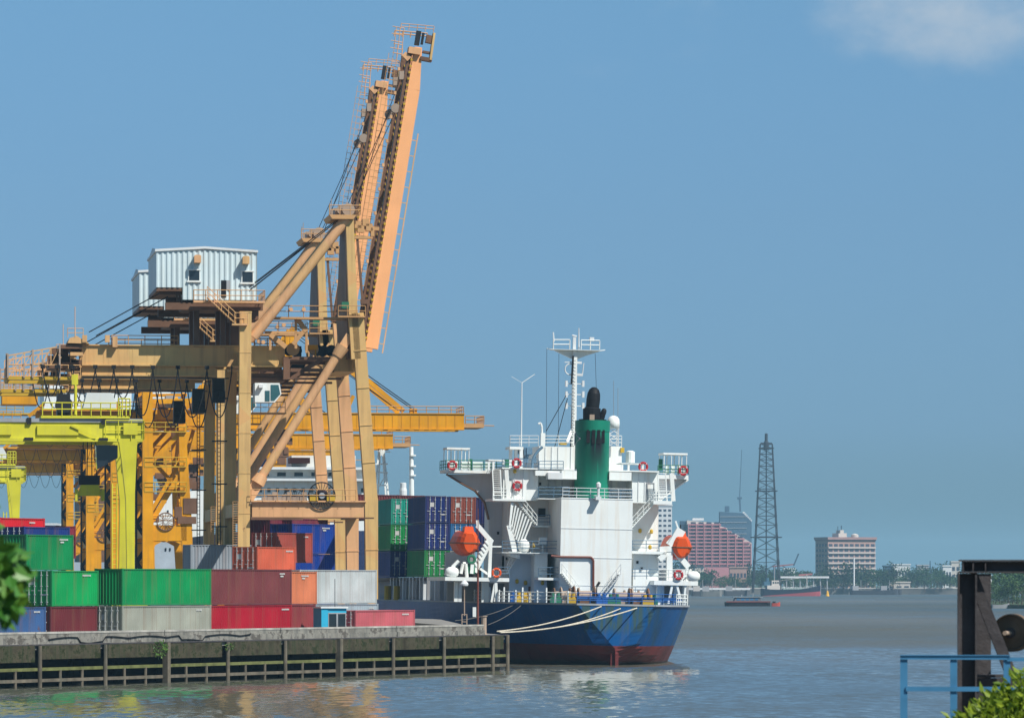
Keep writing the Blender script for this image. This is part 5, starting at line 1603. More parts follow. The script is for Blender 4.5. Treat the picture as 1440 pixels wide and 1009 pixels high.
# lifeboat platforms with pillars
for side in (-1, 1):
    l0, l1 = (11.5, 22) if side < 0 else (11.5, 20)
    x0, x1, y0, y1 = (626, 716, 810.5, 817.5) if side < 0 else (920, 981.5, 815.5, 823)
    mb = MB(); mb.fbox(SF, x0, y0, x1, y1, l0, l1); part(mb, 'boat_deck', M['white'], ship)
    zb = S((x0 + x1) / 2, y1, l0).z
    for x in ((641, 646.5, 679.5, 684.5) if side < 0 else (926, 931, 950, 962)):
        p = S(x, 830, l0 + 1.2)
        mb = MB(); mb.box(p.x - .16, p.x + .16, l0 + 1.0, l0 + 1.4, DK, zb); part(mb, 'pillar', M['whitegrey' if x in (646.5, 931) else 'white'], ship)
    mb = MB()
    if side < 0: mb.bar(S(696, 818, 11.7), S(691, 846, 11.7), .18, .18, FY); mb.bar(S(697, 818, 11.7), S(698.5, 846, 11.7), .26, .26, FY)
    else: mb.bar(S(952, 823, 11.7), S(958, 846, 11.7), .2, .2, FY); mb.bar(S(945, 823, 11.7), S(940, 848, 11.7), .2, .2, FY); mb.bar(S(964, 823, 11.7), S(961.5, 848, 11.7), .16, .16, FY)
    part(mb, 'raking_pillar', M['white'], ship)
    mb = MB(); mb.fbox(SF, *((629, 818, 716, 846) if side < 0 else (925, 823, 968, 848)), l1 - 3.5, l1 - 3.3); part(mb, 'inner_bulkhead', M['grey'], ship)
    if side < 0:
        mb = MB(); mb.fbox(SF, 626.5, 776, 660, 811, 21.0, 21.3); part(mb, 'boat_bulkhead', M['whitegrey'], ship)
# davits
def davit(side):
    mb = MB()
    if side < 0:
        l = 13.0
        mb.bar(S(689, 759, l), S(671, 738, l), .42, .3, FY); mb.bar(S(690, 757, l), S(666, 803, l), .62, .35, FY); mb.bar(S(690, 757, l), S(688, 811, l), .3, .3, FY)
        mb.bar(S(672, 739, l), S(671, 731, l), .25, .25, FY)
        for k in range(8): mb.bar(S(687 - k * 2.7, 766 + k * 5, l - .2), S(682 - k * 2.7, 760 + k * 5.0, l - .2), .1, .1, FY)
        mb.bar(S(675, 799, l), S(688, 808, l), .2, .2, FY); mb.bar(S(690, 768, l), S(705, 768, l), .12, .12, FY)
    else:
        l = 13.0
        mb.bar(S(958, 744, l), S(944, 768, l), .85, .35, FY); mb.bar(S(944, 768, l), S(968, 797, l), .5, .3, FY); mb.bar(S(941, 768, l), S(941, 817, l), .55, .4, FY); mb.bar(S(950, 750, l + .3), S(938, 764, l + .3), .25, .2, FY)
        mb.bar(S(927, 772, l), S(944, 771, l), .5, .5, FY); mb.bar(S(955, 747, l), S(950, 732, l), .14, .14, FY); mb.bar(S(966, 795, l), S(966, 817, l), .25, .25, FY); mb.bar(S(936, 778, l), S(926, 786, l), .5, .8, FY)
    part(mb, 'davit', M['white'], ship)
    mb = MB()
    if side < 0:
        for pts in ([(645, 788), (636, 797), (635, 806)], [(648, 806), (651, 792), (655, 792), (656.5, 811)]): mb.path([S(x, y, 12.4) for x, y in pts], .16, 8)
        mb.bar(S(663, 806, 12.4), S(664, 793, 12.4), .3, .3, FY)
    else: mb.path([S(x, y, 12.4) for x, y in [(972, 800), (966, 808), (960, 815)]], .12, 8)
    part(mb, 'davit_arm', M['white'], ship)
    mb = MB()
    for x in ((653, 660, 670) if side < 0 else (934, 952, 960)):
        p = S(x, 806 if side < 0 else 811, 14); mb.box(p.x - .45, p.x + .45, 14, 15, p.z - .5, p.z + .7)
    part(mb, 'boat_winch', M['dark' if side < 0 else 'whitegrey'], ship)
davit(-1); davit(1)
mb = MB(); p = S(663, 786, 12.3); mb.torus(p, .32, .12, Euler((R(90), 0, 0)).to_quaternion(), 16, 6); mb.box(p.x - .35, p.x + .35, 12.4, 12.7, p.z - 1.3, p.z - .4); part(mb, 'fall_block', M['deckgreen'], ship)
srail([(926, 816), (968, 816)], 11.6, 1.0, 'white', 1.0); srail([(700, 811), (716, 811)], 11.6, .9, 'bluerail')
# fire main on the casing
mb = MB(); mb.path([S(775, 781, 9.85), S(790, 782.5, 9.85), S(831, 783, 9.85), S(834.5, 787, 9.85), S(834.5, 832, 9.85)], .10, 8); part(mb, 'fire_main', M['redpipe'], ship)
mb = MB(); p = S(840, 694, 9.9); mb.tube((p.x, 9.4, p.z - .3), (p.x, 9.4, p.z + .55), .12, 8); mb.box(p.x - .25, p.x + .25, 9.2, 9.9, p.z - .55, p.z - .25); mb.lathe([(.1, .5), (.22, .6), (.22, .9), (.08, 1.05)], (p.x, 9.4, p.z), n=8); part(mb, 'stern_light', M['whitegrey'], ship)
# poop rails, mooring gear
def dpt(y, sgn, inset=.15): return Vector((sgn * (bdeck(y) - inset), y, DK))
mb = MB(); pts = [dpt(y, -1) for y in (28, 24, 20, 16, 12, 9, 6.5, 4.2, 2.5, 1.2, .15)]; mb.rail(pts, 1.0, 1.3, .03, (.35, .68)); part(mb, 'poop_railing', M['white'], ship)
mb = MB()
for y in [1 + 1.15 * k for k in range(22)]:
    p = dpt(y, -1, .2); mb.tube(p, p + Vector((0, 0, .9 + .25 * ((k_ := int(y * 7)) % 3))), .085, 6)
part(mb, 'rail_stanchion', M['white'], ship)
mb = MB(); pts = [dpt(y, 1) for y in (.15, 1.2, 2.5, 4.2, 6.5, 9, 12, 16, 20)]; mb.rail([dpt(.15, -1)] + pts[:4], 1.0, 1.2, .035, (.35, .68)); part(mb, 'poop_railing', M['blue'], ship)
mb = MB(); mb.rail(pts[3:], 1.0, 1.0, .05, (.35, .68)); part(mb, 'poop_railing', M['white'], ship)
mb = MB()
for a, b in zip([dpt(.25, -1, .3)] + pts[:4], pts[:5]):
    a, b = a + Vector((0, .1, .1)), b + Vector((0, .1, .1)); mb.bar(a + Vector((0, 0, .45)), b + Vector((0, 0, .45)), .04, .16)
part(mb, 'canvas_strip', M['blue'], ship)
for x, l, s_ in ((801, 7, 1.0), (821, 7, 1.15), (790, 8, .9), (876, 6.5, 1.0), (898, 6.5, 1.05), (888, 8, .8)):
    p = S(x, 838, l)
    mb = MB(); r_ = .55 * s_
    mb.tube((p.x - .75 * s_, l, DK + .75), (p.x + .75 * s_, l, DK + .75), r_ * .72, 14)
    w_ = part(mb, 'mooring_winch', M['winch'], ship)
    mb = MB()
    for dx in (-.8, .8): mb.tube((p.x + dx * s_ - .06, l, DK + .75), (p.x + dx * s_ + .06, l, DK + .75), r_ * 1.35, 16)
    mb.box(p.x - .9 * s_, p.x + .9 * s_, l - .3, l + .3, DK, DK + .3)
    part(mb, 'flange', M['brown' if x % 3 else 'winch'], w_)
for x, y, l, m_, s_ in ((863, 842, 3.5, 'deckgreen', .6), (916, 842, 7, 'deckgreen', .55), (911, 838, 6, 'ochre', .5), (803, 841, 3, 'ochre', .4), (733, 843, 9, 'ochre', .45), (741, 843, 9, 'ochre', .35), (725, 840, 10, 'blue', .5), (846, 842, 3, 'blue', .5), (781, 840, 6, 'deckgreen', .5)):
    p = S(x, y, l); mb = MB(); mb.box(p.x - s_, p.x + s_, l - .3, l + .3, DK, DK + .55); mb.tube((p.x - s_ * .5, l, DK + .55), (p.x - s_ * .5, l, DK + .95), .16, 8); mb.tube((p.x + s_ * .5, l, DK + .55), (p.x + s_ * .5, l, DK + .95), .16, 8)
    part(mb, 'deck_bitts', M[m_], ship)
mb = MB(); p = S(839, 836, 3); mb.tube((p.x, 3, DK), (p.x, 3, DK + 1.6), .05, 5); mb.bar((p.x, 3, DK + 1.6), (p.x + .25, 3, DK + 2.0), .18, .2); part(mb, 'rail_lamp', M['dark'], ship)
# stanchions and hatch side under the deck cargo
zcg = S(600, 811, 42).z
for k in range(16):
    y = 32 + k * 2.3
    if y > 66: break
    mb = MB(); x = -(bdeck(y) - .3); mb.box(x - .18, x + .22, y, y + .5, DK, zcg - .02); part(mb, 'cargo_stanchion', M['whitegrey' if k % 3 else 'grey'], ship)
mb = MB(); mb.box(-9.6, 9.6, 34, 112, DK, zcg - .35); part(mb, 'hatch_coaming', M['grey'], ship)
mb = MB(); mb.box(-11.2, 11.2, 41, 112, zcg - .34, zcg - .02); part(mb, 'hatch_cover', M['dark'], ship)
for x, l in ((541, 60), (554, 57.5), (575, 52)):
    p = S(x, 836, l); mb = MB(); mb.tube((p.x + .3, l, DK), (p.x + .3, l, DK + 1.4), .35, 8); part(mb, 'vent_post', M['ochre'], ship)

# --- deck cargo
def oncont(x, l, tier, col, lab, end='door', L=L40, side='port'):
    p = S(x, 775, l)
    mt = SF.M @ Matrix.Translation((p.x + (2.44 if side == 'port' else 0), l, zcg + .02 + tier * 2.615)) @ Matrix.Rotation(R(90), 4, 'Z')
    return container(mt, L, 2.59, col, lab, end, 'containers stacked on the ship')
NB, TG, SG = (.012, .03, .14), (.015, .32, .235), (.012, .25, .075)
xB = 597
oncont(549, 57, 2, TG, 'teal green container with doors facing, top outermost on the ship')
oncont(549, 57, 1, SG, 'mid green container on ship directly beneath the teal green one')
oncont(549, 57, 0, (.015, .05, .20), 'blue container with grey rods at the bottom below teal stack on ship')
oncont(xB, 42, 2, NB, 'navy container with white rods, top of the second stack on ship')
oncont(xB, 42, 1, (.013, .035, .16), 'navy container in the middle of the second stack on ship')
oncont(xB, 42, 0, (.015, .22, .07), 'dark green container at the bottom of the navy stack on ship')
pB = S(xB, 775, 42).x
def onc2(dx, l, tier, col, lab, end='door', rust=.16):
    mt = SF.M @ Matrix.Translation((pB + 2.44 + dx, l, zcg + .02 + tier * 2.615)) @ Matrix.Rotation(R(90), 4, 'Z')
    return container(mt, L40, 2.59, col, lab, end, 'containers stacked on the ship', rust)
onc2(2.5, 42, 2, (.25, .075, .055), 'brick brown container with yellow and white marks, top near the orange lifeboat')
onc2(2.5, 42, 1, (.02, .17, .38), 'sky blue container behind the orange lifeboat')
onc2(2.5, 42, 0, (.30, .31, .31), 'grey container at the bottom behind the lifeboat winches')
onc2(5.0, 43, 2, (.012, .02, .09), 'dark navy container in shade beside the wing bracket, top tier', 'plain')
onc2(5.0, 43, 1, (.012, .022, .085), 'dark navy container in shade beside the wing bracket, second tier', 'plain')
for k in range(4):
    onc2(-3.2 + 2.5 * k, 74, 2.28, (.16, .04, .045), ['leftmost', 'second from left', 'third from left', 'rightmost'][k] + ' of the red brown containers peeping over the ship stacks', 'plain')
# marks on the sky blue and the brick brown doors
# --- lifeboats, lifebuoys, raft canisters
def lifeboat(px, py, l, label, s=1.0):
    p = S(px, py, l)
    fr = thing('lifeboat', label, 'lifeboat', None, 'orange enclosed lifeboats')
    fr.matrix_world = SF.M @ Matrix.Translation((p.x, l, p.z))
    prof = [(-.02, -1.15), (.45, -1.02), (.92, -.62), (1.18, -.12), (1.22, .0), (1.18, .10), (.98, .62), (.72, 1.02), (.50, 1.12)]
    st = [(-.1, .45), (.25, .72), (.9, .92), (2.0, 1.0), (4.2, 1.0), (5.4, .85), (6.2, .5), (6.5, .12)]
    vs, fs = [], []
    full = prof + [(-x, z) for x, z in prof[::-1]]
    n = len(full)
    for y, k in st:
        for x, z in full: vs.append((x * k * s, y, z * (.55 + .45 * k) * s))
    for i in range(len(st) - 1):
        for j in range(n): fs.append((i * n + j, i * n + (j + 1) % n, (i + 1) * n + (j + 1) % n, (i + 1) * n + j))
    fs += [tuple(range(n)), tuple(range((len(st) - 1) * n, len(st) * n))]
    mb = MB(); mb.add(vs, [f[::-1] for f in fs]); part(mb, 'boat_hull', M['orange'], fr)
    mb = MB(); mb.prism([(-.48 * s, .35, .9 * s), (.48 * s, .35, .9 * s), (.36 * s, .5, 1.5 * s), (-.36 * s, .5, 1.5 * s)], (0, 1.4, 0)); part(mb, 'cupola', M['orange'], fr)
    for x in (-.26, .02, .26):
        mb = MB(); mb.box((x - .09) * s + .0, (x + .11) * s, -.02, .36, .18 * s, .52 * s); part(mb, 'window', M['glass'], fr)
    mb = MB()
    for y, k in ((.9, .92), (2, 1.0), (4.2, 1.0)): pass
    pts = [(sx * 1.27 * k * s, y, 0) for sx, seq in ((-1, st[::-1]), (1, st)) for y, k in seq]
    for a, b in zip(pts, pts[1:]): mb.bar(a, b, .09, .10)
    part(mb, 'fender_belt', M['brown'], fr)
    mb = MB(); mb.tube((0, 1.0, 1.4 * s), (0, 1.0, 2.1 * s), .05, 5); part(mb, 'hook', M['dark'], fr)
lifeboat(660.5, 763, 12.3, 'orange enclosed lifeboat hanging beside the container stacks on ship')
lifeboat(959.5, 769, 12.5, 'orange enclosed lifeboat hanging on the ship side facing open river', .98)
def lifebuoy(px, py, l, label, r=.36, filled=False):
    p = S(px, py, l)
    mb = MB(); q90 = Euler((R(90), 0, 0)).to_quaternion()
    mb.torus((0, 0, 0), r, .115, q90, 20, 7)
    mb.i = 1
    for k in range(4):
        a = math.pi / 4 + k * math.pi / 2; e = Vector((math.cos(a), 0, math.sin(a))) * r
        mb.torus(e, .115, .02, Euler((0, -a, 0)).to_quaternion() @ Euler((0, 0, 0)).to_quaternion(), 8, 4)
    o = mb.build('lifebuoy', [M['ringred'] if not filled else M['orange'], M['white']])
    o.matrix_world = SF.M @ Matrix.Translation((p.x, l, p.z))
    tag(o, label, 'lifebuoy', 'lifebuoys on the ship rails')
lifebuoy(636, 654, 19.3, 'red lifebuoy at the bridge wing end above the container stacks'); lifebuoy(726.5, 651, 13.5, 'red lifebuoy on the rail below the forked aerial'); lifebuoy(727.5, 683, 14.0, 'red lifebuoy on the white wall beside a door above the slatted stair')
lifebuoy(904.5, 656, 14.0, 'red lifebuoy on the rail between green funnel and open bridge wing'); lifebuoy(961, 661.5, 19.3, 'red lifebuoy at the bridge wing end over open water'); lifebuoy(698, 805, 11.3, 'orange lifebuoy on the boat deck rail near the container stacks', .36, True)
lifebuoy(954, 808, 11.4, 'red lifebuoy on the boat deck rail under the riverside lifeboat')
for px, py, l, lab in ((635.5, 804, 12.2, 'grey white round canister under the lifeboat near the containers'), (975, 810, 11.8, 'white round canister at the boat deck end over open water')):
    p = S(px, py, l); mb = MB(); mb.lathe([(.05, -.62), (.30, -.55), (.46, -.3), (.5, 0), (.46, .3), (.30, .55), (.05, .62)], q=Euler((0, R(90), 0)).to_quaternion(), n=16)
    o = mb.build('raft_canister', M['white'], smooth=True); o.matrix_world = SF.M @ Matrix.Translation((p.x, l, p.z)); tag(o, lab, 'canister', 'life raft canisters')
# a crewman at the stern rail is too small to read; mooring ropes
def rope(a, b, sag, mat, label, r=.05, cat='rope'):
    a, b = Vector(a), Vector(b); pts = []
    for k in range(15):
        t_ = k / 14; p = a.lerp(b, t_); p.z -= sag * 4 * t_ * (1 - t_); pts.append(p)
    mb = MB(); mb.path(pts, r, 6)
    tag(mb.build('mooring_rope', M[mat]), label, cat, 'mooring ropes from the stern')
def ws(x, y, l): return SF.M @ S(x, y, l)
qe = QF.M @ Vector((QL - 1.2, .1, 3.25))
rope(qe, ws(846, 852, .1), .35, 'rope', 'pale mooring rope ending nearest the middle of the stern', .055)
rope(qe + Vector((.2, 0, -.05)), ws(873, 855, .1), .55, 'rope', 'pale mooring rope in the middle of the three at the stern', .05)
rope(qe + Vector((.3, .2, -.1)), ws(900, 853, .6), .45, 'rope', 'pale mooring rope reaching farthest round the stern toward open water', .055)
rope(W(686, 878, 384), ws(736, 848, 8), .2, 'darkrope', 'dark thin rope from ship side down to the quay end', .035)
rope(W(640, 872, 392), ws(729, 847, 9), .3, 'darkrope', 'dark thin rope slanting up the ship side behind the lamp post', .035)
# ------------------------------------------------------------------ yellow cranes with lowered booms, further along the berth
YF = Fr(W(255, 800, 520) * 1.0, 7.8); YF = Fr((YF.o.x, 520, 0), 7.8)
Yl = YF.L
yc = thing('quay_crane', 'yellow quay crane with lowered boom, nearest of the yellow cranes', 'crane', YF, 'yellow quay cranes with lowered booms')
GYY = 14.0
M['yshade'] = M['yellow']
for dy in (0, GYY):
    mb = MB()
    a, b = Yl(207, 532), Yl(208, 835)
    mb.bar(sh(a, dy), sh(b, dy), 1.15, 1.5, FY, 1.25, 1.5); part(mb, 'leg', M['yellow'], yc)
    mb = MB()
    mb.bar(sh(Yl(256, 600), dy), sh(Yl(262, 742), dy), .8, 1.0, FY, 1.3, 1.0); mb.bar(sh(Yl(262, 742), dy), sh(Yl(266, 835), dy), 1.3, 1.0, FY, .9, 1.0); part(mb, 'leg', M['yellow'], yc)
    mb = MB(); a, b = Yl(212, 760), Yl(262, 738)
    mb.box(a.x, b.x, dy - .5, dy + .5, a.z, b.z)
    mb.prism([(a.x, dy - .45, a.z), (a.x + 1.4, dy - .45, a.z), (a.x + .5, dy - .45, a.z - .5), (a.x, dy - .45, a.z - 1.5)], (0, .9, 0))
    mb.prism([(b.x, dy - .45, a.z), (b.x - 1.4, dy - .45, a.z), (b.x - .5, dy - .45, a.z - .5), (b.x, dy - .45, a.z - 1.5)], (0, .9, 0))
    part(mb, 'portal_beam', M['yellow'], yc)
    mb = MB(); mb.bar(sh(Yl(213, 733), dy), sh(Yl(266, 645), dy), .55, .5, FY); part(mb, 'diagonal_brace', M['yellow'], yc)
    mb = MB(); mb.bar(sh(Yl(212, 650), dy), sh(Yl(258, 604), dy), .5, .5, FY); part(mb, 'diagonal_brace', M['yellow'], yc)
    mb = MB(); mb.bar(sh(Yl(201, 549), dy), sh(Yl(274, 548), dy), .35, .5, FY); part(mb, 'tie_beam', M['yellow'], yc)
    mb = MB(); mb.bar(sh(Yl(201, 565), dy), sh(Yl(274, 563), dy), .55, .5, FY); part(mb, 'tie_beam', M['yellow'], yc)
mb = MB(); zs = Yl(0, 738).z; mb.rail([(Yl(212, 0).x, -.5, zs), (Yl(262, 0).x, -.5, zs)], 1.1, 1.2, .05); part(mb, 'railing', M['yellow'], yc)
for x, z in ((Yl(207, 0).x, Yl(0, 748).z), (Yl(262, 0).x, Yl(0, 748).z), (Yl(207, 0).x, Yl(0, 560).z), (Yl(257, 0).x, Yl(0, 602).z)):
    mb = MB(); mb.box(x - .45, x + .45, .6, GYY - .6, z - .6, z + .6); part(mb, 'tie_beam', M['yellow'], yc)
for dy in (3.0, 8.5):
    mb = MB(); g0, g1, gm = Yl(52, 0, 3).x, Yl(652, 0, 3).x, Yl(350, 0, 3).x
    zt, zb = Yl(0, 579, 3).z, Yl(0, 600, 3).z
    mb.box(g0, gm - .02, dy - .5, dy + .5, zb + .2, zt + .35); mb.box(gm, g1, dy - .48, dy + .48, zb, zt)
    mb.box(g0, g1, dy - .65, dy + .65, zb - .13, zb - .005)
    mb.box(gm, g1 + .05, dy - .6, dy + .6, zt, zt + .1)
    for k in range(24): x = gm + (g1 - gm) * k / 24; mb.box(x - .03, x + .03, dy - .52, dy - .48, zb, zt)
    g = part(mb, 'girder', M['yellow'], yc)
    if dy < 4:
        mb = MB()
        for px in (525, 542, 560, 572, 586, 600, 610, 632): p = Yl(px, 601, 3); mb.box(p.x - .25, p.x + .25, 2.6, 3.4, p.z - .32, p.z)
        part(mb, 'boom_roller', M['dark'], g)
mb = MB(); zt += .1
mb.rail([(Yl(512, 0, 3).x, 2.5, zt), (Yl(651, 0, 3).x, 2.5, zt), (Yl(651, 0, 3).x, 9, zt)], .78, 1.5, .05); mb.rail([(Yl(80, 0, 3).x, 2.5, zt + .2), (Yl(200, 0, 3).x, 2.5, zt + .2)], .9, 1.5, .05)
part(mb, 'boom_railing', M['railing'], yc)
mb = MB(); mb.box(Yl(652, 0, 3).x, Yl(680, 0, 3).x, 2.6, 9, Yl(0, 598, 3).z, Yl(0, 592, 3).z); mb.rail([(Yl(654, 0, 3).x, 2.6, Yl(0, 592, 3).z), (Yl(680, 0, 3).x, 2.6, Yl(0, 592, 3).z), (Yl(680, 0, 3).x, 9, Yl(0, 592, 3).z)], .85, .9, .05)
mb.tube(Yl(680, 598, 3), Yl(695, 598.5, 3), .06, 5); part(mb, 'boom_tip_platform', M['railing'], yc)
mb = MB()
for dy in (3.0, 8.5):
    mb.bar(Yl(498, 518, 3) + Vector((0, dy - 3, 0)), Yl(568, 578, 3) + Vector((0, dy - 3, 0)), .5, .4, FY); 
mb.box(Yl(576, 0, 3).x, Yl(586, 0, 3).x, 2.6, 3.4, Yl(0, 579, 3).z, Yl(0, 571, 3).z)
part(mb, 'forestay', M['yellow'], yc)
mb = MB()
for o_ in (0, 5):
    mb.tube(Yl(415, 455 + o_, 3), Yl(580, 572 + o_ * .6, 3), .06, 5)
    mb.tube(Yl(415, 468 + o_, 3), Yl(560, 577, 3), .05, 5)
part(mb, 'forestay_rope', M['dark'], yc)
mb = MB()
for dy in (3, 8.5):
    mb.bar(Vector((Yl(415, 0).x, dy, Yl(0, 455).z)), Vector((Yl(405, 0).x, dy, Yl(0, 580).z)), .5, .5, FY); mb.bar(Vector((Yl(415, 0).x, dy, Yl(0, 455).z)), Vector((Yl(330, 0).x, dy, Yl(0, 580).z)), .4, .4, FY)
part(mb, 'apex_frame', M['yellow'], yc)
mb = MB(); mb.fbox(YF, 395, 547, 402, 578, 3, 4); mb.bar(Yl(490, 572, 2.4), Yl(497, 556, 2.4), .4, .4, FY); part(mb, 'latch_post', M['yellow'], yc)
mb = MB(); mb.fbox(YF, 218, 575, 262, 590, 2, 6); part(mb, 'machinery_box', M['yellow'], yc)
mb = MB(); mb.fbox(YF, 233, 556, 246, 573, 1, 3); part(mb, 'operator_cab', M['grey'], yc)
mb = MB(); mb.fbox(YF, 388, 606, 402, 630, 3.5, 6); mb.fbox(YF, 384, 630, 406, 642, 3.3, 7)
rnd = random.Random(31)
for k in range(10): p = Yl(rnd.uniform(380, 410), rnd.uniform(600, 650), 3.2); s_ = rnd.uniform(.2, .5); mb.box(p.x - s_, p.x + s_, 3.2, 4.2, p.z - .4, p.z + .4)
part(mb, 'hoist_trolley', M['brown'], yc)
mb = MB()
for px in (389, 394, 399): p, q_ = Yl(px, 600, 4), Yl(px, 630, 4); mb.tube(p, q_, .05, 4)
part(mb, 'hoist_rope', M['dark'], yc)
mb = MB(); mb.fbox(YF, 258, 700, 278, 722, -.6, .8); mb.fbox(YF, 246, 712, 256, 728, -.6, .8); mb.fbox(YF, 250, 726, 276, 736, -.7, .8); part(mb, 'drive_unit', M['brown'], yc)
mb = MB(); c = Yl(233, 733, -.6); mb.torus(c, 1.0, .07, Euler((R(90), 0, 0)).to_quaternion(), 22, 5)
for k in range(16): e = Vector((math.cos(k * math.pi / 8), 0, math.sin(k * math.pi / 8))); mb.bar(c + e * .2, c + e, .06, .06, FY)
part(mb, 'cable_reel', M['brown'], yc)
mb = MB(); mb.fbox(YF, 3, 555, 53, 568, 2, 8); mb.rail([Yl(0, 556, 2), Yl(56, 556, 2)], 1.0, 1.2, .05); mb.bar(Yl(40, 585, 2), Yl(62, 568, 2), .4, .3, FY); part(mb, 'rear_gallery', M['yellow'], yc)
mb = MB(); mb.rail([Yl(-8, 549, 2), Yl(60, 549, 2)], 1.3, 1.0, .05, (.33, .66)); mb.fbox(YF, -8, 546, 110, 549, 2, 8); part(mb, 'rear_walkway', M['ochre'], yc)
mb = MB(); mb.fbox(YF, 52, 577, 198, 578.5, .9, 3); part(mb, 'shading_walkway', M['brown'], yc)  # overhang added to shade the girder face below it
mb = MB(); mb.fbox(YF, 90, 543, 200, 550, 3, 8.5); part(mb, 'rear_girder', M['brown'], yc)
mb = MB()                                               # stair tower on the landward leg, dark
xs_, zt_s, zb_s = Yl(192, 0, 1).x, Yl(0, 552, 1).z, DECK
for dx in (0, 1.5):
    for dy in (1, 2.6): mb.tube((xs_ + dx, dy, zb_s), (xs_ + dx, dy, zt_s), .09, 4)
k = 0; z = zb_s
while z < zt_s - 2.2:
    mb.bar((xs_ if k % 2 else xs_ + 1.5, 1.2, z), (xs_ + 1.5 if k % 2 else xs_, 1.2, z + 2.2), .5, .1, FY)
    mb.box(xs_ - .1, xs_ + 1.6, .9, 2.7, z + 2.15, z + 2.22); z += 2.2; k += 1
part(mb, 'stair_tower', M['dark'], yc)
for dx_, y0_, y1_ in ((0, 640, 552), (0, 735, 650)):     # bracing in the plane of the rails
    for x_ in (Yl(207, 0).x, Yl(258, 0).x):
        z0_, z1_ = Yl(0, y0_).z, Yl(0, y1_).z
        mb = MB(); mb.bar((x_, .6, z0_), (x_, GYY - .6, z1_), .4, .4, (1, 0, 0)); part(mb, 'rail_brace', M['yellow'], yc)
        mb = MB(); mb.bar((x_, GYY - .6, z0_), (x_, .6, z1_), .4, .4, (1, 0, 0)); part(mb, 'rail_brace', M['yellow'], yc)
for a_, b_ in (((214, 716), (262, 634)), ((262, 700), (215, 648)), ((214, 600), (250, 566)), ((214, 628), (275, 560)), ((262, 640), (272, 604))):
    mb = MB(); mb.bar(Yl(*a_, 6), Yl(*b_, 6), .42, .4, FY); part(mb, 'inner_brace', M['yellow'], yc)
for y_ in (606, 655, 690):
    mb = MB(); p, q_ = Yl(203, y_, -.6), Yl(262, y_, -.6); mb.box(p.x, q_.x, -.8, -.1, p.z - .12, p.z); mb.rail([(p.x, -.78, p.z), (q_.x, -.78, p.z)], 1.0, 1.1, .05); part(mb, 'walkway', M['ochre'], yc)
mb = MB()
for k in range(26):
    p = Yl(rnd.uniform(216, 300), rnd.choice((576, 600, 604, 653, 688)) - 2, rnd.uniform(.5, 7)); s_ = rnd.uniform(.2, .7)
    mb.box(p.x - s_, p.x + s_, p.y, p.y + rnd.uniform(.3, .9), p.z - .1, p.z + rnd.uniform(.4, 1.2))
part(mb, 'gallery_equipment', M['brown'], yc)
mb = MB()
for px in range(60, 200, 22):
    a_, b_ = Yl(px, 604, 1.5), Yl(px + 20, 604, 1.5)
    mb.path([a_ + (b_ - a_) * (i / 8) - Vector((0, 0, 2.0 * (1 - abs(i / 4 - 1) ** 2))) for i in range(9)], .03, 4)
part(mb, 'festoon_cable', M['rubber'], yc)
DIRC = Vector((-math.sin(R(7.8)), math.cos(R(7.8)), 0))
for k, lab in enumerate(('yellow quay crane second in the row, its boom ending short of the first', 'yellow quay crane third in the row, between the second and the farthest', 'yellow quay crane farthest in the row, smallest of the yellow cranes')):
    c = copy_tree(yc); c.matrix_world = Matrix.Translation(DIRC * 75 * (k + 1)) @ YF.M; c['label'] = lab

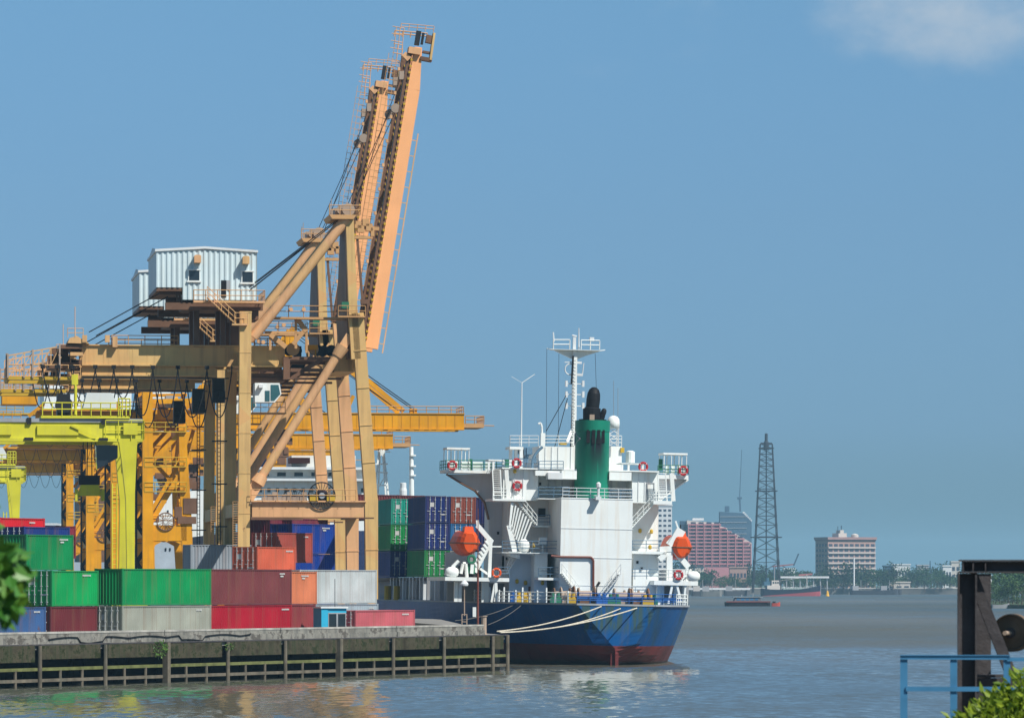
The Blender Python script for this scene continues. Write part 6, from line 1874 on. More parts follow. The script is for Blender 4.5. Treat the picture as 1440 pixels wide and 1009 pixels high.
# ------------------------------------------------------------------ lime rubber-tyred yard gantries
def yard_gantry(Y, x_leg, s_, label, spreader):
    RF = Fr((W(x_leg + 1, 0, Y).x, Y, 0), 7.8)
    Lr = RF.L
    g = thing('yard_gantry', label, 'gantry', RF, 'lime yellow yard gantry cranes')
    k = FPX / Y * 1.0
    zb, zt, zl = 18.5, 20.0, 18.25
    def add(mb, name, mat='lime', parent=g): return part(mb, name, M[mat], parent)
    for dy in (0, 7.5):
        mb = MB(); mb.box(-24, 1.0, dy - .45, dy + .45, zb, zt - .25); mb.box(-24, 1.0, dy - .6, dy + .6, zb - .25, zb)
        beam = add(mb, 'beam')
        mb = MB(); mb.box(-24, 1.0, dy - .55, dy + .55, zt - .25, zt + .05); add(mb, 'rail_deck', 'grey', beam)
        if dy == 0:
            mb = MB()
            for x, w_ in ((-7.2, 3.2), (-12.8, 3.6)): mb.box(x, x + w_, -.62, -.46, zb + .25, zt - .5)
            add(mb, 'cabinet_panel', 'lime', beam)
            mb = MB()
            for x in (-8.0, -13.7, -2.2): mb.box(x, x + .35, -.65, -.46, zb + 1.1, zb + 1.6); mb.box(x - .2, x + .5, -.7, -.61, zb - .15, zb + .05)
            add(mb, 'floodlight', 'dark', beam)
    mb = MB()
    mb.prism([(-.5, -.6, zl), (.58, -.6, zl), (.40, -.6, zl - 4), (.36, -.6, 2.95 + 1.6), (-.18, -.6, 2.95 + 1.6), (-.30, -.6, zl - 4.5), (-.62, -.6, zl - 1.6), (-.85, -.6, zl)], (0, 1.1, 0)); add(mb, 'leg')
    mb = MB(); mb.prism([(-.5, 6.9, zl), (.5, 6.9, zl), (.35, 6.9, zl - 4), (.1, 6.9, 4.5), (-.5, 6.9, 4.5), (-.4, 6.9, zl - 4.5), (-.8, 6.9, zl)], (0, 1.1, 0)); add(mb, 'leg')
    mb = MB(); mb.box(-.7, .5, -1.5, 9, 3.6, 4.55); add(mb, 'sill_beam')
    for y in (-.8, 7.8):
        mb = MB(); mb.tube((-.5, y, 3.65), (.3, y, 3.65), .7, 16); add(mb, 'wheel', 'dark')
    mb = MB(); mb.box(.4, 1.4, -.4, .8, 4.6, 6.6); add(mb, 'power_box')
    mb = MB(); mb.tube((-1.0, -.2, 4.5), (-1.0, -.2, 15), .06, 5); mb.tube((-1.35, -.2, 4.5), (-1.35, -.2, 15), .06, 5)
    for q_ in range(26): mb.tube((-1.35, -.2, 4.7 + q_ * .4), (-1.0, -.2, 4.7 + q_ * .4), .03, 4)
    add(mb, 'ladder')
    mb = MB(); mb.rail([(-1.9, -.65, zb - .1), (1.1, -.65, zb - .1), (1.1, 8, zb - .1)], 1.5, .9, .04, (.5,)); mb.box(-.5, .6, -.7, -.62, zb + .3, zb + 1.2); add(mb, 'gallery_railing')
    mb = MB(); mb.bar((-4.6, -.68, zt - .5), (-2.6, -.68, zb + .1), .14, .1, FY); add(mb, 'gallery_stair')
    # trolley with winch house
    mb = MB(); mb.box(-6.9, .0, -.7, 8.2, zt + .06, zt + .26); tr = add(mb, 'trolley')
    mb = MB(); mb.prism([(-3.6, .3, zt + .9), (-3.3, .3, zt + 2.1), (-1.4, .3, zt + 2.1), (-1.0, .3, zt + 1.4), (-1.0, .3, zt + .9)], (0, 3, 0)); add(mb, 'motor_cover', 'whitegrey', tr)
    mb = MB(); mb.box(-5.6, -4.6, .2, 2.6, zt + .3, zt + 2.0); mb.tube((-5.1, -.2, zt + 1.1), (-5.1, .3, zt + 1.1), .7, 12); add(mb, 'hoist_drum', 'dark', tr)
    mb = MB(); mb.rail([(-6.8, -.7, zt + .26), (.0, -.7, zt + .26)], 1.0, .75, .045, (.5,)); mb.tube((-4.2, 0, zt + .3), (-4.2, 0, zt + 3.4), .12, 6); mb.box(-4.5, -4.0, -.1, .3, zt + 2.7, zt + 3.5); mb.rail([(-.9, -.75, zt + .3), (.0, -.75, zt + .3)], 1.3, .3, .05); add(mb, 'trolley_railing', 'lime', tr)
    if spreader:
        x0, z0 = -3.0, CH + (HZ - 697) / FPX * (Y + 3)
        mb = MB(); mb.box(x0 - .9, x0 + .9, 2, 3.4, z0, z0 + .3); mb.prism([(x0 - .85, 1.95, z0 + .3), (x0 + .85, 1.95, z0 + .3), (x0 + .7, 1.95, z0 + .85), (x0 - .7, 1.95, z0 + .85)], (0, 1.2, 0)); mb.box(x0 - 1.15, x0 - .9, 1.9, 3.2, z0 - .4, z0 + .5); mb.box(x0 + .9, x0 + 1.15, 1.9, 3.2, z0 - .4, z0 + .5)
        sp = add(mb, 'spreader', 'lime')
        mb = MB()
        for x in (-.6, -.2, .2, .6): mb.tube((x0 + x, 2.6, z0 + .8), (x0 + x * .8, 2.6, zb), .04, 4)
        add(mb, 'spreader_rope', 'dark', sp)
        mb = MB(); mb.box(x0 - .85, x0 + .8, 2.1, 3.2, z0 + .86, z0 + 1.6); add(mb, 'head_block', 'dark', sp)
        mb = MB(); xx = -.9; mb.prism([(xx - 1.6, .3, zb - 2.4), (xx - 1.7, .3, zb - .5), (xx, .3, zb - .5), (xx, .3, zb - 1.5)], (0, 1.6, 0)); add(mb, 'operator_cab', 'glass', tr)
    return g
yard_gantry(356, 181, 1, 'lime yellow yard gantry crane with tapered leg and grey trolley housing', True)
yard_gantry(500, 21, 1, 'small lime yellow gantry far behind the larger lime gantry', False)

# ------------------------------------------------------------------ the other ships at the berth, bows beyond
NF = Fr((W(455, 0, 600).x, 600, 0), 8.6)
n = thing('cargo_ship', 'white cargo ship moored beyond the cranes, seen between their legs', 'ship', NF)
NL = NF.L
mb = MB()
a, b = NL(345, 800), NL(560, 800)
mb.prism([(a.x, 0, -1), (b.x, 0, -1), (b.x, 0, NL(0, 745).z), (a.x, 0, NL(0, 745).z)], (0, 90, 0)); part(mb, 'hull', pm('far_hull_navy', (.02, .035, .10), grime=.2), n)
def nb(name, x0, y0, x1, y1, l0, l1, mat='white'): 
    m_ = MB(); m_.fbox(NF, x0, y0, x1, y1, l0, l1); return part(m_, name, M[mat] if isinstance(mat, str) else mat, n)
nb('deckhouse', 350, 676, 520, 746, 1, 16); nb('deckhouse', 362, 660, 512, 676, 3, 16); nb('wheelhouse', 410, 640, 500, 660, 5, 12); nb('promenade', 355, 656, 515, 660, .5, 3, 'whitegrey'); nb('awning', 408, 643, 436, 651, 2, 5, 'redpipe'); nb('deck_edge', 350, 672, 520, 676, -.4, 1, 'whitegrey')
for k in range(14):
    x = 352 + k * 12
    m_ = MB(); m_.fbox(NF, x, 686, x + 4.5, 691.5, .9, .99); part(m_, 'window', M['glass'], n)
for k in range(6):
    x = 366 + k * 24; m_ = MB(); m_.fbox(NF, x, 664, x + 12, 669, 2.9, 2.99); part(m_, 'window', M['glass'], n)
nb('funnel', 352, 620, 375, 662, 8, 12, pm('far_funnel_blue', (.03, .10, .30)))
mb = MB()
for dx, l in ((526, 4), (547, 4), (531, 7), (543, 7)): mb.bar(NL(dx, 704, l), NL(536 + (dx - 536) * .3, 632, l + .5), .22, .22, FY)
for y in (652, 664, 682): mb.bar(NL(528, y, 4), NL(545, y, 4), .2, .3, FY)
mb.bar(NL(536, 640, 4), NL(536, 622, 4), .18, .18, FY); mb.bar(NL(531, 634, 4), NL(549, 635, 4), .12, .12, FY); mb.bar(NL(529, 690, 4), NL(545, 664, 4), .14, .14, FY)
part(mb, 'radar_mast', M['white'], n)
mb = MB(); mb.tube(NL(579, 705, 3), NL(578.5, 628, 3), .34, 10, .26)
for y in (640, 655, 668): mb.box(*(lambda p: (p.x - .2, p.x + .5, 2.5, 3, p.z - .1, p.z + .1))(NL(579, y, 3)))
part(mb, 'crane_post', M['white'], n)
mb = MB(); p = NL(567, 700, 3); mb.lathe([(.5, 0), (.5, 1.0), (.42, 1.4), (.42, 2.0), (.3, 2.05)], (p.x, 3, p.z), n=12); part(mb, 'vent_trunk', M['whitegrey'], n)
mb = MB(); mb.fbox(NF, 500, 690, 528, 702, 3, 8); part(mb, 'mast_house', M['whitegrey'], n)
N2 = Fr((W(262, 0, 780).x, 780, 0), 8.6)
n2 = thing('cargo_ship', 'white ship, hull coloured blue grey for haze, seen through the yellow crane portal', 'ship', N2)
L2 = N2.L
mb = MB(); mb.prism([L2(214, 760), L2(300, 770), L2(300, 836), L2(222, 836)], (0, 60, 0)); part(mb, 'hull', pm('haze_tinted_hull', (.36, .42, .48)), n2)  # haze put into the hull colour as pale blue
mb = MB(); mb.prism([L2(205, 700), L2(300, 685), L2(300, 769), L2(206, 759)], (0, 40, 0)); part(mb, 'superstructure', M['white'], n2)
mb = MB(); mb.fbox(N2, 214, 600, 262, 625, 2, 14); mb.fbox(N2, 210, 640, 268, 668, 2, 14); mb.fbox(N2, 206, 520, 240, 560, 4, 14); part(mb, 'bridge_tier', M['white'], n2)
for (x, y) in ((232, 702), (245, 701), (235, 717), (248, 700), (232, 770), (238, 770)):
    m_ = MB(); m_.fbox(N2, x, y, x + 2.2, y + 4, -.1, -.01); part(m_, 'porthole', M['glass'], n2)
for (x, y) in ((222, 648), (232, 648), (242, 648), (222, 606), (236, 606)):
    m_ = MB(); m_.fbox(N2, x, y, x + 5, y + 8, 1.9, 1.99); part(m_, 'window', M['glass'], n2)
N3 = Fr((W(100, 0, 900).x, 900, 0), 8.6)
n3 = thing('cargo_ship', 'white upper decks of a ship behind the crane rear walkways', 'ship', N3)
mb = MB(); mb.fbox(N3, 62, 541, 185, 575, 2, 20); mb.fbox(N3, 110, 528, 170, 541, 2, 14); part(mb, 'superstructure', M['white'], n3)
mb = MB(); mb.fbox(N3, 112, 575.5, 185, 790, 2, 20); part(mb, 'deck_stack', M['brown'], n3)
mb = MB(); mb.fbox(N3, 95, 790, 190, 836, 2, 40); part(mb, 'hull', pm('far_ship_hull', (.30, .36, .42)), n3)
for k in range(7): m_ = MB(); m_.fbox(N3, 60 + k * 17, 548, 70 + k * 17, 553, 1.9, 1.99); part(m_, 'window', M['glass'], n3)
# shed far behind at left
sh_ = thing('port_shed', 'low blue and white port shed far behind the dark blue container', 'building', loc=W(52, 800, 820))
mb = MB()
def wb(mb, x0, y0, x1, y1, Y, d):
    a, b = W(x0, y0, Y), W(x1, y1, Y); o = sh_.location
    mb.box(a.x - o.x, b.x - o.x, 0, d, b.z - o.z, a.z - o.z)
wb(mb, 24, 738, 78, 800, 820, 20); part(mb, 'wall', pm('shed_blue', (.16, .24, .38)), sh_)
mb = MB(); wb(mb, 22, 735, 80, 738, 819, 22); part(mb, 'roof', M['whitegrey'], sh_)
for x in (36, 54):
    mb = MB(); wb(mb, x, 742, x + 13, 754, 819.9, .08); part(mb, 'window', M['white'], sh_)
# ------------------------------------------------------------------ the far shore, 2.7 km up the river
YS_ = 2700.0
mb = MB()
def shore_y(x): return 2700 + 40 * math.sin(x * .004) 
pl = [Vector((x, shore_y(x), -2)) for x in range(-2200, 2600, 120)]
mb.prism(pl + [Vector((2600, 7500, -2)), Vector((-2200, 7500, -2))], (0, 0, 4.0))
M['farland'] = pm('far_bank_soil', (.05, .075, .03), rough=1, scale=.02)
tag(mb.build('far_bank', M['farland']), kind='structure')
mb = MB()
for a, b in zip(pl, pl[1:]):
    if b.x > 150: mb.bar((a.x, a.y - 1, 1.6), (b.x, b.y - 1, 1.6), 1.2, 3.4)
tag(mb.build('far_seawall', pm('seawall_concrete', (.13, .125, .115), scale=.05, var=.3)), 'pale concrete seawall along the far river bank', 'wall')

mb = MB()
for a, b in zip(pl, pl[1:]):
    if b.x > 150: mb.bar((a.x, a.y - 1, 3.6), (b.x, b.y - 1, 3.6), 1.8, .7)
tag(mb.build('quay_coping', pm('pale_coping', (.42, .40, .37), scale=.05, var=.25)), 'pale concrete coping along the top of the far seawall', 'coping')
LEAFMATS = [leaf_mat('far_foliage', (.016, .046, .014), (.040, .085, .022), rough=.9, spec=.1), leaf_mat('far_foliage_bright', (.035, .080, .022), (.075, .125, .035), rough=.9, spec=.1), leaf_mat('far_foliage_dark', (.015, .038, .018), (.035, .062, .026), rough=.9, spec=.1)]
BARK = pm('tree_bark', (.10, .075, .05), rough=1)
def tree_proto(seed, h, wid, nleaf, mat, palm=False):
    rnd = random.Random(seed)
    cm, tm = MB(), MB()
    tm.tube((0, 0, 0), (rnd.uniform(-.2, .2), 0, h * .45), h * .028, 6, h * .018)
    for k in range(5):
        a = rnd.uniform(0, 6.28); tm.tube((0, 0, h * rnd.uniform(.25, .42)), (math.cos(a) * wid * .3, math.sin(a) * wid * .3, h * rnd.uniform(.55, .75)), h * .014, 5, h * .006)
    for k in range(9):
        a = rnd.uniform(0, 6.28); rr = rnd.uniform(.05, .36) * wid
        c = (math.cos(a) * rr, math.sin(a) * rr, h * rnd.uniform(.42, .86))
        q_ = wid * rnd.uniform(.14, .25)
        leaf_blob(cm, c, (q_, q_, q_ * rnd.uniform(.6, .95)), nleaf // 9, h * .075, rnd, .7, .3)
    return cm.mesh('crown'), tm.mesh('trunk'), mat
PROTO = [tree_proto(s, h, w_, 420, LEAFMATS[s % 3]) for s, h, w_ in ((1, 9, 9), (2, 8, 11), (3, 11, 9), (4, 7, 8), (5, 12, 11), (6, 9.5, 12))]
for c, t_, m_ in PROTO: c.materials.append(m_); t_.materials.append(BARK)
NT = 0
def plant(px, Y, s, zb, label, group, name='tree', rnd=random.Random(77), sz=1.0, pi=None):
    c, t_, m_ = PROTO[rnd.randrange(6) if pi is None else pi]
    p = W(px, 0, Y)
    r = thing(name, label, 'tree', None, group, (p.x, Y, zb))
    r.rotation_euler = (0, 0, rnd.uniform(0, 6.28)); r.scale = (s, s, s * sz)
    for nm, me in (('crown', c), ('trunk', t_)):
        o = bpy.data.objects.new(nm, me); COL.objects.link(o); o.parent = r
    return r
rnd = random.Random(8)
FT = 'trees along the far river bank'
for k in range(110):
    px = 940 + k * 4.2 + rnd.uniform(-3, 3)
    plant(px, 2712 + rnd.uniform(5, 150), rnd.uniform(.8, 1.5), 1.6, 'hazy green tree among the many lining the far river bank', FT, rnd=rnd)
for px, Y, s, lab in ((1172, 2722, 1.25, 'dark tree standing in front of the shaded end of the flat roofed hotel'), (1186, 2726, 1.45, 'large dark tree below the middle of the flat roofed far hotel'), (1200, 2722, 1.5, 'broad dark tree below the pale mast on the far bank'), (1213, 2730, 1.3, 'dark tree beside the pale mast, on its steel frame side'), (1158, 2730, 1.0, 'small dark tree between the old coaster and flat roofed hotel')):
    plant(px, Y, s, 1.6, lab, FT, rnd=rnd, pi=4)
for k in range(26):
    px = 950 + k * 19 + rnd.uniform(-8, 8)
    plant(px, 2980 + rnd.uniform(0, 250), rnd.uniform(1.3, 2.0), 1.6, 'taller hazy tree in the row behind the far bank trees', 'taller trees behind the far bank', rnd=rnd)
# wooded point at the right edge, nearer
mb = MB()
pt0 = W(1392, 0, 1310)
mb.prism([(W(1376, 0, 1290).x, 1290, -2), (W(1470, 0, 1240).x, 1240, -2), (W(1560, 0, 1300).x, 1300, -2), (W(1560, 0, 1650).x, 1650, -2), (W(1385, 0, 1500).x, 1500, -2)], (0, 0, 3.0))
tag(mb.build('wooded_bank', M['farland']), kind='structure')
rnd = random.Random(15)
for px, Y, s, sz in ((1392, 1330, .55, 1), (1400, 1310, .75, 1), (1406, 1350, 1.0, 1), (1412, 1300, .9, 1), (1418, 1340, 1.15, 1), (1424, 1300, 1.0, 1), (1430, 1330, 1.25, 1), (1437, 1290, 1.1, 1), (1443, 1330, 1.7, 1.05), (1450, 1300, 1.3, 1), (1414, 1420, 1.1, 1), (1426, 1430, 1.3, 1), (1438, 1440, 1.2, 1), (1402, 1420, .9, 1), (1462, 1320, 1.4, 1), (1397, 1275, .5, .8), (1409, 1270, .55, .7), (1420, 1262, .6, .7), (1432, 1258, .6, .8), (1442, 1262, .6, .8)):
    plant(px, Y, s * .95, .6, 'green tree on the wooded point behind the rusty steel frame', 'trees on the wooded point', rnd=rnd, sz=sz, pi=rnd.choice([1, 3, 0, 5]))
tag((lambda m_: m_.build('beacon_post', M['white']))(MB().tube(W(1393, 836, 1600), W(1393, 808, 1600), .35, 8)), 'white post standing beyond the rusty steel frame', 'post')

# ------------------------------------------------------------------ far buildings
def bmats(n_, col, **k): return pm(n_, col, rough=.8, var=.08, scale=.05, **k)
M['pane_far'] = pm('far_window', (.05, .06, .09), rough=.25, var=.3, scale=.3)
_pm_cache = {}
def boxmesh(x, y, z, mat, name):
    key = (round(x, 2), round(y, 2), round(z, 2), mat.name)
    if key not in _pm_cache:
        mb = MB(); mb.box(-x / 2, x / 2, 0, y, -z / 2, z / 2); me = mb.mesh(name); me.materials.append(mat); _pm_cache[key] = me
    return _pm_cache[key]
def put(name, me, parent, loc):
    o = bpy.data.objects.new(name, me); COL.objects.link(o); o.parent = parent; o.location = loc; return o
def far_block(label, px0, px1, py0, Y, wall, depth, floors, cols, band=None, rz=0, zmin=1.9, win=(.62, .5), name='apartment_block', cat='building', top=None):
    a, b = W(px0, py0, Y), W(px1, py0, Y)
    wd, h = b.x - a.x, a.z - zmin
    r = thing(name, label, cat, None, 'buildings on the far bank', ((a.x + b.x) / 2, Y, zmin)); r.rotation_euler = (0, 0, R(rz))
    mb = MB(); mb.box(-wd / 2, wd / 2, 0, depth, 0, h); part(mb, 'wall', wall, r)
    mb = MB(); mb.box(-wd / 2 - .4, wd / 2 + .4, -.4, depth + .4, h, h + .8); part(mb, 'roof', top or wall, r)
    fh, cw = h / (floors + .6), wd / cols
    pane = boxmesh(cw * win[0], .12, fh * win[1], M['pane_far'], 'window')
    for i in range(floors):
        for j in range(cols):
            put('window', pane, r, (-wd / 2 + cw * (j + .5), -.1, fh * (i + .75)))
        if band:
            put('balcony', boxmesh(wd - .1, .9, fh * .30, band, 'balcony'), r, (0, -.95, fh * (i + .28)))
    return r
CREAM = bmats('far_cream_wall', (.55, .50, .45)); PINK = bmats('far_pink_band', (.50, .22, .24)); WHT = bmats('far_white_wall', (.68, .68, .68)); BLU = bmats('far_blue_grey_wall', (.045, .085, .14)); TAN = bmats('far_tan_wall', (.40, .25, .21)); GRY = bmats('far_grey_wall', (.34, .34, .35))
far_block('slim white tower block seen behind the ship bridge wing', 925, 945, 711, 2900, WHT, 14, 16, 3, win=(.6, .42))
# stepped pink hotel: a main slab and its steps, each floor a wider one
Yh = 2850
hot = thing('stepped_hotel', 'large stepped hotel with pink balcony bands on the far bank', 'building', None, 'buildings on the far bank', W(1006, 818, Yh))
hot.location.z = 1.9
def HX(px, py): v = W(px, py, Yh); return v.x - hot.location.x, v.z - 1.9
pr = [(966, 731), (1012, 735), (1012, 739), (1022, 742), (1024, 746), (1032, 749), (1040, 753), (1049, 758), (1057, 763), (1057, 836), (966, 836)]
mb = MB(); mb.prism([(HX(x, y)[0], 0, HX(x, y)[1]) for x, y in pr], (0, 16, 0)); part(mb, 'wall', CREAM, hot)
tops = [(966, 1012, 731), (1012, 1024, 741), (1024, 1040, 750), (1040, 1057, 760)]
fl = 12; y_top, y_bot = 737, 792
for i in range(fl):
    y = y_top + (y_bot - y_top) * i / (fl - 1)
    xr = interp(y, [731, 735, 742, 750, 757, 763], [1008, 1012, 1022, 1034, 1048, 1057]) if y < 763 else 1057
    x0, z0 = HX(967, y); x1, _ = HX(xr - 1, y)
    put('balcony', boxmesh(x1 - x0, 1.2, .85, PINK, 'balcony'), hot, ((x0 + x1) / 2, -1.25, z0 - .1))
    nn = int((xr - 970) / 11)
    for j in range(nn):
        x, z = HX(972 + j * 11 + 3, y - 2.1)
        put('window', boxmesh(3.1, .12, 1.15, M['pane_far'], 'window'), hot, (x, -.12, z))
for j in range(9):
    x, z = HX(968 + j * 11.0, 765); ytop = 736 if j < 5 else interp(968 + j * 11, [1012, 1057], [742, 764])
    z1 = HX(0, ytop)[1]; zb_ = HX(0, 796)[1]
    mb = MB(); mb.box(x - .25, x + .25, -1.5, -.05, zb_, z1); part(mb, 'pier', PINK, hot)
mb = MB(); mb.box(HX(974, 0)[0], HX(990, 0)[0], 2, 10, HX(0, 731)[1], HX(0, 728)[1]); part(mb, 'roof_plant', WHT, hot)
mb = MB(); mb.box(HX(957, 0)[0], HX(966, 0)[0], 2, 16, 0, HX(0, 732)[1]); part(mb, 'side_wing', BLU, hot)
for i in range(12): put('window', boxmesh(2.6, .12, 1.0, M['pane_far'], 'window'), hot, (HX(961.5, 0)[0], 1.85, HX(0, 738 + i * 5)[1]))
mb = MB(); mb.box(HX(990, 0)[0], HX(1052, 0)[0], -3, -1.6, 0, HX(0, 797)[1]); part(mb, 'podium', PINK, hot)
# dark blue tower under construction, much farther off
Yt = 4300
bt_ = thing('unfinished_tower', 'dark blue unfinished tower behind the stepped hotel', 'building', None, 'buildings on the far bank', W(1034, 818, Yt)); bt_.location.z = 1.9
def TX(px, py): v = W(px, py, Yt); return v.x - bt_.location.x, v.z - 1.9
mb = MB(); x0, z1 = TX(1012.5, 719); x1, _ = TX(1052, 0)
mb.prism([(TX(1012.5, 0)[0], 0, 0), (TX(1057, 0)[0], 0, 0), (TX(1057, 0)[0], 0, TX(0, 733)[1]), (TX(1045, 0)[0], 0, TX(0, 721)[1]), (TX(1012.5, 0)[0], 0, z1)], (0, 24, 0)); part(mb, 'wall', BLU, bt_)
mb = MB(); mb.box(TX(1020, 0)[0], TX(1026, 0)[0], 4, 12, z1, TX(0, 711)[1]); part(mb, 'lift_core', BLU, bt_)
for i in range(9):
    put('floor_slab', boxmesh(TX(1050, 0)[0] - x0, .5, .5, GRY, 'floor_slab'), bt_, ((x0 + TX(1050, 0)[0]) / 2, -.55, TX(0, 726 + i * 8)[1]))
mb = MB()
for k in range(6): q_ = TX(1046 + k * 2, 722 + k * 2.2); mb.box(q_[0] - 1.0, q_[0] + 1.0, 1, 3, q_[1], q_[1] + 2.0)
part(mb, 'scaffold', WHT, bt_)
tc_ = thing('tower_crane', 'thin tower crane rising from the dark blue unfinished tower', 'crane', None, None, W(1041, 719, Yt + 10))
mb = MB(); p = Vector((0, 0, 0)); o = tc_.location
q_ = W(1040, 700, Yt + 10) - o; mb.bar(p, q_, 1.6, 1.6, FY); part(mb, 'mast', BLU, tc_)
mb = MB(); mb.bar(q_, W(1043, 632, Yt + 10) - o, .9, .9, FY, .5, .5); part(mb, 'jib', BLU, tc_)
mb = MB(); mb.box(q_.x - 2.2, q_.x + 2.2, -1, 1, q_.z - 1, q_.z + 1); part(mb, 'cab', BLU, tc_)
# right hotel with flat roof
ht = far_block('flat roofed brown hotel block with rows of balconies', 1155, 1236, 760, 2950, TAN, 20, 9, 9, band=bmats('far_balcony_pale', (.5, .43, .40)), win=(.7, .5), name='hotel_block', top=bmats('far_roof_brown', (.25, .14, .13)))
zz = W(0, 760, 2950).z - 1.9; k_ = 2950 / FPX
ht.scale = (.90, 1, 1); ht.rotation_euler = (0, 0, R(20)); ht.location.x += 1.0
_fh = zz / 9.6
for i in range(9):
    for j in range(6):
        if j < 4: put('window', boxmesh(.14, 3.0, _fh * .5, M['pane_far'], 'side_window'), ht, (-41 * k_ - .06, 1.2 + j * 4.7, _fh * (i + .75)))
mb = MB(); mb.box(-42 * k_, 42 * k_, -1.2, 21, zz + .8, zz + 2.4); part(mb, 'roof_parapet', bmats('far_roof_rim', (.33, .20, .19)), ht)
mb = MB(); mb.box(-18 * k_, -4 * k_, 4, 14, zz + 2.4, zz + 5.0); mb.box(-14 * k_, -8 * k_, 5, 12, zz + 5.0, zz + 7.0); part(mb, 'roof_house', CREAM, ht)
mb = MB(); mb.lathe([(2.6, 0), (2.6, 1.6), (1.2, 2.2), (.3, 2.4)], (14 * k_, 8, zz + 2.4), n=12); part(mb, 'roof_tank', CREAM, ht)
mb = MB(); mb.tube((-15 * k_, 8, zz + 5), (-15 * k_, 8, zz + 9.5), .3, 5); mb.tube((-9 * k_, 8, zz + 7), (-9 * k_, 8, zz + 10), .4, 5); part(mb, 'roof_mast', BLU, ht)
for args in (('low dark building with two floors beside the long pale one among trees', 1243, 1256, 796, 3050, BLU, 10, 2, 3), ('long pale low building among far trees beyond the flat roofed hotel', 1255, 1280, 794, 3080, WHT, 12, 2, 6), ('white house with two openings near the far seawall', 1249, 1280, 819, 2735, CREAM, 6, 1, 3), ('grey low block with three floors among trees near the radio mast', 1290, 1306, 795, 3100, GRY, 10, 3, 4), ('pale tower house close to the steel frame top', 1338, 1350, 790, 3060, CREAM, 10, 3, 2), ('white block behind trees next to the pale tower house', 1326, 1338, 796, 3040, WHT, 10, 2, 3), ('low reddish building under the stepped hotel', 1026, 1050, 798, 2790, TAN, 8, 2, 5), ('small pale building beside the foot of the lattice tower', 1102, 1118, 800, 2900, WHT, 8, 2, 3)):
    far_block(*args[:5], args[5], args[6], args[7], args[8], name='low_building')
# lattice tower
Yw = 2420
tw = thing('lattice_tower', 'tall dark lattice tower on the far bank', 'tower', None, None, W(1077.5, 818, Yw)); tw.location.z = 1.5
o = tw.location
def TW(px, py): v = W(px, py, Yw); return v.x - o.x, v.z - o.z
def halfw(z): return interp(z, [TW(0, 806)[1], TW(0, 638)[1], TW(0, 626)[1]], [18.5 * Yw / FPX, 9.2 * Yw / FPX, 8.4 * Yw / FPX])
M['towersteel'] = pm('tower_steel', (.028, .034, .045), rough=.7)
lv = [TW(0, y)[1] for y in (812, 790, 772, 754, 738, 725, 712, 700, 687, 676, 664, 655, 646, 638, 630, 624)]
for sx in (-1, 1):
    for sy in (-1, 1):
        mb = MB(); mb.bar((sx * halfw(lv[0]), sy * halfw(lv[0]), 0), (sx * halfw(lv[-1]), sy * halfw(lv[-1]), lv[-1]), .62, .62, FY, .42, .42); part(mb, 'leg', M['towersteel'], tw)
mb = MB()
for z0, z1 in zip(lv, lv[1:]):
    h0, h1 = halfw(z0), halfw(z1)
    for s_ in (-1, 1):
        mb.bar((-h0, s_ * h0, z0), (h1, s_ * h1, z1), .21, .21, FY); mb.bar((h0, s_ * h0, z0), (-h1, s_ * h1, z1), .21, .21, FY)
        mb.bar((s_ * h0, -h0, z0), (s_ * h1, h1, z1), .21, .21); mb.bar((s_ * h0, h0, z0), (s_ * h1, -h1, z1), .21, .21)
        mb.bar((-h1, s_ * h1, z1), (h1, s_ * h1, z1), .24, .24, FY); mb.bar((s_ * h1, -h1, z1), (s_ * h1, h1, z1), .3, .3)
part(mb, 'bracing', M['towersteel'], tw)
mb = MB(); mb.bar((0, 0, 0), (0, 0, TW(0, 618)[1]), .6, .6, FY); part(mb, 'riser', M['towersteel'], tw)
for y, hw in ((755, 21), (690, 15), (630, 10.5)):
    z = TW(0, y)[1]; q_ = hw * Yw / FPX
    mb = MB(); mb.box(-q_, q_, -q_, q_, z - .25, z + .25); part(mb, 'platform', M['towersteel'], tw)
mb = MB(); mb.lathe([(1.4, TW(0, 632)[1]), (1.4, TW(0, 622)[1]), (.8, TW(0, 619)[1]), (.8, TW(0, 610)[1]), (.5, TW(0, 609)[1])], n=10); mb.box(-3, 3, -.5, .5, TW(0, 624)[1], TW(0, 622)[1]); part(mb, 'flare_head', M['towersteel'], tw)

# ------------------------------------------------------------------ craft on the river
def boat_hull(mb, L_, B_, H_, bow=.25, sheer=.6, z0=-.4):
    """a simple ship hull along x, stern at 0"""
    st = [0, .03, .12, .3, .6, 1 - bow, 1 - bow * .5, 1 - bow * .15, 1.0]
    wd = [.75, .85, .95, 1, 1, .98, .78, .35, .02]
    vs, fs = [], []
    for t_, k in zip(st, wd):
        z1 = H_ + sheer * max(0, (t_ - .5) * 2) ** 2 + sheer * .3 * max(0, .15 - t_) / .15
        for y, z in ((-B_ / 2 * k, z1), (-B_ / 2 * k * .85, z0), (B_ / 2 * k * .85, z0), (B_ / 2 * k, z1)): vs.append((t_ * L_, y, z))
    for i in range(len(st) - 1):
        for j in range(4): fs.append((i * 4 + j, i * 4 + (j + 1) % 4, (i + 1) * 4 + (j + 1) % 4, (i + 1) * 4 + j))
    fs += [(0, 1, 2, 3), tuple(range(len(vs) - 4, len(vs)))]
    mb.add(vs, fs)
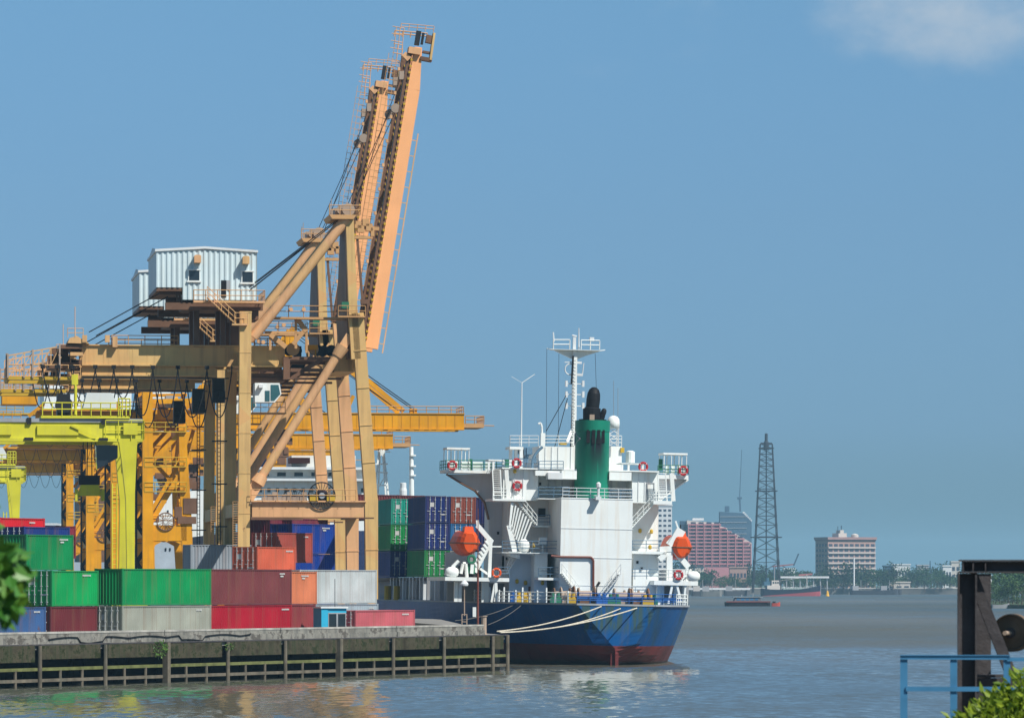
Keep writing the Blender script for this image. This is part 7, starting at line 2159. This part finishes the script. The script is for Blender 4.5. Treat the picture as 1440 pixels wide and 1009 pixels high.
# coaster moored at the far bank
Yf = 2380
fp = W(1071, 838, Yf); fp.z = 0
fg = thing('coaster', 'old dark coaster with salmon red waterline and cream wheelhouse', 'ship', None, None, fp)
fg.rotation_euler = (0, 0, R(12))
k_ = Yf / FPX
LL = 84 * k_ / math.cos(R(12))
mb = MB(); boat_hull(mb, LL, 6.5, 3.4, .2, 2.2); 
def coaster_mat():
    m = pm('coaster_hull', (.012, .018, .035), rough=.6, rust=.2)
    nt = m.node_tree; b = nt.nodes['Principled BSDF']; cur = b.inputs['Base Color'].links[0].from_socket
    tc = N(nt, 'ShaderNodeTexCoord'); sp = N(nt, 'ShaderNodeSeparateXYZ'); nt.links.new(tc.outputs['Object'], sp.inputs[0])
    ad = N(nt, 'ShaderNodeMath', operation='MULTIPLY_ADD'); ad.inputs[1].default_value = -.075; nt.links.new(sp.outputs[0], ad.inputs[0]); nt.links.new(sp.outputs[2], ad.inputs[2])
    r = N(nt, 'ShaderNodeMapRange'); r.inputs[1].default_value = .1; r.inputs[2].default_value = .2; nt.links.new(ad.outputs[0], r.inputs[0])
    mx = N(nt, 'ShaderNodeMixRGB'); mx.inputs[1].default_value = (.30, .06, .07, 1); nt.links.new(r.outputs[0], mx.inputs[0]); nt.links.new(cur, mx.inputs[2]); nt.links.new(mx.outputs[0], b.inputs['Base Color'])
    return m
part(mb, 'hull', coaster_mat(), fg)
mb = MB(); mb.box(2.5, 9.5, -2, 2, 3.2, 5.6); mb.box(5.0, 9.0, -1.8, 1.8, 5.6, 8.2); part(mb, 'wheelhouse', CREAM, fg)
for x in (5.5, 6.8, 8.0): mb = MB(); mb.box(x, x + .8, -1.88, -1.82, 6.6, 7.5); part(mb, 'window', M['glass'], fg)
mb = MB(); mb.box(1.0, 4.2, -1.4, 1.4, 5.6, 7.6); mb.lathe([(1.0, 5.6), (.9, 9.6)], (3.0, 0, 0), n=10); part(mb, 'funnel', pm('coaster_funnel', (.05, .12, .18)), fg)
mb = MB(); mb.tube((24.5, 0, 4), (24.5, 0, 11.5), .2, 6); mb.tube((7, 0, 8), (7, 0, 15.5), .12, 5); mb.tube((24.5, 0, 10), (10, 0, 8), .07, 4); part(mb, 'mast', CREAM, fg)
mb = MB(); mb.box(11, 22, -2.2, 2.2, 3.3, 4.3); part(mb, 'hatch', pm('coaster_hatch', (.22, .30, .27)), fg)
mb = MB(); mb.rail([(10, -3.1, 3.4), (22, -3.1, 3.5), (29, -1.8, 4.8)], 1.2, 1.5, .07); part(mb, 'railing', M['whitegrey'], fg)
# tug pushing along, nearer
Yg = 1380
tp = W(1020, 850, Yg); tp.z = 0
tg = thing('tugboat', 'low dark river tug with blue windows and red trim under way', 'boat', None, None, tp); tg.rotation_euler = (0, 0, R(6))
mb = MB(); boat_hull(mb, 13.8, 4.4, 1.25, .12, .25); part(mb, 'hull', pm('tug_hull', (.018, .018, .026), rough=.7), tg)
mb = MB(); mb.box(-.1, 13.5, -2.3, -2.1, 1.2, 1.55); part(mb, 'bulwark', pm('tug_red_trim', (.17, .05, .045)), tg)
mb = MB(); mb.prism([(2.4, -1.6, 1.3), (11.0, -1.6, 1.3), (10.4, -1.6, 2.7), (3.0, -1.6, 2.7)], (0, 3.2, 0)); tcb = part(mb, 'cabin', pm('tug_cabin', (.16, .16, .18)), tg)
for k in range(5): mb = MB(); mb.box(3.2 + k * 1.4, 4.2 + k * 1.4, -1.66, -1.61, 1.8, 2.5); part(mb, 'window', pm('tug_window', (.05, .16, .30), rough=.2) if k == 0 else bpy.data.materials['tug_window'], tcb)
mb = MB(); mb.box(2.2, 11.2, -1.9, 1.9, 2.7, 2.85); part(mb, 'roof', M['grey'], tcb)
mb = MB(); mb.tube((8.5, 0, 2.8), (8.5, 0, 4.2), .08, 5); mb.tube((5, 0, 2.8), (5, 0, 3.6), .15, 6); part(mb, 'mast', M['grey'], tg)
sk = W(1085, 850, Yg); sk.z = 0
so = thing('skiff', 'small red skiff just ahead of the low dark tug', 'boat', None, None, sk)
mb = MB(); boat_hull(mb, 2.6, 1.3, .95, .35, .4, -.2); part(mb, 'hull', pm('skiff_red', (.42, .07, .05)), so)
mb = MB(); mb.box(.3, 1.2, -.4, .4, .9, 1.5); part(mb, 'engine_box', M['dark'], so)
# barges alongside the far bank, pier, buoy
rnd = random.Random(41)
for px, Y, ln, col, lab in ((972, 2380, 9, (.08, .08, .085), 'dark grey short barge moored below the stepped hotel'), (985, 2340, 15, (.20, .20, .19), 'pale grey barge with deck gear below the stepped hotel'), (1018, 2420, 18, (.10, .10, .11), 'dark barge moored between stepped hotel and old coaster'), (1196, 2600, 34, (.045, .05, .065), 'long dark barge moored below the flat roofed hotel'), (1236, 2610, 16, (.05, .05, .06), 'dark barge behind the long one along the far seawall'), (1395, 1268, 6, (.28, .29, .30), 'pale little boat at the wooded point by the frame')):
    p = W(px, 0, Y); p.z = 0
    t = thing('barge', lab, 'barge', None, 'barges on the far shore', p); t.rotation_euler = (0, 0, R(rnd.uniform(-4, 6)))
    mb = MB(); boat_hull(mb, ln * Y / FPX * 2.0 if Y > 1500 else 5, 6 if Y > 1500 else 1.6, 2.6 if Y > 1500 else 1.0, .1, .5); part(mb, 'hull', pm('barge_hull', col, rough=.8, rust=.3), t)
    if Y > 1500:
        mb = MB(); mb.box(1, 4.5, -1.6, 1.6, 2.4, 5.2); part(mb, 'cabin', GRY if ln > 10 else CREAM, t)
        mb = MB(); mb.tube((6, 0, 2.4), (6, 0, 8.5), .15, 5); part(mb, 'mast', GRY, t)
p = W(1163.5, 838, 2350); p.z = 0
by = thing('buoy', 'yellow buoy floating off the bow of the old coaster', 'buoy', None, None, p)
mb = MB(); mb.lathe([(.9, -.4), (1.0, .2), (.75, 1.2), (.5, 2.4), (.3, 2.9)], n=12); part(mb, 'float', pm('buoy_yellow', (.75, .40, .02)), by)
mb = MB(); mb.tube((0, 0, 2.8), (0, 0, 3.6), .1, 5); part(mb, 'topmark', M['dark'], by)
p = W(960, 0, 2560)
pr_ = thing('pier', 'long low pier with pale deck in front of the far trees', 'pier', None, None, (p.x, 2560, 0))
mb = MB(); mb.box(0, 95 * 2560 / FPX, 0, 8, 3.0, 4.0); part(mb, 'deck', WHT, pr_)
mb = MB()
for k in range(12): mb.tube((1 + k * 3.2, .5, -2), (1 + k * 3.2, .5, 3), .35, 6)
part(mb, 'pile', M['underdeck'], pr_)
p = W(1095, 0, 2690)
jt = thing('jetty_bridge', 'white elevated jetty bridge behind the old coaster', 'bridge', None, None, (p.x, 2690, 0))
zj = W(0, 810.5, 2690).z
mb = MB(); mb.box(0, 71 * 2690 / FPX, 0, 5, zj - .8, zj + .3); part(mb, 'deck', WHT, jt)
mb = MB()
for k in range(8): mb.box(.5 + k * 4, 1.1 + k * 4, 1, 4, -1, zj - .8)
part(mb, 'pier_column', GRY, jt)
mb = MB(); q_ = 71 * 2690 / FPX
a = Vector((0, 2, 0)); 
part(MB().bar(Vector((12, 2, zj + 1.0)), Vector((20, 2, zj + 1.6)), 1.0, 1.0, FY), 'conveyor', pm('conveyor_red', (.35, .12, .11)), jt)
p = W(1085, 0, 2760)
dk = thing('luffing_crane', 'distant red crane with blue raised jib behind the coaster', 'crane', None, None, (p.x, 2760, 0))
o = Vector((p.x, 2760, 0))
mb = MB(); mb.bar(W(1086, 796, 2760) - o, W(1117, 793, 2760) - o, .9, .9, FY, .7, .7); part(mb, 'arm', pm('far_crane_red', (.30, .10, .10)), dk)
mb = MB(); mb.bar(W(1116, 795, 2760) - o, W(1123, 778, 2760) - o, .8, .8, FY); part(mb, 'jib', BLU, dk)
mb = MB(); mb.bar(W(1089, 836, 2760) - o, W(1089, 796, 2760) - o, 1.4, 1.4, FY); part(mb, 'tower', BLU, dk)
p = W(1201, 0, 2700); tag(MB().tube(W(1201, 830, 2700), W(1201, 784, 2700), .45, 6).build('mast_pole', WHT), 'pale tall mast standing in front of far hotel trees', 'pole')
p = W(1308, 0, 2960); tag(MB().bar(W(1308, 818, 2960), W(1308, 788, 2960), 1.6, 1.6, FY, .5, .5).build('radio_mast', BLU), 'thin dark radio mast above the trees of the far bank', 'mast')
# ------------------------------------------------------------------ rusty steel frame with sheave, blue railing, bush, leaves
GF = Fr((W(1347, 0, 45).x, 45, 0), -4)
G = GF.L
fr_ = thing('steel_frame', 'rusty dark steel I-beam frame with diagonal strut above blue railing', 'frame', GF)
zbk = 4.8
def ibeam(mb, a, b, w_, h_, up, tf=.018, tw=.014):
    """H-section: flanges w_ wide, h_ apart along up"""
    a, b, up = Vector(a), Vector(b), Vector(up).normalized()
    for s_ in (-1, 1): mb.bar(a + up * s_ * (h_ / 2 - tf / 2), b + up * s_ * (h_ / 2 - tf / 2), w_, tf, up)
    mb.bar(a, b, tw, h_ - 2 * tf - .002, up)
top = G(1347, 806, 0).z
x0, x1 = G(1347, 0, 0).x, G(1374, 0, 0).x
mb = MB(); ibeam(mb, ((x0 + x1) / 2, .11, zbk), ((x0 + x1) / 2, .11, top), .20, x1 - x0, (1, 0, 0)); part(mb, 'post', M['foresteel'], fr_)
xb0, xb1 = G(1376, 0, 1.1).x, G(1389, 0, 1.1).x
mb = MB(); ibeam(mb, ((xb0 + xb1) / 2, 1.2, zbk), ((xb0 + xb1) / 2, 1.2, top), .16, .17, (0, 1, 0)); part(mb, 'post', M['foresteel'], fr_)
zt_, zb_ = G(1360, 786.5, 0).z, G(1360, 805, 0).z
xl = G(1353, 0, 0).x
mb = MB(); mb.box(xl - .03, xl + 3.2, 0, .2, zt_ - .016, zt_); mb.box(xl - .01, xl + 3.2, 0, .2, zb_, zb_ + .014); mb.box(xl + .0, xl + 3.2, .09, .105, zb_ + .015, zt_ - .017)
for px in (1354.5, 1368.5, 1386): x = G(px, 0, 0).x; mb.box(x - .006, x + .006, .01, .19, zb_ + .015, zt_ - .017)
part(mb, 'top_beam', M['foresteel'], fr_)
mb = MB(); mb.box(xl - .01, xl + 1.2, 1.1, 1.3, zb_, zb_ + .014); mb.box(xl + .03, xl + .05, .2, 1.2, zb_ + .02, zt_ - .02); part(mb, 'rear_beam', M['foresteel'], fr_)
mb = MB(); a, b = G(1366, 805, .1), G(1412, 922, .1); d = (b - a).normalized(); e = b + d * .75
nrm_ = Vector((d.z, 0, -d.x))
mb.bar(a, e, .105, .012, FY); mb.bar(a - nrm_ * .05 + Vector((0, .05, 0)), e - nrm_ * .05 + Vector((0, .05, 0)), .012, .1, FY); mb.bar(a + nrm_ * .05 + Vector((0, .05, 0)), e + nrm_ * .05 + Vector((0, .05, 0)), .012, .1, FY)
part(mb, 'diagonal_strut', M['foresteel'], fr_)
mb = MB(); mb.box(G(1374, 0, 0).x, G(1450, 0, 0).x, .3, .48, G(0, 968, .3).z, G(0, 951, .3).z); mb.box(G(1374, 0, 0).x, G(1420, 0, 0).x, .3, .5, G(0, 950, .3).z, G(0, 946, .3).z); part(mb, 'lower_beam', M['foresteel'], fr_)
# sheave
cw = G(1426, 889, .62)
wh = thing('sheave_wheel', 'rusty grooved sheave wheel mounted beside the diagonal strut', 'wheel')
wh.matrix_world = GF.M @ Matrix.Translation(cw) @ Euler((0, 0, R(-14))).to_matrix().to_4x4()
q90 = Euler((R(90), 0, 0)).to_quaternion()
mb = MB(); mb.lathe([(.19, -.02), (.19, .02), (.17, .035), (.155, .06), (.155, .10), (.17, .125), (.19, .14), (.19, .165), (.172, .168), (.165, .15), (.10, .15)], q=q90, n=40); part(mb, 'rim', M['wheel'], wh)
mb = MB(); mb.lathe([(.10, .1505), (.10, .158)], q=q90, n=30); part(mb, 'web_disc', M['wheel'], wh)
mb = MB(); mb.tube((0, -.45, 0), (0, .4, 0), .022, 12); part(mb, 'axle', M['winch'], wh)
mb = MB(); mb.lathe([(.05, .159), (.05, .22)], q=q90, n=16); part(mb, 'hub', M['foresteel'], wh)
# blue railing
BF = Fr((W(1271, 0, 44).x, 44, 0), -5)
Bl = BF.L
br = thing('guard_railing', 'light blue painted steel guard railing, chipped, in front of rusty frame', 'railing', BF)
zt_ = Bl(1300, 923, 0).z; zm = Bl(1300, 968, 0).z
mb = MB(); mb.box(-.035, 1.02, -.02, .02, zt_ - .025, zt_ + .012); mb.box(-.035, 1.02, -.03, .03, zt_ + .012, zt_ + .02); part(mb, 'top_rail', M['railblue'], br)
mb = MB(); mb.box(.02, .98, -.02, .02, zm - .022, zm + .022); part(mb, 'mid_rail', M['railblue'], br)
for px, w_ in ((1271, .07), (1341, .065), (1416, .065)):
    x = Bl(px, 0, 0).x; mb = MB(); mb.bar((x, .0, zbk), (x, .0, zt_ - .026), w_, .012, FY); mb.bar((x - w_ / 2 + .006, .04, zbk), (x - w_ / 2 + .006, .04, zt_ - .026), .012, .07, FY); part(mb, 'post', M['railblue'], br)
mb = MB(); x = Bl(1416, 0, 0).x; mb.box(x, x + 1.5, -.02, .02, zt_ - .04, zt_ - .005); mb.box(x, x + 1.5, .0, .04, zm - .02, zm + .02); part(mb, 'return_rail', M['railblue'], br)
# bush at the lower right
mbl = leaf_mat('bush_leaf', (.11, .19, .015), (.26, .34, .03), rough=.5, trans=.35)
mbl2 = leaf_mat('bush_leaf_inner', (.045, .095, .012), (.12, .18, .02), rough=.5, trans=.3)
pb = W(1440, 1060, 38)
bu = thing('bush', 'yellow green leafy bush overlapping the light blue railing', 'bush', None, None, (pb.x, 38, 4.8))
rnd = random.Random(12)
mb = MB(); mb2 = MB()
zc = pb.z - 4.8
for c, rr, n_ in (((.12, 0, zc - .05), (.62, .6, .62), 1500), ((-.30, -.1, zc - .02), (.45, .45, .46), 1000), ((.08, .1, zc + .32), (.34, .35, .40), 750), ((-.55, -.05, zc - .14), (.30, .35, .30), 420), ((-.16, 0, zc + .22), (.3, .3, .34), 500), ((.25, -.2, zc + .1), (.4, .4, .45), 700), ((.0, 0, zc + .36), (.16, .2, .2), 130), ((-.08, .05, zc + .12), (.28, .3, .36), 350)):
    leaf_blob(mb, c, rr, n_, .105, rnd, .42, .55, droop=.35)
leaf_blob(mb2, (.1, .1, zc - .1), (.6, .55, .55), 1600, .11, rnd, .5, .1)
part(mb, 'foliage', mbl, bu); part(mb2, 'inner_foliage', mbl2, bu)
mb = MB()
for k in range(14):
    a = rnd.uniform(0, 6.28); rr = rnd.uniform(.2, .6); mb.tube((.05, 0, 0), (math.cos(a) * rr, math.sin(a) * rr, zc + rnd.uniform(-.1, .35)), .018, 5, .006)
part(mb, 'stem', BARK, bu)
# overhanging tree branch at the left edge, close to the camera
lt = thing('tree', 'glossy dark green leaves of an overhanging tree in front of the containers', 'tree', None, None, (W(-70, 0, 20).x, 20, 4.8))
lm = leaf_mat('glossy_leaf', (.028, .12, .018), (.10, .24, .035), rough=.45, trans=.12, spec=.35)
lm2 = leaf_mat('young_leaf', (.06, .16, .02), (.12, .24, .03), rough=.3, trans=.3)
mb, mb2 = MB(), MB()
rnd = random.Random(19)
def LT(px, py, Y=20.0): v = W(px, py, Y); return v - lt.location
for px, py, rx, rz, n_ in ((-20, 790, 48, 26, 60), (-25, 835, 44, 34, 75), (6, 796, 30, 26, 26), (14, 822, 26, 24, 26), (2, 850, 22, 16, 16), (-60, 810, 60, 70, 160)):
    c = LT(px, py); k_ = 20 / FPX
    leaf_blob(mb, c, (rx * k_, .25, rz * k_), n_, .10, rnd, .66, .2, droop=.5)
for px, py in ((38, 806), (36, 818), (30, 836), (40, 800), (26, 850), (18, 856), (34, 812)):
    leaf_blob(mb2, LT(px - 6, py), (.012, .05, .012), 2, .075, rnd, .6, .2, droop=.7)
leaf_blob(mb2, LT(4, 862), (.05, .1, .03), 10, .07, rnd, .6, .2, droop=.8)
part(mb, 'foliage', lm, lt); part(mb2, 'young_foliage', lm2, lt)
leaf_blob((mb3 := MB()), LT(-120, 720), (.35, .5, .5), 500, .09, rnd, .6, .2, droop=.3); part(mb3, 'crown', lm, lt)
mb = MB(); mb.tube((-.15, 0, 0), LT(-120, 760), .07, 8, .04)
for px, py in ((-20, 800), (10, 815), (5, 845), (-30, 770)): mb.tube(LT(-120, 760), LT(px, py), .02, 5, .006)
part(mb, 'trunk', BARK, lt)
# ------------------------------------------------------------------ haze: the hot river air
mb = MB(); mb.box(-6000, 6000, -200, 12000, -4, 118)
hz = bpy.data.materials.new('river_haze'); hz.use_nodes = True
nt = hz.node_tree; nt.nodes.clear()
ho = nt.nodes.new('ShaderNodeOutputMaterial'); hv = nt.nodes.new('ShaderNodeVolumePrincipled')
hv.inputs['Color'].default_value = (0.45, 0.78, 1.0, 1)
hv.inputs['Density'].default_value = 0.000095
hv.inputs['Anisotropy'].default_value = 0.0
nt.links.new(hv.outputs[0], ho.inputs['Volume'])
tag(mb.build('haze', hz), kind='stuff')
